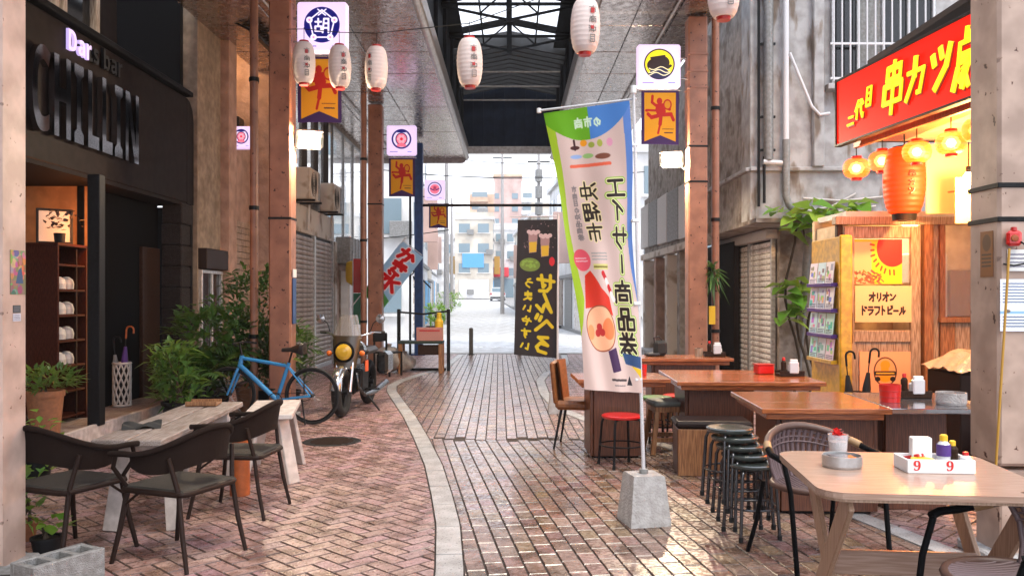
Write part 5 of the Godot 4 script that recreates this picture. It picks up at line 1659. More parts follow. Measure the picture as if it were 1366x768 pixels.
func tall_banner() -> void:
	var o := thing("tall_banner", "tall white and green voucher banner with mirrored characters on a pole", "banner", V(0.875, 0, 5.72), 12)
	banner_base(o, 1.0)
	var top := Vector3(-0.075, 2.86, 0.01)
	tpart(o, "pole", M.steel_white, [Vector3(0, 0.3, 0), Vector3(-0.03, 1.2, 0), top], [0.014, 0.012, 0.010], 8)
	lpart(o, "pole_cap", M.white, [Vector2(0, -0.02), Vector2(0.02, -0.02), Vector2(0.02, 0.03), Vector2(0, 0.035)], top, 10)
	var arm := top + Vector3(-0.54, -0.07, -0.42)
	tpart(o, "cross_arm", M.steel_white, [top + Vector3(0.02, -0.055, 0), arm], 0.008, 6)
	lpart(o, "arm_tip", M.white, [Vector2(0, -0.02), Vector2(0.016, -0.015), Vector2(0.016, 0.015), Vector2(0, 0.02)], arm, 8)
	for y in [0.95, 1.45, 2.0, 2.5]:
		bpart(o, "loop", M.white, Vector3(-0.04 - 0.02 * (y - 1.0), y, 0), Vector3(0.05, 0.02, 0.035), 0.004)
	# print, seen from the back, so everything is mirrored
	var im := blank(216, 684, Color(0.87, 0.76, 0.72))
	poly(im, PackedVector2Array([Vector2(0, 0), Vector2(20, 0), Vector2(18, 300), Vector2(26, 470), Vector2(0, 560)]), Color(0.66, 0.78, 0.16))
	poly(im, PackedVector2Array([Vector2(216, 0), Vector2(198, 0), Vector2(200, 300), Vector2(206, 400), Vector2(216, 480)]), Color(0.40, 0.56, 0.84))
	for x in 216:
		var hh := int(-60.0 + 140.0 * sqrt(maxf(0.0, 1.0 - pow((x - 100.0) / 132.0, 2))))
		im.fill_rect(Rect2i(x, 0, 1, maxi(hh, 4)), Color(0.42, 0.68, 0.07) if x < 112 else Color(0.30, 0.52, 0.80))
	for i in 3:
		glyph(im, ["商", "市", "の"][i], 76 + i * 24, 24, 19, 24, 2.2, Color(0.85, 0.93, 0.82), true)
	# small festive drawing: plain shapes
	for e in [[66, 96, 14, 5, 0.30, 0.12, 0.10], [92, 86, 9, 8, 0.95, 0.62, 0.10], [112, 92, 8, 7, 0.62, 0.66, 0.25], [134, 90, 7, 9, 0.70, 0.72, 0.30], [66, 118, 18, 5, 0.60, 0.70, 0.88], [100, 118, 14, 6, 0.60, 0.75, 0.45], [138, 122, 20, 7, 0.52, 0.30, 0.22], [160, 90, 8, 10, 0.90, 0.62, 0.72]]:
		disc(im, Vector2(e[0], e[1]), e[2], e[3], Color(e[4], e[5], e[6]))
	dot_line(im, Vector2(66, 78), Vector2(66, 100), 3, Color(0.25, 0.08, 0.10))
	scribble(im, 46, 132, 110, 18, 1, Color(0.93, 0.42, 0.30))
	var ink := Color(0.16, 0.10, 0.08)
	var green := Color(0.62, 0.78, 0.30)
	var cream := Color(0.96, 0.93, 0.72)
	var big := [["エ", 136, 172, 54, 52], ["イ", 138, 232, 48, 44], ["サ", 142, 296, 52, 48], ["|", 152, 356, 44, 50], ["商", 146, 422, 50, 50], ["品", 148, 482, 46, 54], ["券", 146, 546, 50, 58]]
	for pass_ in 3:
		for e in big:
			glyph(im, e[0], e[1], e[2], e[3], e[4], [9.0, 6.5, 3.7][pass_], [green, cream, ink][pass_], true)
	for pass_ in 2:
		for e in [["沖", 66, 182, 42, 42], ["縄", 66, 232, 42, 44], ["市", 66, 284, 42, 42]]:
			glyph(im, e[0], e[1], e[2], e[3], e[4], [5.5, 2.6][pass_], [Color(0.93, 0.86, 0.66), ink][pass_], true)
	for i in 8:
		glyph(im, ["市", "商", "目", "の", "沖", "品", "商", "券"][i], 40, 190 + i * 17, 13, 14, 1.3, Color(0.55, 0.50, 0.50), true)
	disc(im, Vector2(38, 372), 22, 27, Color(0.93, 0.36, 0.42))
	scribble(im, 22, 364, 32, 14, 2, Color(0.98, 0.75, 0.78))
	scribble(im, 66, 352, 50, 22, 3, Color(0.66, 0.64, 0.62))
	im.fill_rect(Rect2i(66, 382, 52, 13), Color(0.86, 0.82, 0.50))
	scribble(im, 68, 384, 48, 9, 1, Color(0.5, 0.45, 0.2))
	# a plain drum under a red cloth, in the place of the drawn figure
	poly(im, PackedVector2Array([Vector2(26, 490), Vector2(40, 410), Vector2(56, 398), Vector2(84, 440), Vector2(118, 462), Vector2(130, 506), Vector2(76, 484)]), Color(0.87, 0.20, 0.10))
	for k in 4:
		dot_line(im, Vector2(94 + k * 11, 404 + k * 16), Vector2(104 + k * 11, 418 + k * 16), 6.5, Color(0.80, 0.10, 0.12) if k % 2 == 0 else Color(0.95, 0.9, 0.88))
	disc(im, Vector2(76, 536), 56, 56, Color(0.60, 0.28, 0.16))
	disc(im, Vector2(76, 536), 53, 53, Color(0.97, 0.72, 0.55))
	disc(im, Vector2(104, 536), 22, 26, Color(0.95, 0.45, 0.22, 0.8))
	disc(im, Vector2(38, 546), 14, 18, Color(0.96, 0.55, 0.30, 0.7))
	for k in 3:
		var a := TAU * k / 3.0 + 0.4
		disc(im, Vector2(72, 542) + Vector2(cos(a), sin(a)) * 9, 9, 9, Color(0.78, 0.18, 0.16))
	poly(im, PackedVector2Array([Vector2(96, 590), Vector2(126, 580), Vector2(138, 634), Vector2(106, 640)]), Color(0.26, 0.12, 0.30))
	poly(im, PackedVector2Array([Vector2(150, 592), Vector2(216, 600), Vector2(216, 628), Vector2(160, 618)]), Color(0.20, 0.32, 0.50))
	poly(im, PackedVector2Array([Vector2(180, 622), Vector2(216, 630), Vector2(216, 652)]), Color(0.95, 0.78, 0.10))
	scribble(im, 102, 650, 56, 12, 1, Color(0.3, 0.25, 0.25))
	scribble(im, 108, 666, 46, 6, 1, Color(0.5, 0.45, 0.45))
	poly(im, PackedVector2Array([Vector2(172, 646), Vector2(182, 668), Vector2(162, 668)]), Color(0.15, 0.12, 0.15))
	var st := cloth(func(u, v):
		var a: Vector3 = Vector3(-0.02, 0, 0) + (top + Vector3(-0.01, -0.07, 0)).lerp(Vector3(0.0, 0.86, 0.0), v)
		var tl: Vector3 = arm + Vector3(0.03, -0.02, 0.01)
		var bl := Vector3(-0.39, 0.885, -0.05)
		var b: Vector3 = tl.lerp(bl, v)
		b.x += 0.035 * sin(v * PI)
		var p: Vector3 = b.lerp(a, u)
		return p + Vector3(0.15, 0, 1).normalized() * (0.028 * sin(u * 7.0 + v * 9.0) * sin(v * PI) + 0.03 * sin(u * PI) * v + 0.012 * sin(u * 15.0 - v * 7.0) * (0.3 + v)), 20, 36)
	obj("cloth", st, printed(im, 0.6, 0.0, 0.22), o)

func black_banner() -> void:
	var o := thing("black_banner", "black bar banner with yellow mirrored brush characters on a white pole", "banner", V(0.585, 0, 11.1), 0)
	banner_base(o, 0.85)
	tpart(o, "pole", M.steel_white, [Vector3(0, 0.28, 0), Vector3(0.01, 2.56, 0)], 0.013, 8)
	tpart(o, "cross_arm", M.steel_white, [Vector3(0.02, 2.53, 0), Vector3(-0.62, 2.53, -0.1)], 0.008, 6)
	var im := blank(160, 520, Color(0.115, 0.085, 0.095))
	for k in 40:
		disc(im, Vector2(rf(20, 150), rf(6, 110)), rf(1, 3), rf(1, 3), Color(0.75, 0.6, 0.6, rf(0.3, 0.8)))
	for e in [[62, 84, 0.8], [110, 98, 0.8]]:
		poly(im, PackedVector2Array([Vector2(e[0] - 18, e[1] - 34), Vector2(e[0] + 20, e[1] - 40), Vector2(e[0] + 16, e[1] + 40), Vector2(e[0] - 14, e[1] + 44)]), Color(0.62, 0.50, 0.50))
		poly(im, PackedVector2Array([Vector2(e[0] - 14, e[1] + 2), Vector2(e[0] + 16, e[1]), Vector2(e[0] + 15, e[1] + 38), Vector2(e[0] - 12, e[1] + 42)]), Color(0.80, 0.66, 0.16))
		for k in 5:
			disc(im, Vector2(e[0] - 16 + k * 9, e[1] - 38 + 4 * (k % 2)), 9, 8, Color(0.78, 0.68, 0.68))
	disc(im, Vector2(52, 172), 40, 26, Color(0.42, 0.52, 0.20))
	for k in 20:
		disc(im, Vector2(52 + rf(-30, 30), 168 + rf(-15, 15)), 5, 4, Color(0.50, 0.64, 0.24))
	disc(im, Vector2(138, 158), 11, 17, Color(0.78, 0.12, 0.16))
	var y := Color(0.80, 0.72, 0.05)
	for i in 4:
		glyph(im, ["せ", "ん", "べ", "ろ"][i], 84 - i * 3, 204 + i * 78, 62, 66, 6.5, y, true)
	for i in 6:
		glyph(im, ["う", "ま", "い", "や", "す", "い"][i], 34 - i * 2, 226 + i * 48, 32, 32, 3.6, y, true)
	var st := cloth(func(u, v):
		var a := Vector3(0.0, lerpf(2.49, 0.70, v), 0.0)
		var b := Vector3(-0.51 - 0.05 * v, lerpf(2.49, 0.75, v), -0.09 + 0.12 * v)
		return b.lerp(a, u) + Vector3(0, 0, 0.02 * sin(u * 7.0 + v * 5.0) * (0.4 + v)), 12, 24)
	obj("cloth", st, printed(im, 0.65, 0.0, 0.1), o)

func ice_banner() -> void:
	var o := thing("shaved_ice_banner", "pale blue shaved ice banner with red characters, slanting from a pole", "banner", V(-2.10, 2.50, 18.1), 0)
	o.rotation.z = deg_to_rad(-38)
	tpart(o, "pole", M.steel_white, [Vector3(-0.25, 0.12, 0), Vector3(-0.25, -1.75, 0)], 0.012, 6)
	tpart(o, "cross_arm", M.steel_white, [Vector3(-0.25, 0.02, 0), Vector3(0.25, 0.02, 0)], 0.008, 6)
	var im := blank(128, 360, Color(0.74, 0.85, 0.92))
	poly(im, PackedVector2Array([Vector2(0, 250), Vector2(128, 300), Vector2(128, 360), Vector2(0, 360)]), Color(0.45, 0.72, 0.42))
	for pass_ in 2:
		for i in 3:
			glyph(im, ["か", "き", "氷"][i], [28, 26, 16][i], [14, 92, 170][i], [70, 72, 96][i], [66, 70, 92][i], [15.0, 9.0][pass_], [Color(0.97, 0.93, 0.93), Color(0.88, 0.04, 0.09)][pass_])
	var st := cloth(func(u, v): return Vector3(-0.26 + u * 0.56, -v * 1.40, 0.03 * sin(v * 6.0 + u * 3.0)), 8, 16)
	obj("cloth", st, printed(im, 0.6, 0.0, 1.3), o)

# ------------------------------------------------------------------ seats
func wicker_chair(label: String, at: Vector3, yaw: float) -> Node3D:
	# dark woven armchair with a wrapped back; it faces +z
	var o := thing("wicker_chair", label, "chair", at, yaw, "dark woven armchairs on the left")
	for s in [-1.0, 1.0]:
		tpart(o, "leg", M.frame_brown, [Vector3(s * 0.20, 0.42, 0.19), Vector3(s * 0.225, 0.2, 0.22), Vector3(s * 0.25, 0.0, 0.26)], [0.016, 0.015, 0.013], 8)
		tpart(o, "leg", M.frame_brown, [Vector3(s * 0.255, 0.62, -0.155), Vector3(s * 0.215, 0.42, -0.19), Vector3(s * 0.225, 0.20, -0.225), Vector3(s * 0.24, 0.0, -0.27)], [0.013, 0.014, 0.014, 0.012], 8)
		tpart(o, "arm_post", M.frame_brown, [Vector3(s * 0.20, 0.42, 0.19), Vector3(s * 0.285, 0.55, 0.21), Vector3(s * 0.304, 0.63, 0.17)], 0.013, 8)
	bpart(o, "seat", M.wicker_grey, Vector3(0, 0.425, 0.0), Vector3(0.44, 0.028, 0.44), 0.012)
	var fr := mb()
	tube(fr, [Vector3(-0.22, 0.415, -0.2), Vector3(-0.22, 0.415, 0.2), Vector3(-0.18, 0.415, 0.225), Vector3(0.18, 0.415, 0.225), Vector3(0.22, 0.415, 0.2), Vector3(0.22, 0.415, -0.2), Vector3(0.18, 0.415, -0.225), Vector3(-0.18, 0.415, -0.225), Vector3(-0.22, 0.415, -0.2)], 0.017, 8)
	obj("seat_frame", fr, M.frame_brown, o)
	var curve := func(t: float) -> Vector3:
		var a := lerpf(-0.16, PI + 0.16, t)
		var w := sin(clampf(a, 0.0, PI))
		return Vector3(-cos(a) * 0.31, 0.635 + 0.135 * w * w, 0.06 - 0.335 * sin(a))
	var rail := []
	for i in 19:
		rail.append(curve.call(i / 18.0))
	rail.push_front(rail[0] + Vector3(0, -0.005, 0.10))
	rail.push_back(rail[rail.size() - 1] + Vector3(0, -0.005, 0.10))
	tpart(o, "arm_rail", M.wicker, rail, 0.017, 8)
	var band := cloth(func(u, v):
		var p: Vector3 = curve.call(lerpf(0.04, 0.96, u))
		var w: float = pow(sin(PI * lerpf(0.04, 0.96, u)), 0.8)
		p.y -= v * (0.05 + 0.145 * w)
		p.z += v * 0.03 * w
		p.x *= 1.0 - 0.06 * v
		return p, 24, 6)
	obj("backrest", band, M.wicker, o)
	for s in [-1.0, 1.0]:
		tpart(o, "brace", M.frame_brown, [Vector3(s * 0.215, 0.33, 0.195), Vector3(s * 0.215, 0.40, 0.10)], 0.008, 6)
	return o

func bistro_chair(label: String, at: Vector3, yaw: float) -> Node3D:
	# metal framed chair with woven strands in back and seat; it faces +z
	var o := thing("bistro_chair", label, "chair", at, yaw, "strand woven bistro chairs on the right")
	for s in [-1.0, 1.0]:
		tpart(o, "leg", M.black_paint, [Vector3(s * 0.30, 0.60, 0.15), Vector3(s * 0.29, 0.45, 0.20), Vector3(s * 0.285, 0.0, 0.26)], 0.014, 8)
		tpart(o, "leg", M.black_paint, [Vector3(s * 0.235, 0.44, -0.17), Vector3(s * 0.25, 0.2, -0.22), Vector3(s * 0.275, 0.0, -0.28)], 0.013, 8)
	var rail := []
	for i in 17:
		var t := i / 16.0
		var a := lerpf(-0.05, PI + 0.05, t)
		rail.append(Vector3(-cos(a) * 0.315, 0.62 + 0.12 * pow(sin(clampf(a, 0, PI)), 1.5), 0.10 - 0.33 * sin(a)))
	tpart(o, "top_rail", M.rattan, rail.slice(3, 14), 0.021, 10)
	var arm_l := rail.slice(0, 4)
	arm_l.push_front(Vector3(-0.30, 0.605, 0.16))
	var arm_r := rail.slice(13, 17)
	arm_r.push_back(Vector3(0.30, 0.605, 0.16))
	for e in [arm_l, arm_r]:
		tpart(o, "arm", M.black_paint, e, 0.018, 8)
	for e in [2, 13]:
		tpart(o, "binding", M.rattan_pale, [rail[e], rail[e].lerp(rail[e + 1], 0.5), rail[e + 1]], 0.0225, 10)
	var seat := []
	for i in 25:
		var a := TAU * i / 24
		seat.append(Vector3(cos(a) * 0.245, 0.44, sin(a) * 0.235))
	tpart(o, "seat_ring", M.rattan, seat, 0.018, 8)
	var st := mb()
	for i in 19:
		var x := -0.225 + i * 0.025
		var z := sqrt(maxf(0.0, 1.0 - pow(x / 0.245, 2))) * 0.235
		var pts := []
		for k in 5:
			var t := k / 4.0
			pts.append(Vector3(x, 0.446 - 0.018 * sin(PI * t), lerpf(-z, z, t)))
		tube(st, pts, 0.0095, 5, false)
	obj("seat_strands", st, M.rattan_strand, o)
	st = mb()
	for i in 15:
		var t := 0.24 + 0.52 * i / 14.0
		var a := lerpf(-0.05, PI + 0.05, t)
		var tp := Vector3(-cos(a) * 0.315, 0.62 + 0.12 * pow(sin(a), 1.5), 0.10 - 0.33 * sin(a))
		var lw := Vector3(-cos(a) * 0.235, 0.445, -0.22 * sin(a) + 0.01)
		tube(st, [tp, tp.lerp(lw, 0.35) + Vector3(0, 0, -0.03), tp.lerp(lw, 0.7) + Vector3(0, 0, -0.025), lw], 0.0125, 5, false)
	for k in 3:
		var pts := []
		for i in 11:
			var t := 0.24 + 0.52 * i / 10.0
			var a := lerpf(-0.05, PI + 0.05, t)
			var tp := Vector3(-cos(a) * 0.315, 0.62 + 0.12 * pow(sin(a), 1.5), 0.10 - 0.33 * sin(a))
			var lw := Vector3(-cos(a) * 0.235, 0.445, -0.22 * sin(a) + 0.01)
			pts.append(tp.lerp(lw, 0.12 + 0.1 * k) + Vector3(0, 0, -0.014))
		tube(st, pts, 0.005, 5, false)
	obj("back_strands", st, M.rattan_strand, o)
	return o

func pipe_stool(label: String, at: Vector3, yaw: float, sm: Material, lm: Material, group: String, r := 0.155, h := 0.455) -> Node3D:
	var o := thing("round_stool", label, "stool", at, yaw, group)
	lpart(o, "seat", sm, [Vector2(0, h - 0.03), Vector2(r - 0.01, h - 0.03), Vector2(r, h - 0.018), Vector2(r, h - 0.006), Vector2(r - 0.012, h), Vector2(r * 0.5, h + 0.004), Vector2(0, h + 0.004)], Vector3.ZERO, 28)
	for k in 4:
		var a := TAU * k / 4 + PI / 4
		var d := Vector3(cos(a), 0, sin(a))
		tpart(o, "leg", lm, [d * (r * 0.55) + Vector3(0, h - 0.035, 0), d * (r * 0.92) + Vector3(0, h - 0.04, 0), d * (r * 1.03) + Vector3(0, h - 0.075, 0), d * (r * 1.2) + Vector3(0, 0.02, 0)], 0.0115, 8)
		lpart(o, "foot", M.rubber, [Vector2(0, 0), Vector2(0.015, 0), Vector2(0.015, 0.03), Vector2(0, 0.03)], d * (r * 1.2), 8)
	var st := mb()
	ring(st, Vector3(0, h * 0.42, 0), r * 1.08, 0.007, Basis(Vector3.RIGHT, PI / 2), 28, 6)
	obj("foot_ring", st, lm, o)
	return o

func box_table(called: String, label: String, at: Vector3, yaw: float, w: float, l: float, h: float, pw: float, pl: float, off: Vector3) -> Node3D:
	var o := thing(called, label, "table", at, yaw, "dark red wooden tables on the right")
	var n := maxi(2, int(round(l / 0.32)))
	for k in n:
		bpart(o, "plank", M.wood_red_x, Vector3(0, h - 0.018 + rf(-0.0006, 0.0006), -l / 2 + (k + 0.5) * l / n), Vector3(w, 0.036, l / n - 0.003), 0.004)
	bpart(o, "edge_band", M.wood_red_x, Vector3(0, h - 0.058, 0), Vector3(w - 0.08, 0.04, l - 0.08), 0.004)
	for s in [-1.0, 1.0]:
		bpart(o, "pedestal_panel", M.wood_red_y, off + Vector3(s * (pw / 2), h / 2 - 0.03, 0), Vector3(0.03, h - 0.10, pl), 0.004)
		bpart(o, "pedestal_panel", M.wood_red_y, off + Vector3(0, h / 2 - 0.03, s * (pl / 2)), Vector3(pw - 0.035, h - 0.10, 0.03), 0.004)
	bpart(o, "plinth", M.iron, off + Vector3(0, 0.012, 0), Vector3(pw - 0.05, 0.024, pl - 0.05), 0.003)
	return o

func bottle(called: String, label: String, at: Vector3, r: float, h: float, bm: Material, cm: Material) -> Node3D:
	var o := thing(called, label, "bottle", at)
	lpart(o, "body", bm, [Vector2(0, 0), Vector2(r, 0.002), Vector2(r, h * 0.68), Vector2(r * 0.55, h * 0.8), Vector2(r * 0.5, h * 0.82), Vector2(0, h * 0.82)], Vector3.ZERO, 14)
	lpart(o, "cap", cm, [Vector2(r * 0.58, h * 0.80), Vector2(r * 0.58, h * 0.97), Vector2(r * 0.4, h), Vector2(0, h)], Vector3.ZERO, 12)
	return o

func condiments(at: Vector3, where: String) -> void:
	var c := thing("condiment_tray", "small condiment tray " + where, "tray", at, rf(-15, 15))
	bpart(c, "tray", M.wood_dark, Vector3(0, 0.015, 0), Vector3(0.24, 0.03, 0.15), 0.005)
	for s in [-1.0, 1.0]:
		bpart(c, "rim", M.wood_dark, Vector3(0, 0.04, s * 0.07), Vector3(0.24, 0.03, 0.01), 0.002)
	bottle("sauce_bottle", "brown sauce bottle with red cap " + where, at + Vector3(-0.06, 0.03, 0.01), 0.025, 0.15, M.wood_dark, M.red_plastic)
	bottle("spice_jar", "yellow capped spice jar " + where, at + Vector3(0.01, 0.03, -0.02), 0.022, 0.10, M.clear_white, M.yellow)
	bottle("salt_shaker", "white salt shaker " + where, at + Vector3(0.065, 0.03, 0.02), 0.02, 0.085, M.white, M.steel)
	var n := thing("napkin_holder", "white napkin holder " + where, "napkin holder", at + Vector3(0.0, 0.03, 0.05))
	bpart(n, "case", M.clear_white, Vector3(0.02, 0.055, 0.012), Vector3(0.09, 0.11, 0.04), 0.008)
	bpart(n, "napkins", M.white, Vector3(0.02, 0.12, 0.012), Vector3(0.07, 0.03, 0.025), 0.004)

func cup(label: String, at: Vector3, r := 0.05, h := 0.09) -> void:
	var o := thing("red_cup", label, "cup", at)
	lpart(o, "body", M.red_plastic, [Vector2(0, 0), Vector2(r * 0.9, 0), Vector2(r, h), Vector2(r - 0.004, h), Vector2(r * 0.86, 0.006), Vector2(0, 0.006)], Vector3.ZERO, 20)
	bpart(o, "contents", M.wood_dark, Vector3(0, h * 0.45, 0), Vector3(r * 1.0, h * 0.75, r * 1.0), 0.004)
	var st := mb()
	for k in 2:
		ring(st, Vector3(0, h * (0.3 + 0.35 * k), 0), r * (0.93 + 0.04 * k), 0.003, Basis(Vector3.RIGHT, PI / 2), 20, 5)
	obj("rib", st, M.red_deep, o)

func dish(called: String, label: String, at: Vector3, r: float, h: float, m: Material) -> void:
	var o := thing(called, label, "ashtray", at)
	lpart(o, "bowl", m, [Vector2(0, 0), Vector2(r * 0.94, 0.0), Vector2(r, h * 0.2), Vector2(r, h), Vector2(r - 0.006, h), Vector2(r * 0.93, h * 0.25), Vector2(0, h * 0.2)], Vector3.ZERO, 26)
	bpart(o, "lid", M.steel, Vector3(0.0, h * 0.86, 0), Vector3(r * 1.2, 0.004, r * 1.2), 0.001)

# ------------------------------------------------------------------ terrace on the right
func build_terrace() -> void:
	# square pale table with crossed legs
	var t := thing("square_table", "pale wooden square table with rounded corners and crossed plank legs", "table", V(1.75, 0, 3.84), -6)
	var pl := PackedVector2Array()
	for q in 4:
		for i in 6:
			var a := PI / 2 * q + PI / 2 * i / 5.0
			var c := Vector2([1, -1, -1, 1][q], [1, 1, -1, -1][q]) * 0.355
			pl.append(c + Vector2(cos(a), sin(a)) * 0.115)
	var st := mb()
	prism(st, pl, 0.026, Transform3D(Basis(Vector3.RIGHT, PI / 2), Vector3(0, 0.708, 0)))
	obj("table_top", st, M.wood_pale_x, t)
	st = mb()
	var pl2 := PackedVector2Array()
	for p in pl:
		pl2.append(p * 0.985)
	prism(st, pl2, 0.012, Transform3D(Basis(Vector3.RIGHT, PI / 2), Vector3(0, 0.689, 0)))
	obj("under_board", st, M.wood_pale_y, t)
	for s in [-1.0, 1.0]:
		for q in [-1.0, 1.0]:
			st = mb()
			bar(st, Vector3(s * (0.335 + q * 0.013), 0.0, -q * 0.23), Vector3(s * (0.335 + q * 0.013), 0.682, q * 0.40), 0.11, 0.024, 0.004, Vector3.RIGHT)
			obj("leg", st, M.wood_pale_y, t)
	bpart(t, "stretcher", M.wood_pale_x, Vector3(0, 0.31, 0), Vector3(0.62, 0.11, 0.026), 0.005)
	# things on it
	var y := 0.721
	dish("tin_ashtray", "steel tin ashtray on the pale square table", V(1.51, y, 3.94), 0.088, 0.055, M.aluminium)
	var gl := thing("dessert_glass", "clear glass with pale drink and a red top behind the tin ashtray", "glass", V(1.56, y, 4.12))
	lpart(gl, "tumbler", M.clear_plastic, [Vector2(0, 0), Vector2(0.038, 0), Vector2(0.048, 0.12), Vector2(0.045, 0.12), Vector2(0.036, 0.008), Vector2(0, 0.008)], Vector3.ZERO, 20)
	lpart(gl, "drink", M.off_white, [Vector2(0, 0.01), Vector2(0.035, 0.01), Vector2(0.042, 0.085), Vector2(0.0, 0.09)], Vector3.ZERO, 18)
	st = mb()
	for k in 26:
		leaf(st, Vector3(0, 0.10, 0) + Vector3(rf(-0.015, 0.015), rf(0, 0.03), rf(-0.015, 0.015)), Vector3(rf(-1, 1), rf(0, 1.4), rf(-1, 1)), Vector3.UP, 0.03, 0.03)
	obj("red_garnish", st, M.red_plastic, gl)
	var tr := thing("number_tray", "white condiment tray marked with a red nine on the pale table", "tray", V(1.89, y, 3.86), -4)
	bpart(tr, "tray", M.white, Vector3(0, 0.006, 0), Vector3(0.29, 0.012, 0.17), 0.004)
	for s in [-1.0, 1.0]:
		bpart(tr, "side", M.white, Vector3(0, 0.034, s * 0.08), Vector3(0.29, 0.056, 0.010), 0.003)
		bpart(tr, "side", M.white, Vector3(s * 0.14, 0.034, 0), Vector3(0.010, 0.055, 0.15), 0.003)
	var f := SystemFont.new()
	f.font_names = PackedStringArray(["Droid Serif"])
	f.font_weight = 700
	for e in [Vector3(0.035, 0.036, 0.0862), Vector3(-0.105, 0.036, 0.0862)]:
		var tm := TextMesh.new()
		tm.font = f
		tm.text = "9"
		tm.font_size = 48
		tm.pixel_size = 0.0013
		tm.depth = 0.002
		var o := inst("digit", tm, M.red_plastic, tr)
		o.position = e
	y += 0.012
	var nh := thing("napkin_box", "white paper napkins standing in the numbered tray", "napkin holder", V(1.85, y, 3.90), -8)
	bpart(nh, "napkin_stack", M.white, Vector3(0, 0.066, 0), Vector3(0.085, 0.13, 0.05), 0.004)
	bpart(nh, "stand", M.steel, Vector3(0, 0.02, 0), Vector3(0.095, 0.03, 0.06), 0.004)
	var tn := thing("round_tin", "small blue and yellow tin in front of the napkins", "tin", V(1.825, y, 3.83))
	lpart(tn, "body", M.tin_blue, [Vector2(0, 0), Vector2(0.045, 0), Vector2(0.045, 0.035), Vector2(0, 0.035)], Vector3.ZERO, 20)
	lpart(tn, "lid", M.yellow, [Vector2(0, 0.035), Vector2(0.048, 0.034), Vector2(0.048, 0.046), Vector2(0, 0.047)], Vector3.ZERO, 20)
	var pb := bottle("purple_bottle", "purple labelled bottle with yellow cap, tallest in the numbered tray", V(1.945, y, 3.88), 0.029, 0.145, M.clear_white, M.yellow)
	lpart(pb, "label_band", M.purple, [Vector2(0.0301, 0.05), Vector2(0.0303, 0.052), Vector2(0.0303, 0.10), Vector2(0.0301, 0.102)], Vector3.ZERO, 16)
	bottle("pepper_jar", "dark pepper jar with yellow lid right of the purple bottle", V(1.995, y, 3.90), 0.023, 0.115, M.wood_dark, M.yellow)
	bottle("salt_shaker", "white shaker with red cap at the right end of the tray", V(2.02, y, 3.835), 0.023, 0.075, M.white, M.red_plastic)
	var ch := thing("chopstick_bag", "red paper chopstick sleeves lying behind the napkins", "chopsticks", V(1.80, y, 3.92), 20)
	for k in 4:
		bpart(ch, "sleeve", M.red_plastic if k % 2 == 0 else M.white, Vector3(k * 0.012, 0.035, 0), Vector3(0.008, 0.014, 0.14), 0.002, Basis(Vector3.RIGHT, -0.3))
	# chairs at it
	bistro_chair("brown strand woven chair behind the pale square table, facing the camera", V(1.72, 0, 4.86), 14)
	bistro_chair("black armed strand woven chair cut by the lower right corner", V(1.88, 0, 3.22), -88)
	# leaning stack of stools
	var s0 := pipe_stool("lowest black stool of the leaning stack, nearest the square table", V(1.50, 0, 5.40), 10, M.stool_black, M.stool_pipe, "black stools in the leaning stack", 0.15, 0.46)
	for k in 4:
		dup(s0, "round_stool", ["second black stool of the leaning stack, counted from the square table", "middle black stool of the leaning stack", "fourth black stool of the leaning stack, behind the middle one", "top black stool of the leaning stack, nearest the wooden bench"][k], V(1.48 - k * 0.025, 0.05 * (k + 1), 5.46 + k * 0.03), 10 + k * 3)
	# dark wooden tables
	var W := "dark red wooden box table "
	box_table("wooden_table", W + "with a steel topped table against its right end", V(2.14, 0, 6.30), -3, 0.86, 1.06, 0.745, 0.66, 0.62, Vector3(0.05, 0, 0.05))
	var sm := thing("steel_table", "steel topped table pushed against the right end of a red wooden table", "table", V(2.95, 0, 6.26), -3)
	bpart(sm, "top", M.steel_top, Vector3(0, 0.728, 0), Vector3(0.74, 0.036, 0.98), 0.005)
	bpart(sm, "pedestal_panel", M.wood_red_y, Vector3(-0.1, 0.35, 0.2), Vector3(0.42, 0.70, 0.03), 0.004)
	bpart(sm, "pedestal_panel", M.wood_red_y, Vector3(-0.30, 0.35, -0.03), Vector3(0.03, 0.70, 0.40), 0.004)
	bpart(sm, "leg", M.iron, Vector3(0.31, 0.355, 0.40), Vector3(0.05, 0.71, 0.05), 0.004)
	bpart(sm, "leg", M.iron, Vector3(0.31, 0.355, -0.40), Vector3(0.05, 0.71, 0.05), 0.004)
	box_table("wooden_table", W + "with a red box on its far right corner", V(2.16, 0, 8.30), -2, 1.32, 1.25, 0.735, 0.60, 0.62, Vector3(-0.24, 0, 0.08))
	box_table("wooden_table", W + "nearest the white shop fronts, condiments on its right end", V(1.95, 0, 10.0), 0, 1.10, 0.62, 0.80, 0.7, 0.42, Vector3(0, 0, 0))
	box_table("wooden_table", W + "mostly hidden behind the tall banner", V(1.02, 0, 8.22), 2, 0.86, 0.66, 0.74, 0.46, 0.46, Vector3(-0.06, 0, 0))
	# things on the tables
	cup("ribbed red chopstick cup on the steel topped table", V(2.70, 0.747, 6.15), 0.075, 0.125)
	condiments(V(2.98, 0.747, 6.42), "on the steel topped table")
	dish("white_dish", "grey rimmed round dish near the edge of the steel topped table", V(3.06, 0.747, 6.0), 0.10, 0.085, M.base_grey)
	condiments(V(2.66, 0.736, 8.25), "by the red box on the wooden table")
	var bxr := thing("red_box", "plain red box on the wooden table before the ivy", "box", V(2.48, 0.736, 8.48), 8)
	bpart(bxr, "body", M.red_plastic, Vector3(0, 0.045, 0), Vector3(0.17, 0.09, 0.12), 0.012)
	bpart(bxr, "lid", M.red_deep, Vector3(0, 0.094, 0), Vector3(0.176, 0.012, 0.126), 0.004)
	condiments(V(2.35, 0.802, 10.0), "on the table nearest the white shop fronts")
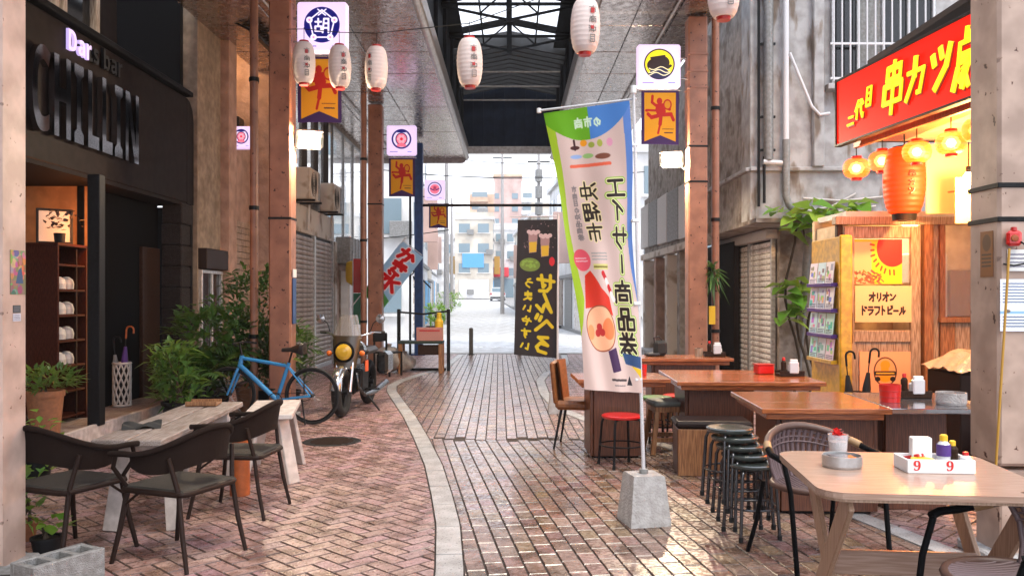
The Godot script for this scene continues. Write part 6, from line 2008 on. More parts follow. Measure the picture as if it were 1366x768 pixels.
	var ck := thing("wooden_cup", "short bamboo cup left of the condiments on the farthest dark table", "cup", V(2.18, 0.802, 10.05))
	lpart(ck, "body", M.wood_door, [Vector2(0, 0), Vector2(0.045, 0), Vector2(0.048, 0.09), Vector2(0.04, 0.09), Vector2(0.038, 0.01), Vector2(0, 0.01)], Vector3.ZERO, 16)
	bpart(ck, "contents", M.wood_dark, Vector3(0, 0.06, 0), Vector3(0.05, 0.07, 0.05), 0.01)
	cup("ribbed red cup on the table behind the tall banner", V(1.24, 0.742, 8.2), 0.045, 0.11)
	var bag := thing("black_bag", "black bag standing on the farthest dark table", "bag", V(1.72, 0.802, 10.1), 10)
	bpart(bag, "body", M.cloth_dark, Vector3(0.02, 0.09, 0), Vector3(0.16, 0.18, 0.10), 0.035)
	bpart(bag, "flap", M.leather, Vector3(-0.09, 0.02, 0.03), Vector3(0.16, 0.035, 0.12), 0.012)
	tpart(bag, "handle", M.leather, [Vector3(-0.05, 0.15, 0), Vector3(-0.06, 0.21, 0), Vector3(0.0, 0.23, 0), Vector3(0.05, 0.17, 0)], 0.008, 6)
	# seats
	var oc := thing("brown_chair", "orange brown padded chair on thin black legs left of the tall banner", "chair", V(0.68, 0, 8.62), 78)
	bpart(oc, "seat", M.seat_brown, Vector3(0, 0.43, 0), Vector3(0.44, 0.09, 0.44), 0.03)
	var bk := cloth(func(u, v): return Vector3((u - 0.5) * (0.44 - 0.05 * v), 0.86 - v * 0.42, -0.23 + 0.05 * v + 0.05 * pow(absf(u - 0.5) * 2.0, 2.0)), 10, 8)
	obj("back_front", bk, M.seat_brown, oc)
	bpart(oc, "backrest", M.seat_brown, Vector3(0, 0.645, -0.235), Vector3(0.42, 0.42, 0.045), 0.02, Basis(Vector3.RIGHT, -0.10))
	for e in [[-1, -1], [1, -1], [-1, 1], [1, 1]]:
		tpart(oc, "leg", M.iron, [Vector3(e[0] * 0.16, 0.40, e[1] * 0.16), Vector3(e[0] * 0.22, 0.0, e[1] * 0.23)], [0.014, 0.010], 8)
	pipe_stool("bright red round stool with black legs under the tall banner", V(0.97, 0, 7.62), 20, M.red_plastic, M.iron, "", 0.178, 0.455)
	var rs := pipe_stool("red topped stool between the far dark tables", V(1.78, 0, 9.3), 0, M.red_plastic, M.iron, "", 0.15, 0.44)
	pipe_stool("green vinyl round stool behind the grey cushioned wooden stool", V(1.50, 0, 8.95), 15, M.green_vinyl, M.iron, "", 0.16, 0.46)
	var ws := thing("wooden_stool", "wooden stool with grey cushion and splayed legs by the lane", "stool", V(1.50, 0, 8.33), 6)
	bpart(ws, "cushion", M.cushion_grey, Vector3(0, 0.475, 0), Vector3(0.36, 0.05, 0.34), 0.018)
	bpart(ws, "apron", M.wood_orange_y, Vector3(0, 0.425, 0), Vector3(0.31, 0.06, 0.29), 0.004)
	for e in [[-1, -1], [1, -1], [-1, 1], [1, 1]]:
		st = mb()
		bar(st, Vector3(e[0] * 0.13, 0.42, e[1] * 0.12), Vector3(e[0] * 0.19, 0.0, e[1] * 0.18), 0.045, 0.045, 0.004)
		obj("leg", st, M.wood_orange_y, ws)
	for s in [-1.0, 1.0]:
		bpart(ws, "rail", M.wood_orange_y, Vector3(0, 0.14, s * 0.165), Vector3(0.30, 0.04, 0.025), 0.003)
		for k in 3:
			bpart(ws, "back_slat", M.wood_orange_y, Vector3(-0.07 + k * 0.07, 0.34, s * 0.14), Vector3(0.014, 0.12, 0.014), 0.002)
	var bn := thing("box_bench", "wooden box bench with dark cushion before a red wooden table", "bench", V(1.70, 0, 7.36), -4)
	bpart(bn, "cushion", M.cushion_dark, Vector3(0, 0.425, 0), Vector3(0.64, 0.06, 0.40), 0.02)
	bpart(bn, "front_panel", M.wood_orange_y, Vector3(0, 0.195, 0.18), Vector3(0.60, 0.39, 0.024), 0.004)
	bpart(bn, "back_panel", M.wood_orange_y, Vector3(0, 0.195, -0.18), Vector3(0.60, 0.39, 0.024), 0.004)
	for s in [-1.0, 1.0]:
		bpart(bn, "end_panel", M.wood_red_y, Vector3(s * 0.29, 0.195, 0), Vector3(0.024, 0.39, 0.332), 0.004)
	var bn2 := thing("low_bench", "low dark cushioned bench between two red wooden tables", "bench", V(2.05, 0, 7.62), 0)
	bpart(bn2, "cushion", M.cushion_dark, Vector3(0.32, 0.46, 0.0), Vector3(0.34, 0.06, 0.30), 0.02)
	for e in [[-1, -1], [1, -1], [-1, 1], [1, 1]]:
		bpart(bn2, "leg", M.wood_dark, Vector3(0.32 + e[0] * 0.13, 0.215, e[1] * 0.11), Vector3(0.04, 0.43, 0.04), 0.004)
	# on the near right column
	var al := thing("red_alarm", "small red fire bell box strapped to the near right column", "alarm", V(2.78, 1.82, 4.77), -20)
	bpart(al, "box", M.red_plastic, Vector3(0, 0, 0), Vector3(0.075, 0.085, 0.05), 0.014)
	lpart(al, "button", M.red_deep, [Vector2(0.018, 0), Vector2(0.015, 0.02), Vector2(0, 0.022)], Vector3(0, 0.042, 0), 12)
	lpart(al, "lens", M.orange_vinyl, [Vector2(0.02, 0), Vector2(0.016, 0.012), Vector2(0, 0.014)], Vector3(0, 0, 0.024), 14, Basis(Vector3.RIGHT, PI / 2))
	tpart(al, "cable", M.iron, [Vector3(0.03, -0.02, 0.02), Vector3(0.09, -0.07, 0.02), Vector3(0.06, -0.14, 0.0), Vector3(0.0, -0.15, 0), Vector3(-0.05, -0.14, -0.01)], 0.005, 6)
	var hp := thing("yellow_hose", "thin dull yellow hose hanging down the near right column", "hose", V(2.66, 0, 4.70))
	tpart(hp, "shaft", M.yellow_dull, [Vector3(-0.02, 0.55, 0.0), Vector3(0.015, 1.2, 0.01), Vector3(0.055, 1.76, 0.0)], 0.007, 8)
	var im := blank(120, 150, Color(0.90, 0.92, 0.95))
	scribble(im, 8, 8, 104, 62, 7, Color(0.45, 0.5, 0.6))
	im.fill_rect(Rect2i(0, 92, 120, 8), Color(0.55, 0.72, 0.86))
	scribble(im, 8, 104, 104, 36, 4, Color(0.4, 0.45, 0.55))
	disc(im, Vector2(20, 92), 8, 5, Color(0.45, 0.40, 0.38))
	disc(im, Vector2(96, 74), 8, 6, Color(0.55, 0.50, 0.46))
	var nt := print_slab(null, "notice_sheet", printed(im, 0.6), V(2.84, 1.45, 4.798), 0.24, 0.29, 0.003)
	meta(nt, "white printed notice with a blue band on the near right column", "notice")
	im = blank(110, 60, Color(0.88, 0.88, 0.87))
	scribble(im, 6, 8, 96, 44, 4, Color(0.5, 0.5, 0.55))
	nt = print_slab(null, "notice_sheet", printed(im, 0.6), V(2.86, 1.70, 4.798), 0.20, 0.12, 0.003)
	meta(nt, "small white slip above the printed notice on the near right column", "notice")
	im = blank(60, 120, Color(0.50, 0.30, 0.10))
	disc(im, Vector2(30, 30), 20, 22, Color(0.34, 0.20, 0.08))
	scribble(im, 8, 56, 44, 40, 4, Color(0.25, 0.15, 0.06))
	nt = print_slab(null, "faded_sticker", printed(im, 0.5), V(2.7125, 1.74, 4.92), 0.13, 0.26, 0.003, Basis(Vector3.UP, -PI / 2))
	meta(nt, "faded orange brown sticker on the side of the near right column", "sticker")
	var bp := thing("blue_plate", "narrow blue and white plate on the salmon column by the bicycle", "sign", V(-2.685, 1.16, 10.62), 0)
	bpart(bp, "plate", M.blue_paint, Vector3(0, 0.28, 0), Vector3(0.012, 0.56, 0.16), 0.003)
	bpart(bp, "white_panel", M.white, Vector3(0.003, 0.62, 0), Vector3(0.012, 0.10, 0.16), 0.003)
	# stickers on the near left column
	im = blank(64, 160, Color(0.45, 0.45, 0.30))
	for k in 60:
		disc(im, Vector2(rf(0, 64), rf(0, 160)), rf(4, 14), rf(6, 20), Color(rf(0.1, 0.9), rf(0.2, 0.7), rf(0.1, 0.6), 0.8))
	poly(im, PackedVector2Array([Vector2(22, 120), Vector2(34, 70), Vector2(46, 60), Vector2(54, 120)]), Color(0.10, 0.28, 0.45))
	nt = print_slab(null, "bright_sticker", printed(im, 0.4), V(-2.703, 1.63, 4.71), 0.145, 0.24, 0.003, Basis(Vector3.UP, PI / 2))
	meta(nt, "many coloured picture sticker on the near left column", "sticker")
	for e in [[1.43, Color(0.25, 0.27, 0.28), "small grey sticker under the coloured one on the near left column"], [1.385, Color(0.80, 0.80, 0.84), "small white sticker, lowest on the near left column"]]:
		im = blank(32, 32, e[1])
		scribble(im, 4, 4, 24, 24, 4, Color(0.4, 0.42, 0.48))
		nt = print_slab(null, "small_sticker", printed(im, 0.4), V(-2.703, e[0], 4.70), 0.07, 0.042, 0.003, Basis(Vector3.UP, PI / 2))
		meta(nt, e[2], "sticker")

# ------------------------------------------------------------------ left side things
func foliage(st: SurfaceTool, c: Vector3, r: Vector3, n: int, l: float, w: float, up := 0.4) -> void:
	for k in n:
		var d := Vector3(rf(-1, 1), rf(-1, 1), rf(-1, 1))
		if d.length() > 1.0:
			d = d.normalized() * rf(0.6, 1.0)
		var p := c + d * r
		leaf(st, p, Vector3(d.x + rf(-0.6, 0.6), up + rf(-0.6, 0.6), d.z + rf(-0.6, 0.6)), Vector3.UP, l * rf(0.7, 1.25), w * rf(0.7, 1.2), rf(0.1, 0.6))

func potted(called: String, label: String, at: Vector3, pot: Array, clumps: Array, m: Material, n: int, l: float, w: float, pm: Material) -> void:
	var o := thing(called, label, "plant", at, rf(0, 360) * 0.0)
	var r: float = pot[0]
	var h: float = pot[1]
	lpart(o, "pot", pm, [Vector2(0, 0), Vector2(r * 0.72, 0), Vector2(r * 0.95, h * 0.88), Vector2(r * 1.02, h * 0.88), Vector2(r * 1.02, h), Vector2(r * 0.9, h), Vector2(r * 0.88, h * 0.9), Vector2(0, h * 0.9)], Vector3.ZERO, 18)
	var st := mb()
	var lf := mb()
	for c in clumps:
		var cc: Vector3 = c[0]
		for k in 3:
			var e: Vector3 = cc + Vector3(rf(-0.5, 0.5), rf(-0.2, 0.6), rf(-0.5, 0.5)) * c[1]
			tube(st, [Vector3(rf(-0.04, 0.04), h * 0.9, rf(-0.04, 0.04)), Vector3(cc.x * 0.4 + rf(-0.03, 0.03), lerpf(h, cc.y, 0.5), cc.z * 0.4), e], [0.012, 0.008, 0.003], 5)
		foliage(lf, cc, c[1], n, l, w)
	obj("stems", st, M.stem, o)
	var f := obj("foliage", lf, m, o)
	f.set_meta("kind", "stuff")

func palm(label: String, at: Vector3, n: int, l: float, m: Material) -> void:
	var o := thing("palm_plant", label, "plant", at)
	lpart(o, "pot", M.iron, [Vector2(0, 0), Vector2(0.14, 0), Vector2(0.18, 0.30), Vector2(0.16, 0.30), Vector2(0, 0.28)], Vector3.ZERO, 16)
	for k in n:
		var a := TAU * k / n + rf(-0.3, 0.3)
		var d := Vector3(cos(a), 0, sin(a))
		var st := mb()
		var pts := []
		var rise := rf(0.7, 1.1)
		for i in 9:
			var t := i / 8.0
			pts.append(Vector3(0, 0.28, 0) + d * l * (0.15 * t + 0.55 * t * t) + Vector3.UP * l * (rise * t - 0.45 * t * t * t))
		tube(st, pts, [0.009, 0.009, 0.008, 0.007, 0.006, 0.005, 0.004, 0.003, 0.002], 5)
		for i in range(3, 9):
			for q in 3:
				var t := (i - 1 + q / 3.0) / 8.0
				var p: Vector3 = pts[i - 1].lerp(pts[i], q / 3.0)
				var tg: Vector3 = (pts[i] - pts[i - 1]).normalized()
				var sd := tg.cross(Vector3.UP).normalized()
				for s in [-1.0, 1.0]:
					leaf(st, p, tg * 0.7 + sd * s + Vector3(0, rf(-0.1, 0.2), 0), Vector3.UP, l * 0.30 * (1.1 - 0.5 * t), 0.028, 0.5)
		obj("frond", st, m, o)

func bicycle(at: Vector3, yaw: float) -> void:
	# front towards -x
	var o := thing("bicycle", "bright blue bicycle parked across the walkway by the bushes", "bicycle", at, yaw)
	var R := 0.335
	for e in [["rear_wheel", 0.5], ["front_wheel", -0.52]]:
		var w := Node3D.new()
		w.name = "wheel"
		o.add_child(w, true)
		w.position = Vector3(e[1], R, 0)
		var st := mb()
		ring(st, Vector3.ZERO, R - 0.016, 0.016, Basis(), 40, 8)
		obj("tyre", st, M.rubber, w)
		st = mb()
		ring(st, Vector3.ZERO, R - 0.04, 0.011, Basis(), 40, 6)
		obj("rim", st, M.iron, w)
		st = mb()
		for k in 20:
			var a := TAU * k / 20
			tube(st, [Vector3(cos(a + 0.5) * 0.02, sin(a + 0.5) * 0.02, 0.02 * (1 if k % 2 else -1)), Vector3(cos(a) * (R - 0.045), sin(a) * (R - 0.045), 0)], 0.0014, 4, false)
		obj("spokes", st, M.steel, w)
		st = mb()
		tube(st, [Vector3(0, 0, -0.05), Vector3(0, 0, 0.05)], 0.02, 10)
		obj("hub", st, M.iron, w)
	var bb := Vector3(0.07, 0.28, 0)
	var seat := Vector3(0.22, 0.72, 0)
	var head := Vector3(-0.36, 0.80, 0)
	var head2 := Vector3(-0.39, 0.66, 0)
	for e in [["top_tube", head + Vector3(0, -0.03, 0), seat + Vector3(-0.015, -0.04, 0), 0.022], ["down_tube", head2 + Vector3(0, 0.03, 0), bb, 0.029], ["seat_tube", bb, seat, 0.023], ["head_tube", head, head2, 0.028]]:
		tpart(o, e[0], M.bike_blue, [e[1], e[2]], e[3], 10)
	for s in [-1.0, 1.0]:
		tpart(o, "seat_stay", M.bike_blue, [seat + Vector3(0, -0.06, s * 0.02), Vector3(0.5, R, s * 0.062)], 0.010, 8)
		tpart(o, "chain_stay", M.bike_blue, [bb + Vector3(0, 0, s * 0.03), Vector3(0.5, R, s * 0.062)], 0.011, 8)
		tpart(o, "fork_blade", M.bike_blue, [head2 + Vector3(-0.005, -0.01, s * 0.03), head2 + Vector3(-0.02, -0.06, s * 0.05), Vector3(-0.52, R, s * 0.055)], [0.018, 0.018, 0.012], 8)
	tpart(o, "seat_post", M.iron, [seat, seat + Vector3(0.035, 0.12, 0)], 0.013, 8)
	var sd := mb()
	lathe(sd, [Vector2(0, -0.13), Vector2(0.025, -0.12), Vector2(0.03, -0.02), Vector2(0.075, 0.09), Vector2(0.07, 0.13), Vector2(0, 0.14)], seat + Vector3(0.05, 0.155, 0), 14, Basis(Vector3(0, 0.95, 0), Vector3(1.1, 0.06, 0), Vector3(0, 0, 1.25)))
	obj("saddle", sd, M.leather, o)
	tpart(o, "handlebar", M.iron, [Vector3(-0.30, 0.93, 0.28), Vector3(-0.38, 0.95, 0.2), Vector3(-0.40, 0.95, 0), Vector3(-0.38, 0.95, -0.2), Vector3(-0.30, 0.93, -0.28)], 0.012, 8)
	tpart(o, "stem", M.iron, [head, head + Vector3(-0.03, 0.14, 0)], 0.014, 8)
	var st2 := mb()
	ring(st2, bb + Vector3(0, 0, 0.05), 0.085, 0.006, Basis(), 26, 5)
	obj("chain_ring", st2, M.iron, o)
	for s in [-1.0, 1.0]:
		tpart(o, "crank", M.iron, [bb + Vector3(0, 0, s * 0.06), bb + Vector3(s * 0.12, s * -0.11, s * 0.075)], 0.009, 6)
		bpart(o, "pedal", M.iron, bb + Vector3(s * 0.12, s * -0.11, s * 0.115), Vector3(0.09, 0.02, 0.07), 0.004)
	st2 = mb()
	for dy in [0.08, -0.08]:
		tube(st2, [bb + Vector3(0, dy, 0.05), Vector3(0.5, R + dy * 0.45, 0.05)], 0.005, 5)
	obj("chain", st2, M.iron, o)
	tpart(o, "kickstand", M.iron, [Vector3(0.40, 0.30, 0.06), Vector3(0.48, 0.02, 0.17)], 0.009, 6)
	tpart(o, "rear_rack", M.iron, [Vector3(0.43, R + 0.02, 0.07), Vector3(0.43, 0.55, 0.07), Vector3(0.44, 0.60, 0.0)], 0.008, 6)

func motorbike(at: Vector3, yaw: float) -> void:
	# front towards +z
	var o := thing("motorcycle", "dark motorcycle with yellow headlight and smoked screen, seen head on", "motorcycle", at, yaw)
	var R := 0.31
	for e in [0.68, -0.70]:
		var w := Node3D.new()
		w.name = "wheel"
		o.add_child(w, true)
		w.position = Vector3(0, R, e)
		var side := Basis(Vector3.UP, PI / 2)
		var st := mb()
		ring(st, Vector3.ZERO, R - 0.06, 0.062, side, 32, 10)
		obj("tyre", st, M.rubber, w)
		st = mb()
		ring(st, Vector3.ZERO, R - 0.11, 0.02, side, 28, 6)
		for k in 10:
			var a := TAU * k / 10
			tube(st, [Vector3(0, cos(a) * 0.03, sin(a) * 0.03), Vector3(0, cos(a) * 0.2, sin(a) * 0.2)], 0.006, 5)
		obj("rim", st, M.iron, w)
		st = mb()
		tube(st, [Vector3(-0.08, 0, 0), Vector3(0.08, 0, 0)], 0.035, 12)
		obj("hub", st, M.iron, w)
	for s in [-1.0, 1.0]:
		tpart(o, "fork_leg", M.chrome, [Vector3(s * 0.10, R, 0.68), Vector3(s * 0.10, 0.62, 0.55), Vector3(s * 0.09, 0.92, 0.42)], [0.026, 0.024, 0.02], 10)
		tpart(o, "handlebar", M.chrome, [Vector3(0, 0.96, 0.36), Vector3(s * 0.18, 1.0, 0.34), Vector3(s * 0.30, 1.03, 0.25), Vector3(s * 0.36, 1.03, 0.20)], 0.012, 8)
		tpart(o, "grip", M.rubber, [Vector3(s * 0.31, 1.032, 0.245), Vector3(s * 0.42, 1.03, 0.14)], 0.019, 8)
		tpart(o, "brake_lever", M.steel, [Vector3(s * 0.27, 1.04, 0.30), Vector3(s * 0.40, 1.03, 0.24)], 0.007, 6)
		tpart(o, "mirror_stem", M.iron, [Vector3(s * 0.26, 1.04, 0.27), Vector3(s * 0.30, 1.15, 0.26), Vector3(s * 0.36, 1.20, 0.25)], 0.007, 6)
		lpart(o, "mirror", M.steel, [Vector2(0, -0.02), Vector2(0.055, -0.015), Vector2(0.06, 0.01), Vector2(0, 0.012)], Vector3(s * 0.39, 1.21, 0.25), 16, Basis(Vector3.RIGHT, -PI / 2))
		tpart(o, "signal_stem", M.iron, [Vector3(s * 0.1, 0.78, 0.47), Vector3(s * 0.19, 0.78, 0.47)], 0.01, 6)
		lpart(o, "turn_signal", M.amber, [Vector2(0, -0.03), Vector2(0.03, -0.02), Vector2(0.036, 0.015), Vector2(0.02, 0.035), Vector2(0, 0.038)], Vector3(s * 0.21, 0.78, 0.48), 12, Basis(Vector3.RIGHT, PI / 2))
	# mudguard over the front wheel
	var st2 := mb()
	for i in 12:
		for j in 6:
			var q := []
			for e in [[i, j], [i + 1, j], [i + 1, j + 1], [i, j + 1]]:
				var a: float = lerpf(0.15, 2.5, e[0] / 12.0)
				var b: float = lerpf(-1.1, 1.1, e[1] / 6.0)
				var n := Vector3(sin(b), cos(b) * sin(a), cos(b) * cos(a))
				q.append([Vector3(sin(b) * 0.085, R + sin(a) * (R - 0.06 + 0.085 * cos(b)), 0.68 + cos(a) * (R - 0.06 + 0.085 * cos(b))), n])
			tri(st2, q[0][0], q[1][0], q[2][0], q[0][1], q[1][1], q[2][1])
			tri(st2, q[0][0], q[2][0], q[3][0], q[0][1], q[2][1], q[3][1])
	obj("front_mudguard", st2, M.steel, o)
	# headlight with a dark cowl round it
	lpart(o, "headlight_shell", M.black_paint, [Vector2(0, -0.12), Vector2(0.08, -0.10), Vector2(0.125, -0.02), Vector2(0.135, 0.02), Vector2(0.11, 0.03), Vector2(0.10, 0.02)], Vector3(0, 0.80, 0.56), 24, Basis(Vector3.RIGHT, PI / 2))
	lpart(o, "headlight_lens", M.headlamp_yellow, [Vector2(0.105, 0.0), Vector2(0.10, 0.022), Vector2(0.06, 0.04), Vector2(0, 0.046)], Vector3(0, 0.80, 0.58), 24, Basis(Vector3.RIGHT, PI / 2))
	var cw := cloth(func(u, v):
		var a: float = (u - 0.5) * 2.2
		return Vector3(sin(a) * (0.21 - 0.05 * v), 1.0 - v * 0.40, 0.36 + cos(a) * 0.14 + 0.10 * v), 14, 8)
	obj("cowl", cw, M.cowl_brown, o)
	var ws := cloth(func(u, v):
		var a: float = (u - 0.5) * 2.0
		return Vector3(sin(a) * (0.13 + 0.10 * v), 1.26 - v * 0.30, 0.24 + cos(a) * 0.14 + 0.12 * v), 14, 8)
	obj("windscreen", ws, M.smoke_screen, o)
	lpart(o, "fuel_tank", M.black_gloss, [Vector2(0, -0.30), Vector2(0.09, -0.27), Vector2(0.145, -0.05), Vector2(0.15, 0.12), Vector2(0.08, 0.27), Vector2(0, 0.30)], Vector3(0, 0.80, 0.02), 18, Basis(Vector3(1, 0, 0), Vector3(0, 0.1, 1), Vector3(0, -0.85, 0.0)))
	bpart(o, "saddle", M.leather, Vector3(0, 0.76, -0.48), Vector3(0.27, 0.10, 0.66), 0.045)
	bpart(o, "engine", M.iron, Vector3(0, 0.42, 0.05), Vector3(0.30, 0.30, 0.36), 0.03)
	for k in 6:
		bpart(o, "cooling_fin", M.stool_pipe, Vector3(0, 0.50 + k * 0.022, 0.16), Vector3(0.26, 0.010, 0.22), 0.002)
	tpart(o, "frame_tube", M.iron, [Vector3(0, 0.86, 0.38), Vector3(0, 0.45, 0.30), Vector3(0, 0.24, 0.12), Vector3(0, 0.26, -0.4), Vector3(0, 0.6, -0.55)], 0.022, 8)
	for s in [-1.0, 1.0]:
		tpart(o, "exhaust", M.stool_pipe, [Vector3(s * 0.08, 0.50, 0.26), Vector3(s * 0.13, 0.34, 0.36), Vector3(s * 0.16, 0.22, 0.15), Vector3(s * 0.19, 0.22, -0.3), Vector3(s * 0.20, 0.28, -0.95)], [0.022, 0.022, 0.025, 0.04, 0.045], 10)
		tpart(o, "footrest", M.iron, [Vector3(s * 0.1, 0.28, -0.02), Vector3(s * 0.32, 0.28, -0.02)], 0.013, 6)
		bpart(o, "side_case", M.black_gloss, Vector3(s * 0.24, 0.58, -0.72), Vector3(0.16, 0.30, 0.40), 0.04)
	bpart(o, "number_plate", M.orange_red, Vector3(0.20, 0.60, 0.20), Vector3(0.02, 0.14, 0.12), 0.004)
	tpart(o, "kickstand", M.iron, [Vector3(0.12, 0.26, 0.02), Vector3(0.36, 0.02, 0.16)], 0.012, 6)

func build_walkway() -> void:
	# concrete blocks by the near left column
	var b := thing("concrete_block", "hollow grey concrete block by the foot of the near left column", "block", V(-2.30, 0, 4.37), -28)
	var d := Vector3(0.19, 0.19, 0.39)
	for s in [-1.0, 1.0]:
		bpart(b, "face_wall", M.block_grey, Vector3(s * 0.079, 0.095, 0), Vector3(0.032, 0.19, 0.39), 0.004)
	for k in 4:
		bpart(b, "web", M.block_grey, Vector3(0, 0.095, -0.179 + k * 0.1193), Vector3(0.126, 0.186, 0.030), 0.003)
	var b2 := thing("concrete_slab", "flat grey concrete slab in front of the near left column", "slab", V(-2.66, 0, 4.36), 4)
	bpart(b2, "slab", M.block_grey, Vector3(0, 0.05, 0), Vector3(0.36, 0.10, 0.24), 0.008)
	bpart(b2, "groove", M.mortar, Vector3(0, 0.1015, 0.05), Vector3(0.34, 0.003, 0.02), 0.0)
	# plank table and its chairs
	var t := thing("plank_table", "long weathered grey white plank table along the bar front", "table", V(-2.40, 0, 6.20), 3)
	for k in 2:
		bpart(t, "plank", M.wood_grey, Vector3(-0.11 + k * 0.22, 0.605 + rf(-0.002, 0.002), rf(-0.01, 0.01)), Vector3(0.205, 0.04, 1.92), 0.006)
	for s in [-1.0, 1.0]:
		for q in [-1.0, 1.0]:
			var st := mb()
			bar(st, Vector3(q * 0.14, 0.58, s * 0.60), Vector3(q * 0.20, 0.0, s * 0.68), 0.10, 0.05, 0.005)
			obj("leg", st, M.wood_white, t)
		bpart(t, "cross_rail", M.wood_white, Vector3(0, 0.54, s * 0.60), Vector3(0.38, 0.08, 0.05), 0.005)
	var mt := thing("black_cloth", "crumpled black cloth lying on the plank table", "cloth", V(-2.47, 0.628, 5.75), 20)
	var cl := cloth(func(u, v): return Vector3((u - 0.5) * 0.24, 0.012 + 0.014 * sin(u * 8.0 + v * 3.0) + 0.010 * sin(v * 11.0), (v - 0.5) * 0.20 + 0.02 * sin(u * 6.0)), 12, 10)
	obj("fabric", cl, M.cloth_dark, mt)
	var tb := thing("orange_tray", "orange wooden tray at the far end of the plank table", "tray", V(-2.47, 0.628, 6.90), 5)
	bpart(tb, "board", M.wood_orange_y, Vector3(0, 0.012, 0), Vector3(0.24, 0.018, 0.18), 0.004)
	for s in [-1.0, 1.0]:
		bpart(tb, "rim", M.wood_orange_y, Vector3(0, 0.025, s * 0.085), Vector3(0.24, 0.03, 0.01), 0.002)
	wicker_chair("dark woven armchair in front, its broad back towards the camera", V(-1.915, 0, 4.97), -112)
	wicker_chair("dark woven armchair behind the front one, beside the white bench", V(-1.90, 0, 6.02), -96)
	wicker_chair("dark woven armchair at the near end of the plank table, by the concrete block", V(-2.58, 0, 5.02), 158)
	var wb := thing("white_bench", "white painted wooden bench with splayed legs behind the chairs", "bench", V(-2.02, 0, 7.28), 10)
	for k in 2:
		bpart(wb, "plank", M.wood_white, Vector3(-0.10 + k * 0.20, 0.545, 0), Vector3(0.19, 0.04, 1.0), 0.006)
	for s in [-1.0, 1.0]:
		for q in [-1.0, 1.0]:
			var st := mb()
			bar(st, Vector3(q * 0.10, 0.53, s * 0.34), Vector3(q * 0.20, 0.0, s * 0.42), 0.12, 0.035, 0.005)
			obj("leg", st, M.wood_white, wb)
	var ash := thing("orange_ashtray", "tall orange cylinder ashtray under the chair beside the white bench", "ashtray", V(-2.06, 0, 6.52))
	lpart(ash, "body", M.orange_vinyl, [Vector2(0, 0), Vector2(0.075, 0), Vector2(0.07, 0.42), Vector2(0.055, 0.46), Vector2(0, 0.46)], Vector3.ZERO, 18)
	lpart(ash, "collar", M.iron, [Vector2(0.056, 0.455), Vector2(0.062, 0.47), Vector2(0.05, 0.50), Vector2(0, 0.50)], Vector3.ZERO, 18)
	# umbrella stand on the deck
	var us := thing("lattice_stand", "white lattice umbrella stand on the dark bar's deck", "umbrella stand", V(-4.78, 0.15, 10.55))
	var ls := mb()
	for k in 10:
		for s in [-1.0, 1.0]:
			var pts := []
			for i in 13:
				var t2 := i / 12.0
				var a: float = TAU * k / 10 + s * t2 * 1.9
				pts.append(Vector3(cos(a) * 0.10, 0.02 + t2 * 0.51, sin(a) * 0.10))
			tube(ls, pts, 0.011, 5)
	obj("lattice", ls, M.off_white, us)
	ls = mb()
	for h in [0.02, 0.53]:
		ring(ls, Vector3(0, h, 0), 0.10, 0.016, Basis(Vector3.RIGHT, PI / 2), 22, 6)
	obj("rim", ls, M.off_white, us)
	lpart(us, "liner", M.iron, [Vector2(0, 0.005), Vector2(0.08, 0.005), Vector2(0.08, 0.5), Vector2(0.07, 0.5), Vector2(0.07, 0.02), Vector2(0, 0.02)], Vector3.ZERO, 16)
	umbrella("umbrella", "purple umbrella with orange hooked handle in the white lattice stand", V(-4.77, 0.18, 10.53), 0.06, 0.98, M.purple, M.orange_vinyl)
	umbrella("umbrella", "clear grey umbrella with dark handle in the white lattice stand", V(-4.82, 0.18, 10.58), -0.10, 0.84, M.grey, M.iron)
	# plants
	potted("fern_pot", "bright fern in a tall terracotta pot on the bar deck", V(-4.42, 0.15, 8.15), [0.17, 0.46], [[Vector3(0, 0.56, 0), Vector3(0.30, 0.12, 0.28)]], M.leaf_mid, 260, 0.13, 0.035, M.terracotta)
	potted("trailing_plant", "trailing green plant at the edge of the bar deck, behind the near column", V(-3.95, 0.0, 7.15), [0.14, 0.22], [[Vector3(0, 0.36, 0), Vector3(0.18, 0.28, 0.16)], [Vector3(0.10, 0.16, 0.08), Vector3(0.14, 0.16, 0.12)]], M.leaf_bright, 34, 0.11, 0.075, M.iron)
	potted("small_pot_plant", "small bright leafed plant in a black pot behind the concrete block", V(-2.66, 0, 4.92), [0.085, 0.13], [[Vector3(0, 0.18, 0), Vector3(0.12, 0.07, 0.10)]], M.leaf_bright, 16, 0.10, 0.07, M.iron)
	potted("pillar_plant", "thin leafy plant growing at the base of the near left column", V(-3.0, 0, 5.3), [0.08, 0.12], [[Vector3(0.02, 0.28, 0), Vector3(0.10, 0.16, 0.10)]], M.leaf_mid, 18, 0.09, 0.06, M.terracotta)
	potted("bushy_plant", "big dark bushy potted plant left of the blue bicycle", V(-3.75, 0, 10.75), [0.24, 0.38], [[Vector3(0, 0.95, 0), Vector3(0.52, 0.55, 0.4)], [Vector3(-0.2, 0.5, 0.1), Vector3(0.45, 0.35, 0.35)]], M.leaf_mid, 700, 0.16, 0.075, M.iron)
	potted("bushy_plant", "tall thin branched potted tree before the tan tiles", V(-3.35, 0, 11.1), [0.22, 0.36], [[Vector3(0.05, 1.42, 0), Vector3(0.45, 0.5, 0.4)], [Vector3(0.1, 0.75, 0.1), Vector3(0.5, 0.45, 0.4)]], M.leaf_dark, 560, 0.14, 0.055, M.terracotta)
	potted("bushy_plant", "mid green potted shrub behind the bicycle frame", V(-2.90, 0, 11.0), [0.20, 0.30], [[Vector3(0, 0.75, 0), Vector3(0.38, 0.5, 0.3)]], M.leaf_dark, 520, 0.13, 0.055, M.iron)
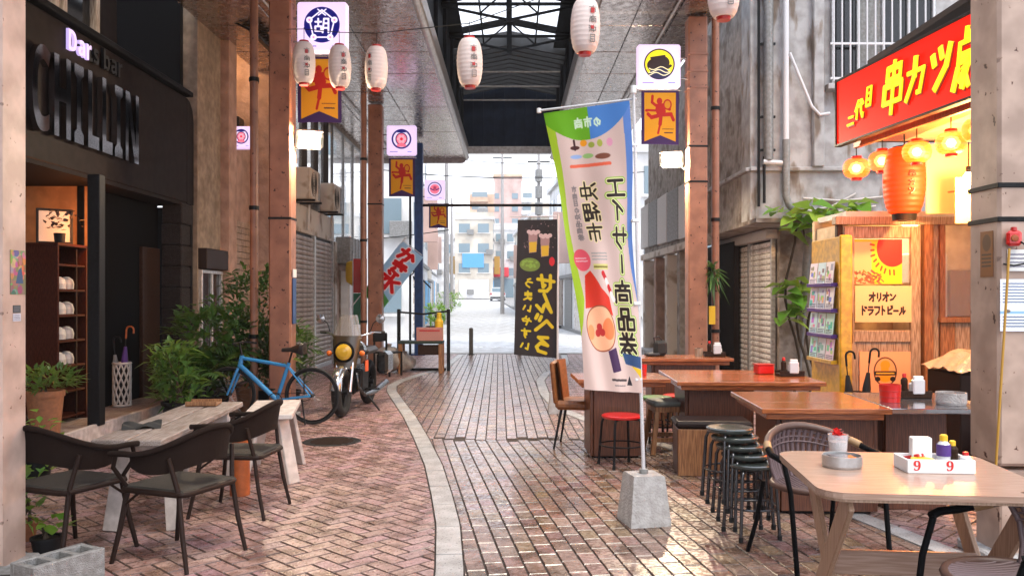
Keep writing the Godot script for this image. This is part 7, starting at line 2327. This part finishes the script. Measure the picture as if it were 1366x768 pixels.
	potted("bushy_plant", "light green broad leafed potted plant at the corner of the dark bar", V(-3.74, 0, 9.7), [0.20, 0.32], [[Vector3(-0.08, 0.80, 0), Vector3(0.26, 0.20, 0.24)], [Vector3(0.0, 0.5, 0.05), Vector3(0.3, 0.25, 0.28)]], M.leaf_mid, 170, 0.15, 0.055, M.iron)
	palm("feathery palm in a black pot rising above the blue bicycle", V(-3.3, 0, 11.1), 9, 1.15, M.leaf_mid)
	palm("low dark palm at the foot of the bushes", V(-3.75, 0, 10.3), 8, 0.7, M.leaf_dark)
	bicycle(V(-2.84, 0, 10.15), -7)
	motorbike(V(-2.07, 0, 11.38), -4)
	# bag heap
	for e in [[-2.42, 16.9, 0.30, 0.50, "beige plastic refuse bag leaning on the salmon column"], [-2.14, 17.1, 0.22, 0.34, "smaller grey refuse bag beside the beige one"]]:
		var g := thing("refuse_bag", e[4], "bag", V(e[0], 0, e[1]))
		var rr: float = e[2]
		var hh: float = e[3]
		var bag := cloth(func(u, v):
			var a: float = u * TAU
			var r2: float = rr * (pow(sin(PI * clampf(v * 0.93 + 0.07, 0, 1)), 0.6) + 0.02) * (1.0 + 0.10 * sin(a * 5.0 + v * 6.0) + 0.06 * sin(a * 9.0))
			return Vector3(cos(a) * r2, hh * (1.0 - v), sin(a) * r2), 30, 12)
		obj("film", bag, M.bag_plastic, g)
		tpart(g, "knot", M.bag_plastic, [Vector3(0, hh * 0.95, 0), Vector3(0.02, hh + 0.07, 0.01)], [0.03, 0.05], 7)
	# stand at the way out
	var w := thing("wooden_stand", "dark wooden stand table with boxes where the arcade ends", "table", V(-1.78, 0, 16.95), 0)
	bpart(w, "top", M.green_cloth_dark, Vector3(0, 0.60, 0), Vector3(0.86, 0.05, 0.5), 0.006)
	bpart(w, "apron", M.wood_dark, Vector3(0.18, 0.46, 0.2), Vector3(0.46, 0.20, 0.03), 0.004)
	for e in [[-1, -1], [1, -1], [-1, 1], [1, 1]]:
		bpart(w, "leg", M.wood_orange_y, Vector3(e[0] * 0.39, 0.29, e[1] * 0.21), Vector3(0.075, 0.58, 0.06), 0.004)
	var rk := thing("black_rack", "black metal rack standing behind the wooden stand", "rack", V(-1.78, 0, 17.35), 0)
	for s in [-1.0, 1.0]:
		bpart(rk, "post", M.iron, Vector3(s * 0.50, 0.62, 0), Vector3(0.07, 1.24, 0.05), 0.006)
	tpart(rk, "rail", M.iron, [Vector3(-0.5, 1.18, 0), Vector3(0, 1.14, 0), Vector3(0.5, 1.20, 0)], 0.022, 6)
	bpart(rk, "cross_foot", M.iron, Vector3(0, 0.03, 0), Vector3(0.9, 0.05, 0.06), 0.006)
	var pk := thing("pink_box", "flat pink printed box on the wooden stand", "box", V(-1.62, 0.626, 16.95), 4)
	bpart(pk, "body", M.pink_card, Vector3(0, 0.13, 0), Vector3(0.52, 0.26, 0.12), 0.006)
	bpart(pk, "printed_band", M.red_deep, Vector3(0, 0.20, 0.062), Vector3(0.40, 0.03, 0.004), 0.0)
	bottle("yellow_bottle", "yellow bottle standing behind the pink box", V(-1.45, 0.626, 17.12), 0.085, 0.55, M.yellow, M.yellow)
	var kc := thing("black_folding_chair", "black chair left of the wooden stand", "chair", V(-2.35, 0, 16.3), 60)
	bpart(kc, "seat", M.iron, Vector3(0, 0.44, 0), Vector3(0.4, 0.03, 0.4), 0.006)
	bpart(kc, "backrest", M.iron, Vector3(0, 0.72, -0.19), Vector3(0.4, 0.16, 0.03), 0.006)
	for e in [[-1, -1, 0.78], [1, -1, 0.78], [-1, 1, 0.43], [1, 1, 0.43]]:
		bpart(kc, "leg", M.iron, Vector3(e[0] * 0.18, e[2] / 2, e[1] * 0.18), Vector3(0.03, e[2], 0.03), 0.003)
	# ivy on the wall at the right
	var iv := thing("pothos_vine", "broad leafed vine climbing the stained wall between shutter and brochure stand", "plant", V(4.35, 0, 13.3))
	for k in 3:
		var pts := []
		for i in 10:
			pts.append(Vector3(-0.1 + 0.16 * k + 0.10 * sin(i * 0.9 + k), i * 0.29, 0.30 - 0.02 * i + rf(-0.02, 0.02)))
		tpart(iv, "stem", M.stem, pts, 0.02, 6)
	var lm := []
	for k in 3:
		var st := mb()
		leaf(st, Vector3.ZERO, Vector3(0, 0.1, 1), Vector3.UP, 0.26 + 0.05 * k, 0.20 + 0.03 * k, 0.5)
		lm.append(st.commit())
	for k in 84:
		var p := Vector3(rf(-0.45, 0.75), rf(2.42, 2.86), 0.55 + rf(-0.15, 0.25)) if k < 58 else Vector3(rf(-0.28, 0.08), rf(1.15, 1.80), 0.34 + rf(-0.05, 0.1))
		var o := inst("leaf", lm[k % 3], M.leaf_lime if rng.randf() < 0.25 else M.leaf_bright, iv)
		o.position = p
		o.rotation = Vector3(rf(-0.4, 0.5), rf(-1.6, 1.6), rf(-0.5, 0.5))
	var hg := thing("hanging_plant", "dark spiky plant tied to the thin downpipe", "plant", V(2.86, 1.95, 12.25))
	var st3 := mb()
	for k in 34:
		leaf(st3, Vector3(0, -0.1 + rf(-0.1, 0.1), 0), Vector3(rf(-1, 1), rf(-1.2, 0.9), rf(-0.4, 1)), Vector3.UP, rf(0.2, 0.36), 0.035, 0.9)
	var hf := obj("foliage", st3, M.leaf_dark, hg)
	hf.set_meta("kind", "stuff")
	tpart(hg, "stem", M.stem, [Vector3(0, -0.7, 0), Vector3(0.02, -0.3, 0.02), Vector3(0, 0, 0)], 0.014, 6)
	bpart(hg, "tag", M.yellow, Vector3(-0.02, -0.72, 0.02), Vector3(0.09, 0.26, 0.03), 0.004)

# ------------------------------------------------------------------ the open street beyond
func house(called: String, label: String, x: float, h0: float, d: float, w: float, h: float, l: float, m: Material, cols: int, rows: int, yaw: float, group := "") -> Node3D:
	# windows on the face towards the camera and on both sides
	var o := thing(called, label, "building", V(x, h0, d), yaw, group)
	bpart(o, "wall", m, Vector3(0, h / 2, -l / 2), Vector3(w, h, l), 0.0)
	lpart(o, "water_tank", M.grey, [Vector2(0, 0), Vector2(0.7, 0), Vector2(0.7, 1.3), Vector2(0.3, 1.6), Vector2(0, 1.6)], Vector3(w * 0.2, h + 0.24, -l * 0.4), 14)
	bpart(o, "parapet", m, Vector3(0, h + 0.5, -0.1), Vector3(w + 0.1, 0.7, 0.16), 0.0)
	bpart(o, "roof", M.far_white, Vector3(0, h + 0.12, -l / 2), Vector3(w + 0.3, 0.24, l + 0.3), 0.0)
	for r in rows:
		var y := (r + 0.55) * h / rows
		for k in cols:
			var wx := -w / 2 + (k + 0.5) * w / cols
			bpart(o, "window", M.far_glass, Vector3(wx, y, 0.02), Vector3(w / cols * 0.58, h / rows * 0.45, 0.08), 0.0)
			bpart(o, "sill", M.far_white, Vector3(wx, y - h / rows * 0.26, 0.06), Vector3(w / cols * 0.7, 0.10, 0.2), 0.0)
		for k in cols:
			if (k + r) % 3 == 0:
				bpart(o, "air_unit", M.grey, Vector3(-w / 2 + (k + 0.95) * w / cols - 0.3, y - 0.5, 0.22), Vector3(0.8, 0.6, 0.35), 0.02)
		var n := maxi(2, int(l / 3.0))
		for s in [-1.0, 1.0]:
			bpart(o, "ledge", M.grey, Vector3(s * (w / 2 + 0.06), r * h / rows + 0.05, -l / 2), Vector3(0.12, 0.14, l), 0.0)
			if r == 0:
				for k in n:
					bpart(o, "shop_shutter", [M.grey, M.shutter, M.far_blue, M.shutter_white][(k + cols) % 4], Vector3(s * (w / 2 + 0.02), 1.15, -(k + 0.5) * l / n), Vector3(0.06, 2.2, l / n * 0.7), 0.0)
			if r == 1:
				bpart(o, "hanging_sign", [M.far_pink, M.white, M.yellow_dull][cols % 3], Vector3(s * (w / 2 + 0.45), y + 0.4, -l * 0.3), Vector3(0.7, 2.2, 0.16), 0.02)
			for k in n:
				bpart(o, "window", M.far_glass, Vector3(s * w / 2, y, -(k + 0.5) * l / n), Vector3(0.08, h / rows * 0.42, l / n * 0.5), 0.0)
	return o

func build_street() -> void:
	var a := house("white_house", "white building along the left of the far road, nearest the arcade", -6.4, 0, 31, 5.6, 8.5, 13, M.far_white, 3, 3, 3.2)
	house("white_house", "cream white building farther along the left of the far road", -8.0, 0.15, 46, 6.2, 7.0, 16, M.far_cream, 3, 3, 3.2)
	house("white_house", "pale building at the left far end of the road", -9.6, 0.6, 66, 6.5, 8.4, 18, M.far_white, 3, 3, 3.2)
	house("white_house", "white building along the right of the far road, nearest the arcade", 5.6, 0, 33, 5.6, 7.0, 14, M.far_white, 3, 3, 3.2)
	house("white_house", "grey white building along the right of the far road", 4.0, 0.3, 52, 5.6, 6.0, 18, M.far_cream, 3, 3, 3.2)
	# end of the road
	var e := house("cream_house", "cream building with a blue window facing the end of the road", -4.6, 1.2, 104, 4.6, 9.6, 8, M.far_cream, 2, 4, 0)
	bpart(e, "blue_shutter", M.far_blue, Vector3(-0.1, 4.6, 0.12), Vector3(2.6, 1.7, 0.1), 0.0)
	bpart(e, "shop_shutter", M.far_white, Vector3(0, 1.2, 0.12), Vector3(3.6, 2.3, 0.1), 0.0)
	var r := house("white_block", "white office block with a red awning right of the cream building", 0.5, 1.2, 108, 5.6, 8.6, 8, M.far_white, 4, 4, 0)
	bpart(r, "red_awning", M.red_awning, Vector3(-1.9, 3.3, 0.5), Vector3(2.0, 1.2, 0.9), 0.1)
	bpart(r, "dark_entrance", M.far_glass, Vector3(-1.6, 1.3, 0.12), Vector3(2.6, 2.4, 0.1), 0.0)
	house("grey_block", "tall pale block rising behind the white office block", 9.0, 1.2, 130, 9.0, 13.0, 9, M.far_white, 5, 6, 0)
	house("grey_block", "low pale block closing the left end of the road", -11.5, 1.2, 118, 7.5, 8.0, 9, M.far_white, 4, 3, 0)
	# apartment tower
	var t := thing("apartment_tower", "tall pink and orange apartment tower with stacked balconies", "building", V(-2.6, 0, 200))
	bpart(t, "tower_wall", M.far_pink, Vector3(1.6, 14.6, -5), Vector3(6.4, 29.2, 10), 0.0)
	bpart(t, "balcony_wing", M.far_orange, Vector3(-4.4, 12.6, -4.5), Vector3(5.6, 25.2, 9), 0.0)
	bpart(t, "right_wing", M.far_white, Vector3(6.2, 12.2, -5), Vector3(2.9, 24.4, 8), 0.0)
	bpart(t, "roof", M.far_orange, Vector3(1.6, 29.5, -5), Vector3(6.8, 0.6, 10.4), 0.0)
	for k in 8:
		var y := 3.2 + k * 2.95
		bpart(t, "balcony", M.far_orange, Vector3(-5.1, y, 0.6), Vector3(4.4, 1.1, 1.2), 0.0)
		bpart(t, "balcony_window", M.far_glass, Vector3(-4.9, y + 1.25, 0.06), Vector3(3.6, 1.3, 0.1), 0.0)
		bpart(t, "window", M.far_glass, Vector3(-0.9, y + 0.9, 0.06), Vector3(1.0, 1.3, 0.1), 0.0)
		bpart(t, "window", M.far_glass, Vector3(3.3, y + 0.9, 0.06), Vector3(1.4, 1.3, 0.1), 0.0)
		bpart(t, "balcony", M.far_white, Vector3(6.3, y, -0.6), Vector3(3.0, 1.0, 1.0), 0.0)
		bpart(t, "window", M.far_glass, Vector3(6.2, y + 1.2, -0.94), Vector3(2.2, 1.2, 0.1), 0.0)
	# car
	var c := thing("white_car", "small white car parked at the right side of the far road", "car", V(-1.55, 1.0, 93), 0)
	var st := mb()
	prism(st, PackedVector2Array([Vector2(-0.82, 0.22), Vector2(0.82, 0.22), Vector2(0.84, 0.80), Vector2(0.76, 0.92), Vector2(-0.76, 0.92), Vector2(-0.84, 0.80)]), 3.6, Transform3D(Basis(), Vector3(0, 0, -1.8)))
	obj("body", st, M.car_white, c)
	st = mb()
	prism(st, PackedVector2Array([Vector2(-0.74, 0.92), Vector2(0.74, 0.92), Vector2(0.60, 1.46), Vector2(-0.60, 1.46)]), 2.2, Transform3D(Basis(), Vector3(0, 0, -1.7)))
	obj("cabin", st, M.car_white, c)
	bpart(c, "window", M.far_glass, Vector3(0, 1.18, -0.59), Vector3(1.2, 0.4, 0.04), 0.0)
	for s in [-1.0, 1.0]:
		bpart(c, "tail_light", M.red_deep, Vector3(s * 0.72, 0.75, 0.01), Vector3(0.16, 0.22, 0.05), 0.01)
		for q in [-0.6, -3.0]:
			lpart(c, "wheel", M.rubber, [Vector2(0, -0.1), Vector2(0.3, -0.1), Vector2(0.3, 0.1), Vector2(0, 0.1)], Vector3(s * 0.72, 0.3, q), 16, Basis(Vector3.BACK, PI / 2))
	bpart(c, "bumper", M.iron, Vector3(0, 0.36, 0.02), Vector3(1.6, 0.16, 0.08), 0.02)
	# poles
	for p in [[-3.35, 44.0, 9.5, "pale utility pole at the left of the far road"], [-4.9, 70.0, 9.5, "pale utility pole farther along the left of the far road"], [-0.65, 58.0, 11.5, "thin pale pole standing against the sky"], [1.55, 50.0, 10.0, "utility pole with a transformer by the black banner"]]:
		var o := thing("utility_pole", p[3], "pole", V(p[0], 0.0, p[1]), 0, "utility poles along the far road")
		tpart(o, "shaft", M.base_grey, [Vector3(0, 0, 0), Vector3(0, p[2], 0)], [0.15, 0.09], 10)
		bpart(o, "cross_arm", M.iron, Vector3(0, p[2] - 0.7, 0), Vector3(1.3, 0.08, 0.08), 0.0)
		if p[0] > 1.0:
			for k in 3:
				lpart(o, "transformer", M.grey, [Vector2(0, 0), Vector2(0.22, 0), Vector2(0.22, 0.7), Vector2(0, 0.72)], Vector3(0.0, 6.2 + k * 0.95, 0.28), 12)
	# shrubs by the road
	for s in [[-3.2, 36.0, 0.5, 1.0, "green shrub in front of the near white building on the left"], [-4.2, 55.0, 0.7, 1.6, "taller green shrub by the cream white building"], [1.1, 62.0, 0.8, 1.5, "green shrub at the right of the far road"], [-4.9, 74.0, 0.7, 1.6, "green shrub beside the farther utility pole"]]:
		var o := thing("street_shrub", s[4], "shrub", V(s[0], 0.15, s[1]))
		var lf := mb()
		foliage(lf, Vector3(0, s[3] * 0.6, 0), Vector3(s[2], s[3] * 0.5, s[2]), 220, 0.22, 0.12)
		obj("foliage", lf, M.leaf_bright, o).set_meta("kind", "stuff")
		tpart(o, "trunk", M.stem, [Vector3(0, -0.1, 0), Vector3(0, s[3] * 0.6, 0)], 0.05, 6)
	# wall lamp ironwork on the left corner
	var ir := thing("iron_bracket", "curly black iron sign bracket on the white wall beyond the blue column", "bracket", V(-3.05, 2.1, 26.5))
	for k in 5:
		var pts := []
		for i in 10:
			var an := i * 0.55 + k
			pts.append(Vector3(0.12 * cos(an) * (1.0 - i * 0.06) + 0.10 * (k % 2) + 0.08 * k - 0.2, -0.2 * k + 0.14 * sin(an) + 0.6, 0.02 * k))
		tpart(ir, "scroll", M.iron, pts, 0.022, 5)
	tpart(ir, "arm", M.iron, [Vector3(-0.35, 0.6, 0), Vector3(0.1, 0.1, 0), Vector3(0.55, -0.35, 0)], 0.025, 6)
	# bollards
	var b := thing("bollard", "dark bollard alone in the middle of the way out", "bollard", V(-1.05, 0, 22.1), 0, "bollards where the arcade ends")
	lpart(b, "post", M.bollard, [Vector2(0, 0), Vector2(0.055, 0), Vector2(0.055, 0.64), Vector2(0.05, 0.68), Vector2(0, 0.70)], Vector3.ZERO, 14)
	lpart(b, "base_ring", M.iron, [Vector2(0.09, 0), Vector2(0.09, 0.015), Vector2(0.055, 0.02)], Vector3.ZERO, 14)
	dup(b, "bollard", "dark bollard half hidden by the black banner", V(0.19, 0, 22.1))

func _ready() -> void:
	rng.seed = 20240611
	# camera
	var cam := Camera3D.new()
	cam.name = "camera"
	cam.projection = Camera3D.PROJECTION_FRUSTUM
	cam.near = 0.1
	cam.far = 2000.0
	cam.size = 2.0 * 0.1 * 384.0 / 1150.0
	cam.frustum_offset = Vector2(0, 0.1 * 11.0 / 1150.0)
	cam.position = Vector3(0, 1.5, 0)
	add_child(cam)
	cam.current = true
	# bright overcast sky
	var env := Environment.new()
	env.background_mode = Environment.BG_SKY
	var sky := Sky.new()
	var sm := ProceduralSkyMaterial.new()
	sm.sky_top_color = Color(0.86, 0.90, 0.97)
	sm.sky_horizon_color = Color(0.98, 0.98, 1.0)
	sm.sky_curve = 0.2
	sm.ground_bottom_color = Color(0.5, 0.5, 0.5)
	sm.ground_horizon_color = Color(0.8, 0.8, 0.8)
	sm.sky_energy_multiplier = 1.0
	sm.sun_angle_max = 10.0
	sky.sky_material = sm
	env.sky = sky
	env.tonemap_mode = Environment.TONE_MAPPER_LINEAR
	env.tonemap_exposure = 2.85
	env.fog_enabled = true
	env.fog_density = 0.0007
	env.fog_light_color = Color(0.95, 0.96, 1.0)
	env.sdfgi_enabled = true
	env.ssao_enabled = true
	env.ssil_enabled = true
	var we := WorldEnvironment.new()
	we.name = "surroundings"
	we.environment = env
	add_child(we)
	# veiled sun, high and behind the camera
	var sun := DirectionalLight3D.new()
	sun.name = "sun"
	sun.light_color = Color(1.0, 0.96, 0.90)
	sun.light_energy = 0.3
	sun.light_angular_distance = 15.0
	sun.shadow_enabled = true
	sun.rotation_degrees = Vector3(-62, 25, 0)
	add_child(sun)
	make_materials()
	more_materials()
	build_ground()
	build_arcade()
	build_left()
	build_right()
	build_street()
	build_hanging()
	tall_banner()
	black_banner()
	ice_banner()
	build_terrace()
	build_walkway()

func more_materials() -> void:
	mat("granite_flat", C(0.46, 0.45, 0.44), 0.6, {"tex": "fine", "scale": 3.0, "world": true})
	mat("ribbed", C(0.022, 0.024, 0.027), 0.45, {"tex": "mottle", "scale": 0.8})
	mat("mirror_letter", C(0.34, 0.34, 0.37), 0.07, {"metal": 1.0})
	mat("bulb_soft", C(1, 0.9, 0.7), 0.5, {"emit": C(1.0, 0.75, 0.45), "power": 3.0})
	mat("flower_dark", C(0.035, 0.015, 0.014), 0.7)
	mat("green_cloth", C(0.04, 0.20, 0.12), 0.7)
	mat("green_cloth_dark", C(0.012, 0.028, 0.02), 0.6)
	mat("pink_card", C(0.55, 0.24, 0.20), 0.6, {"tex": "fine", "scale": 5.0})
	mat("lamp_case", C(0.75, 0.72, 0.76), 0.4, {"emit": C(0.62, 0.45, 0.75), "power": 0.35})
	mat("clear_white", C(0.6, 0.6, 0.62), 0.15, {"coat": 0.8})
	mat("tin_blue", C(0.03, 0.12, 0.25), 0.35)
	mat("yellow_dull", C(0.45, 0.24, 0.03), 0.5)
	mat("stool_black", C(0.035, 0.042, 0.038), 0.22, {"coat": 0.5})
	mat("stool_pipe", C(0.09, 0.09, 0.095), 0.2, {"metal": 0.9})
	mat("rattan_strand", C(0.17, 0.115, 0.12), 0.45, {"tex": "fine", "scale": Vector3(20, 6, 20)})
	mat("cowl_brown", C(0.04, 0.026, 0.012), 0.3, {"coat": 0.4})
	mat("black_gloss", C(0.012, 0.012, 0.013), 0.12, {"coat": 1.0})
	mat("steel_top", C(0.38, 0.38, 0.40), 0.22, {"metal": 0.85, "rtex": "gloss", "scale": 1.5})
	mat("bollard", C(0.09, 0.075, 0.06), 0.5)
	mat("red_awning", C(0.62, 0.035, 0.05), 0.6)
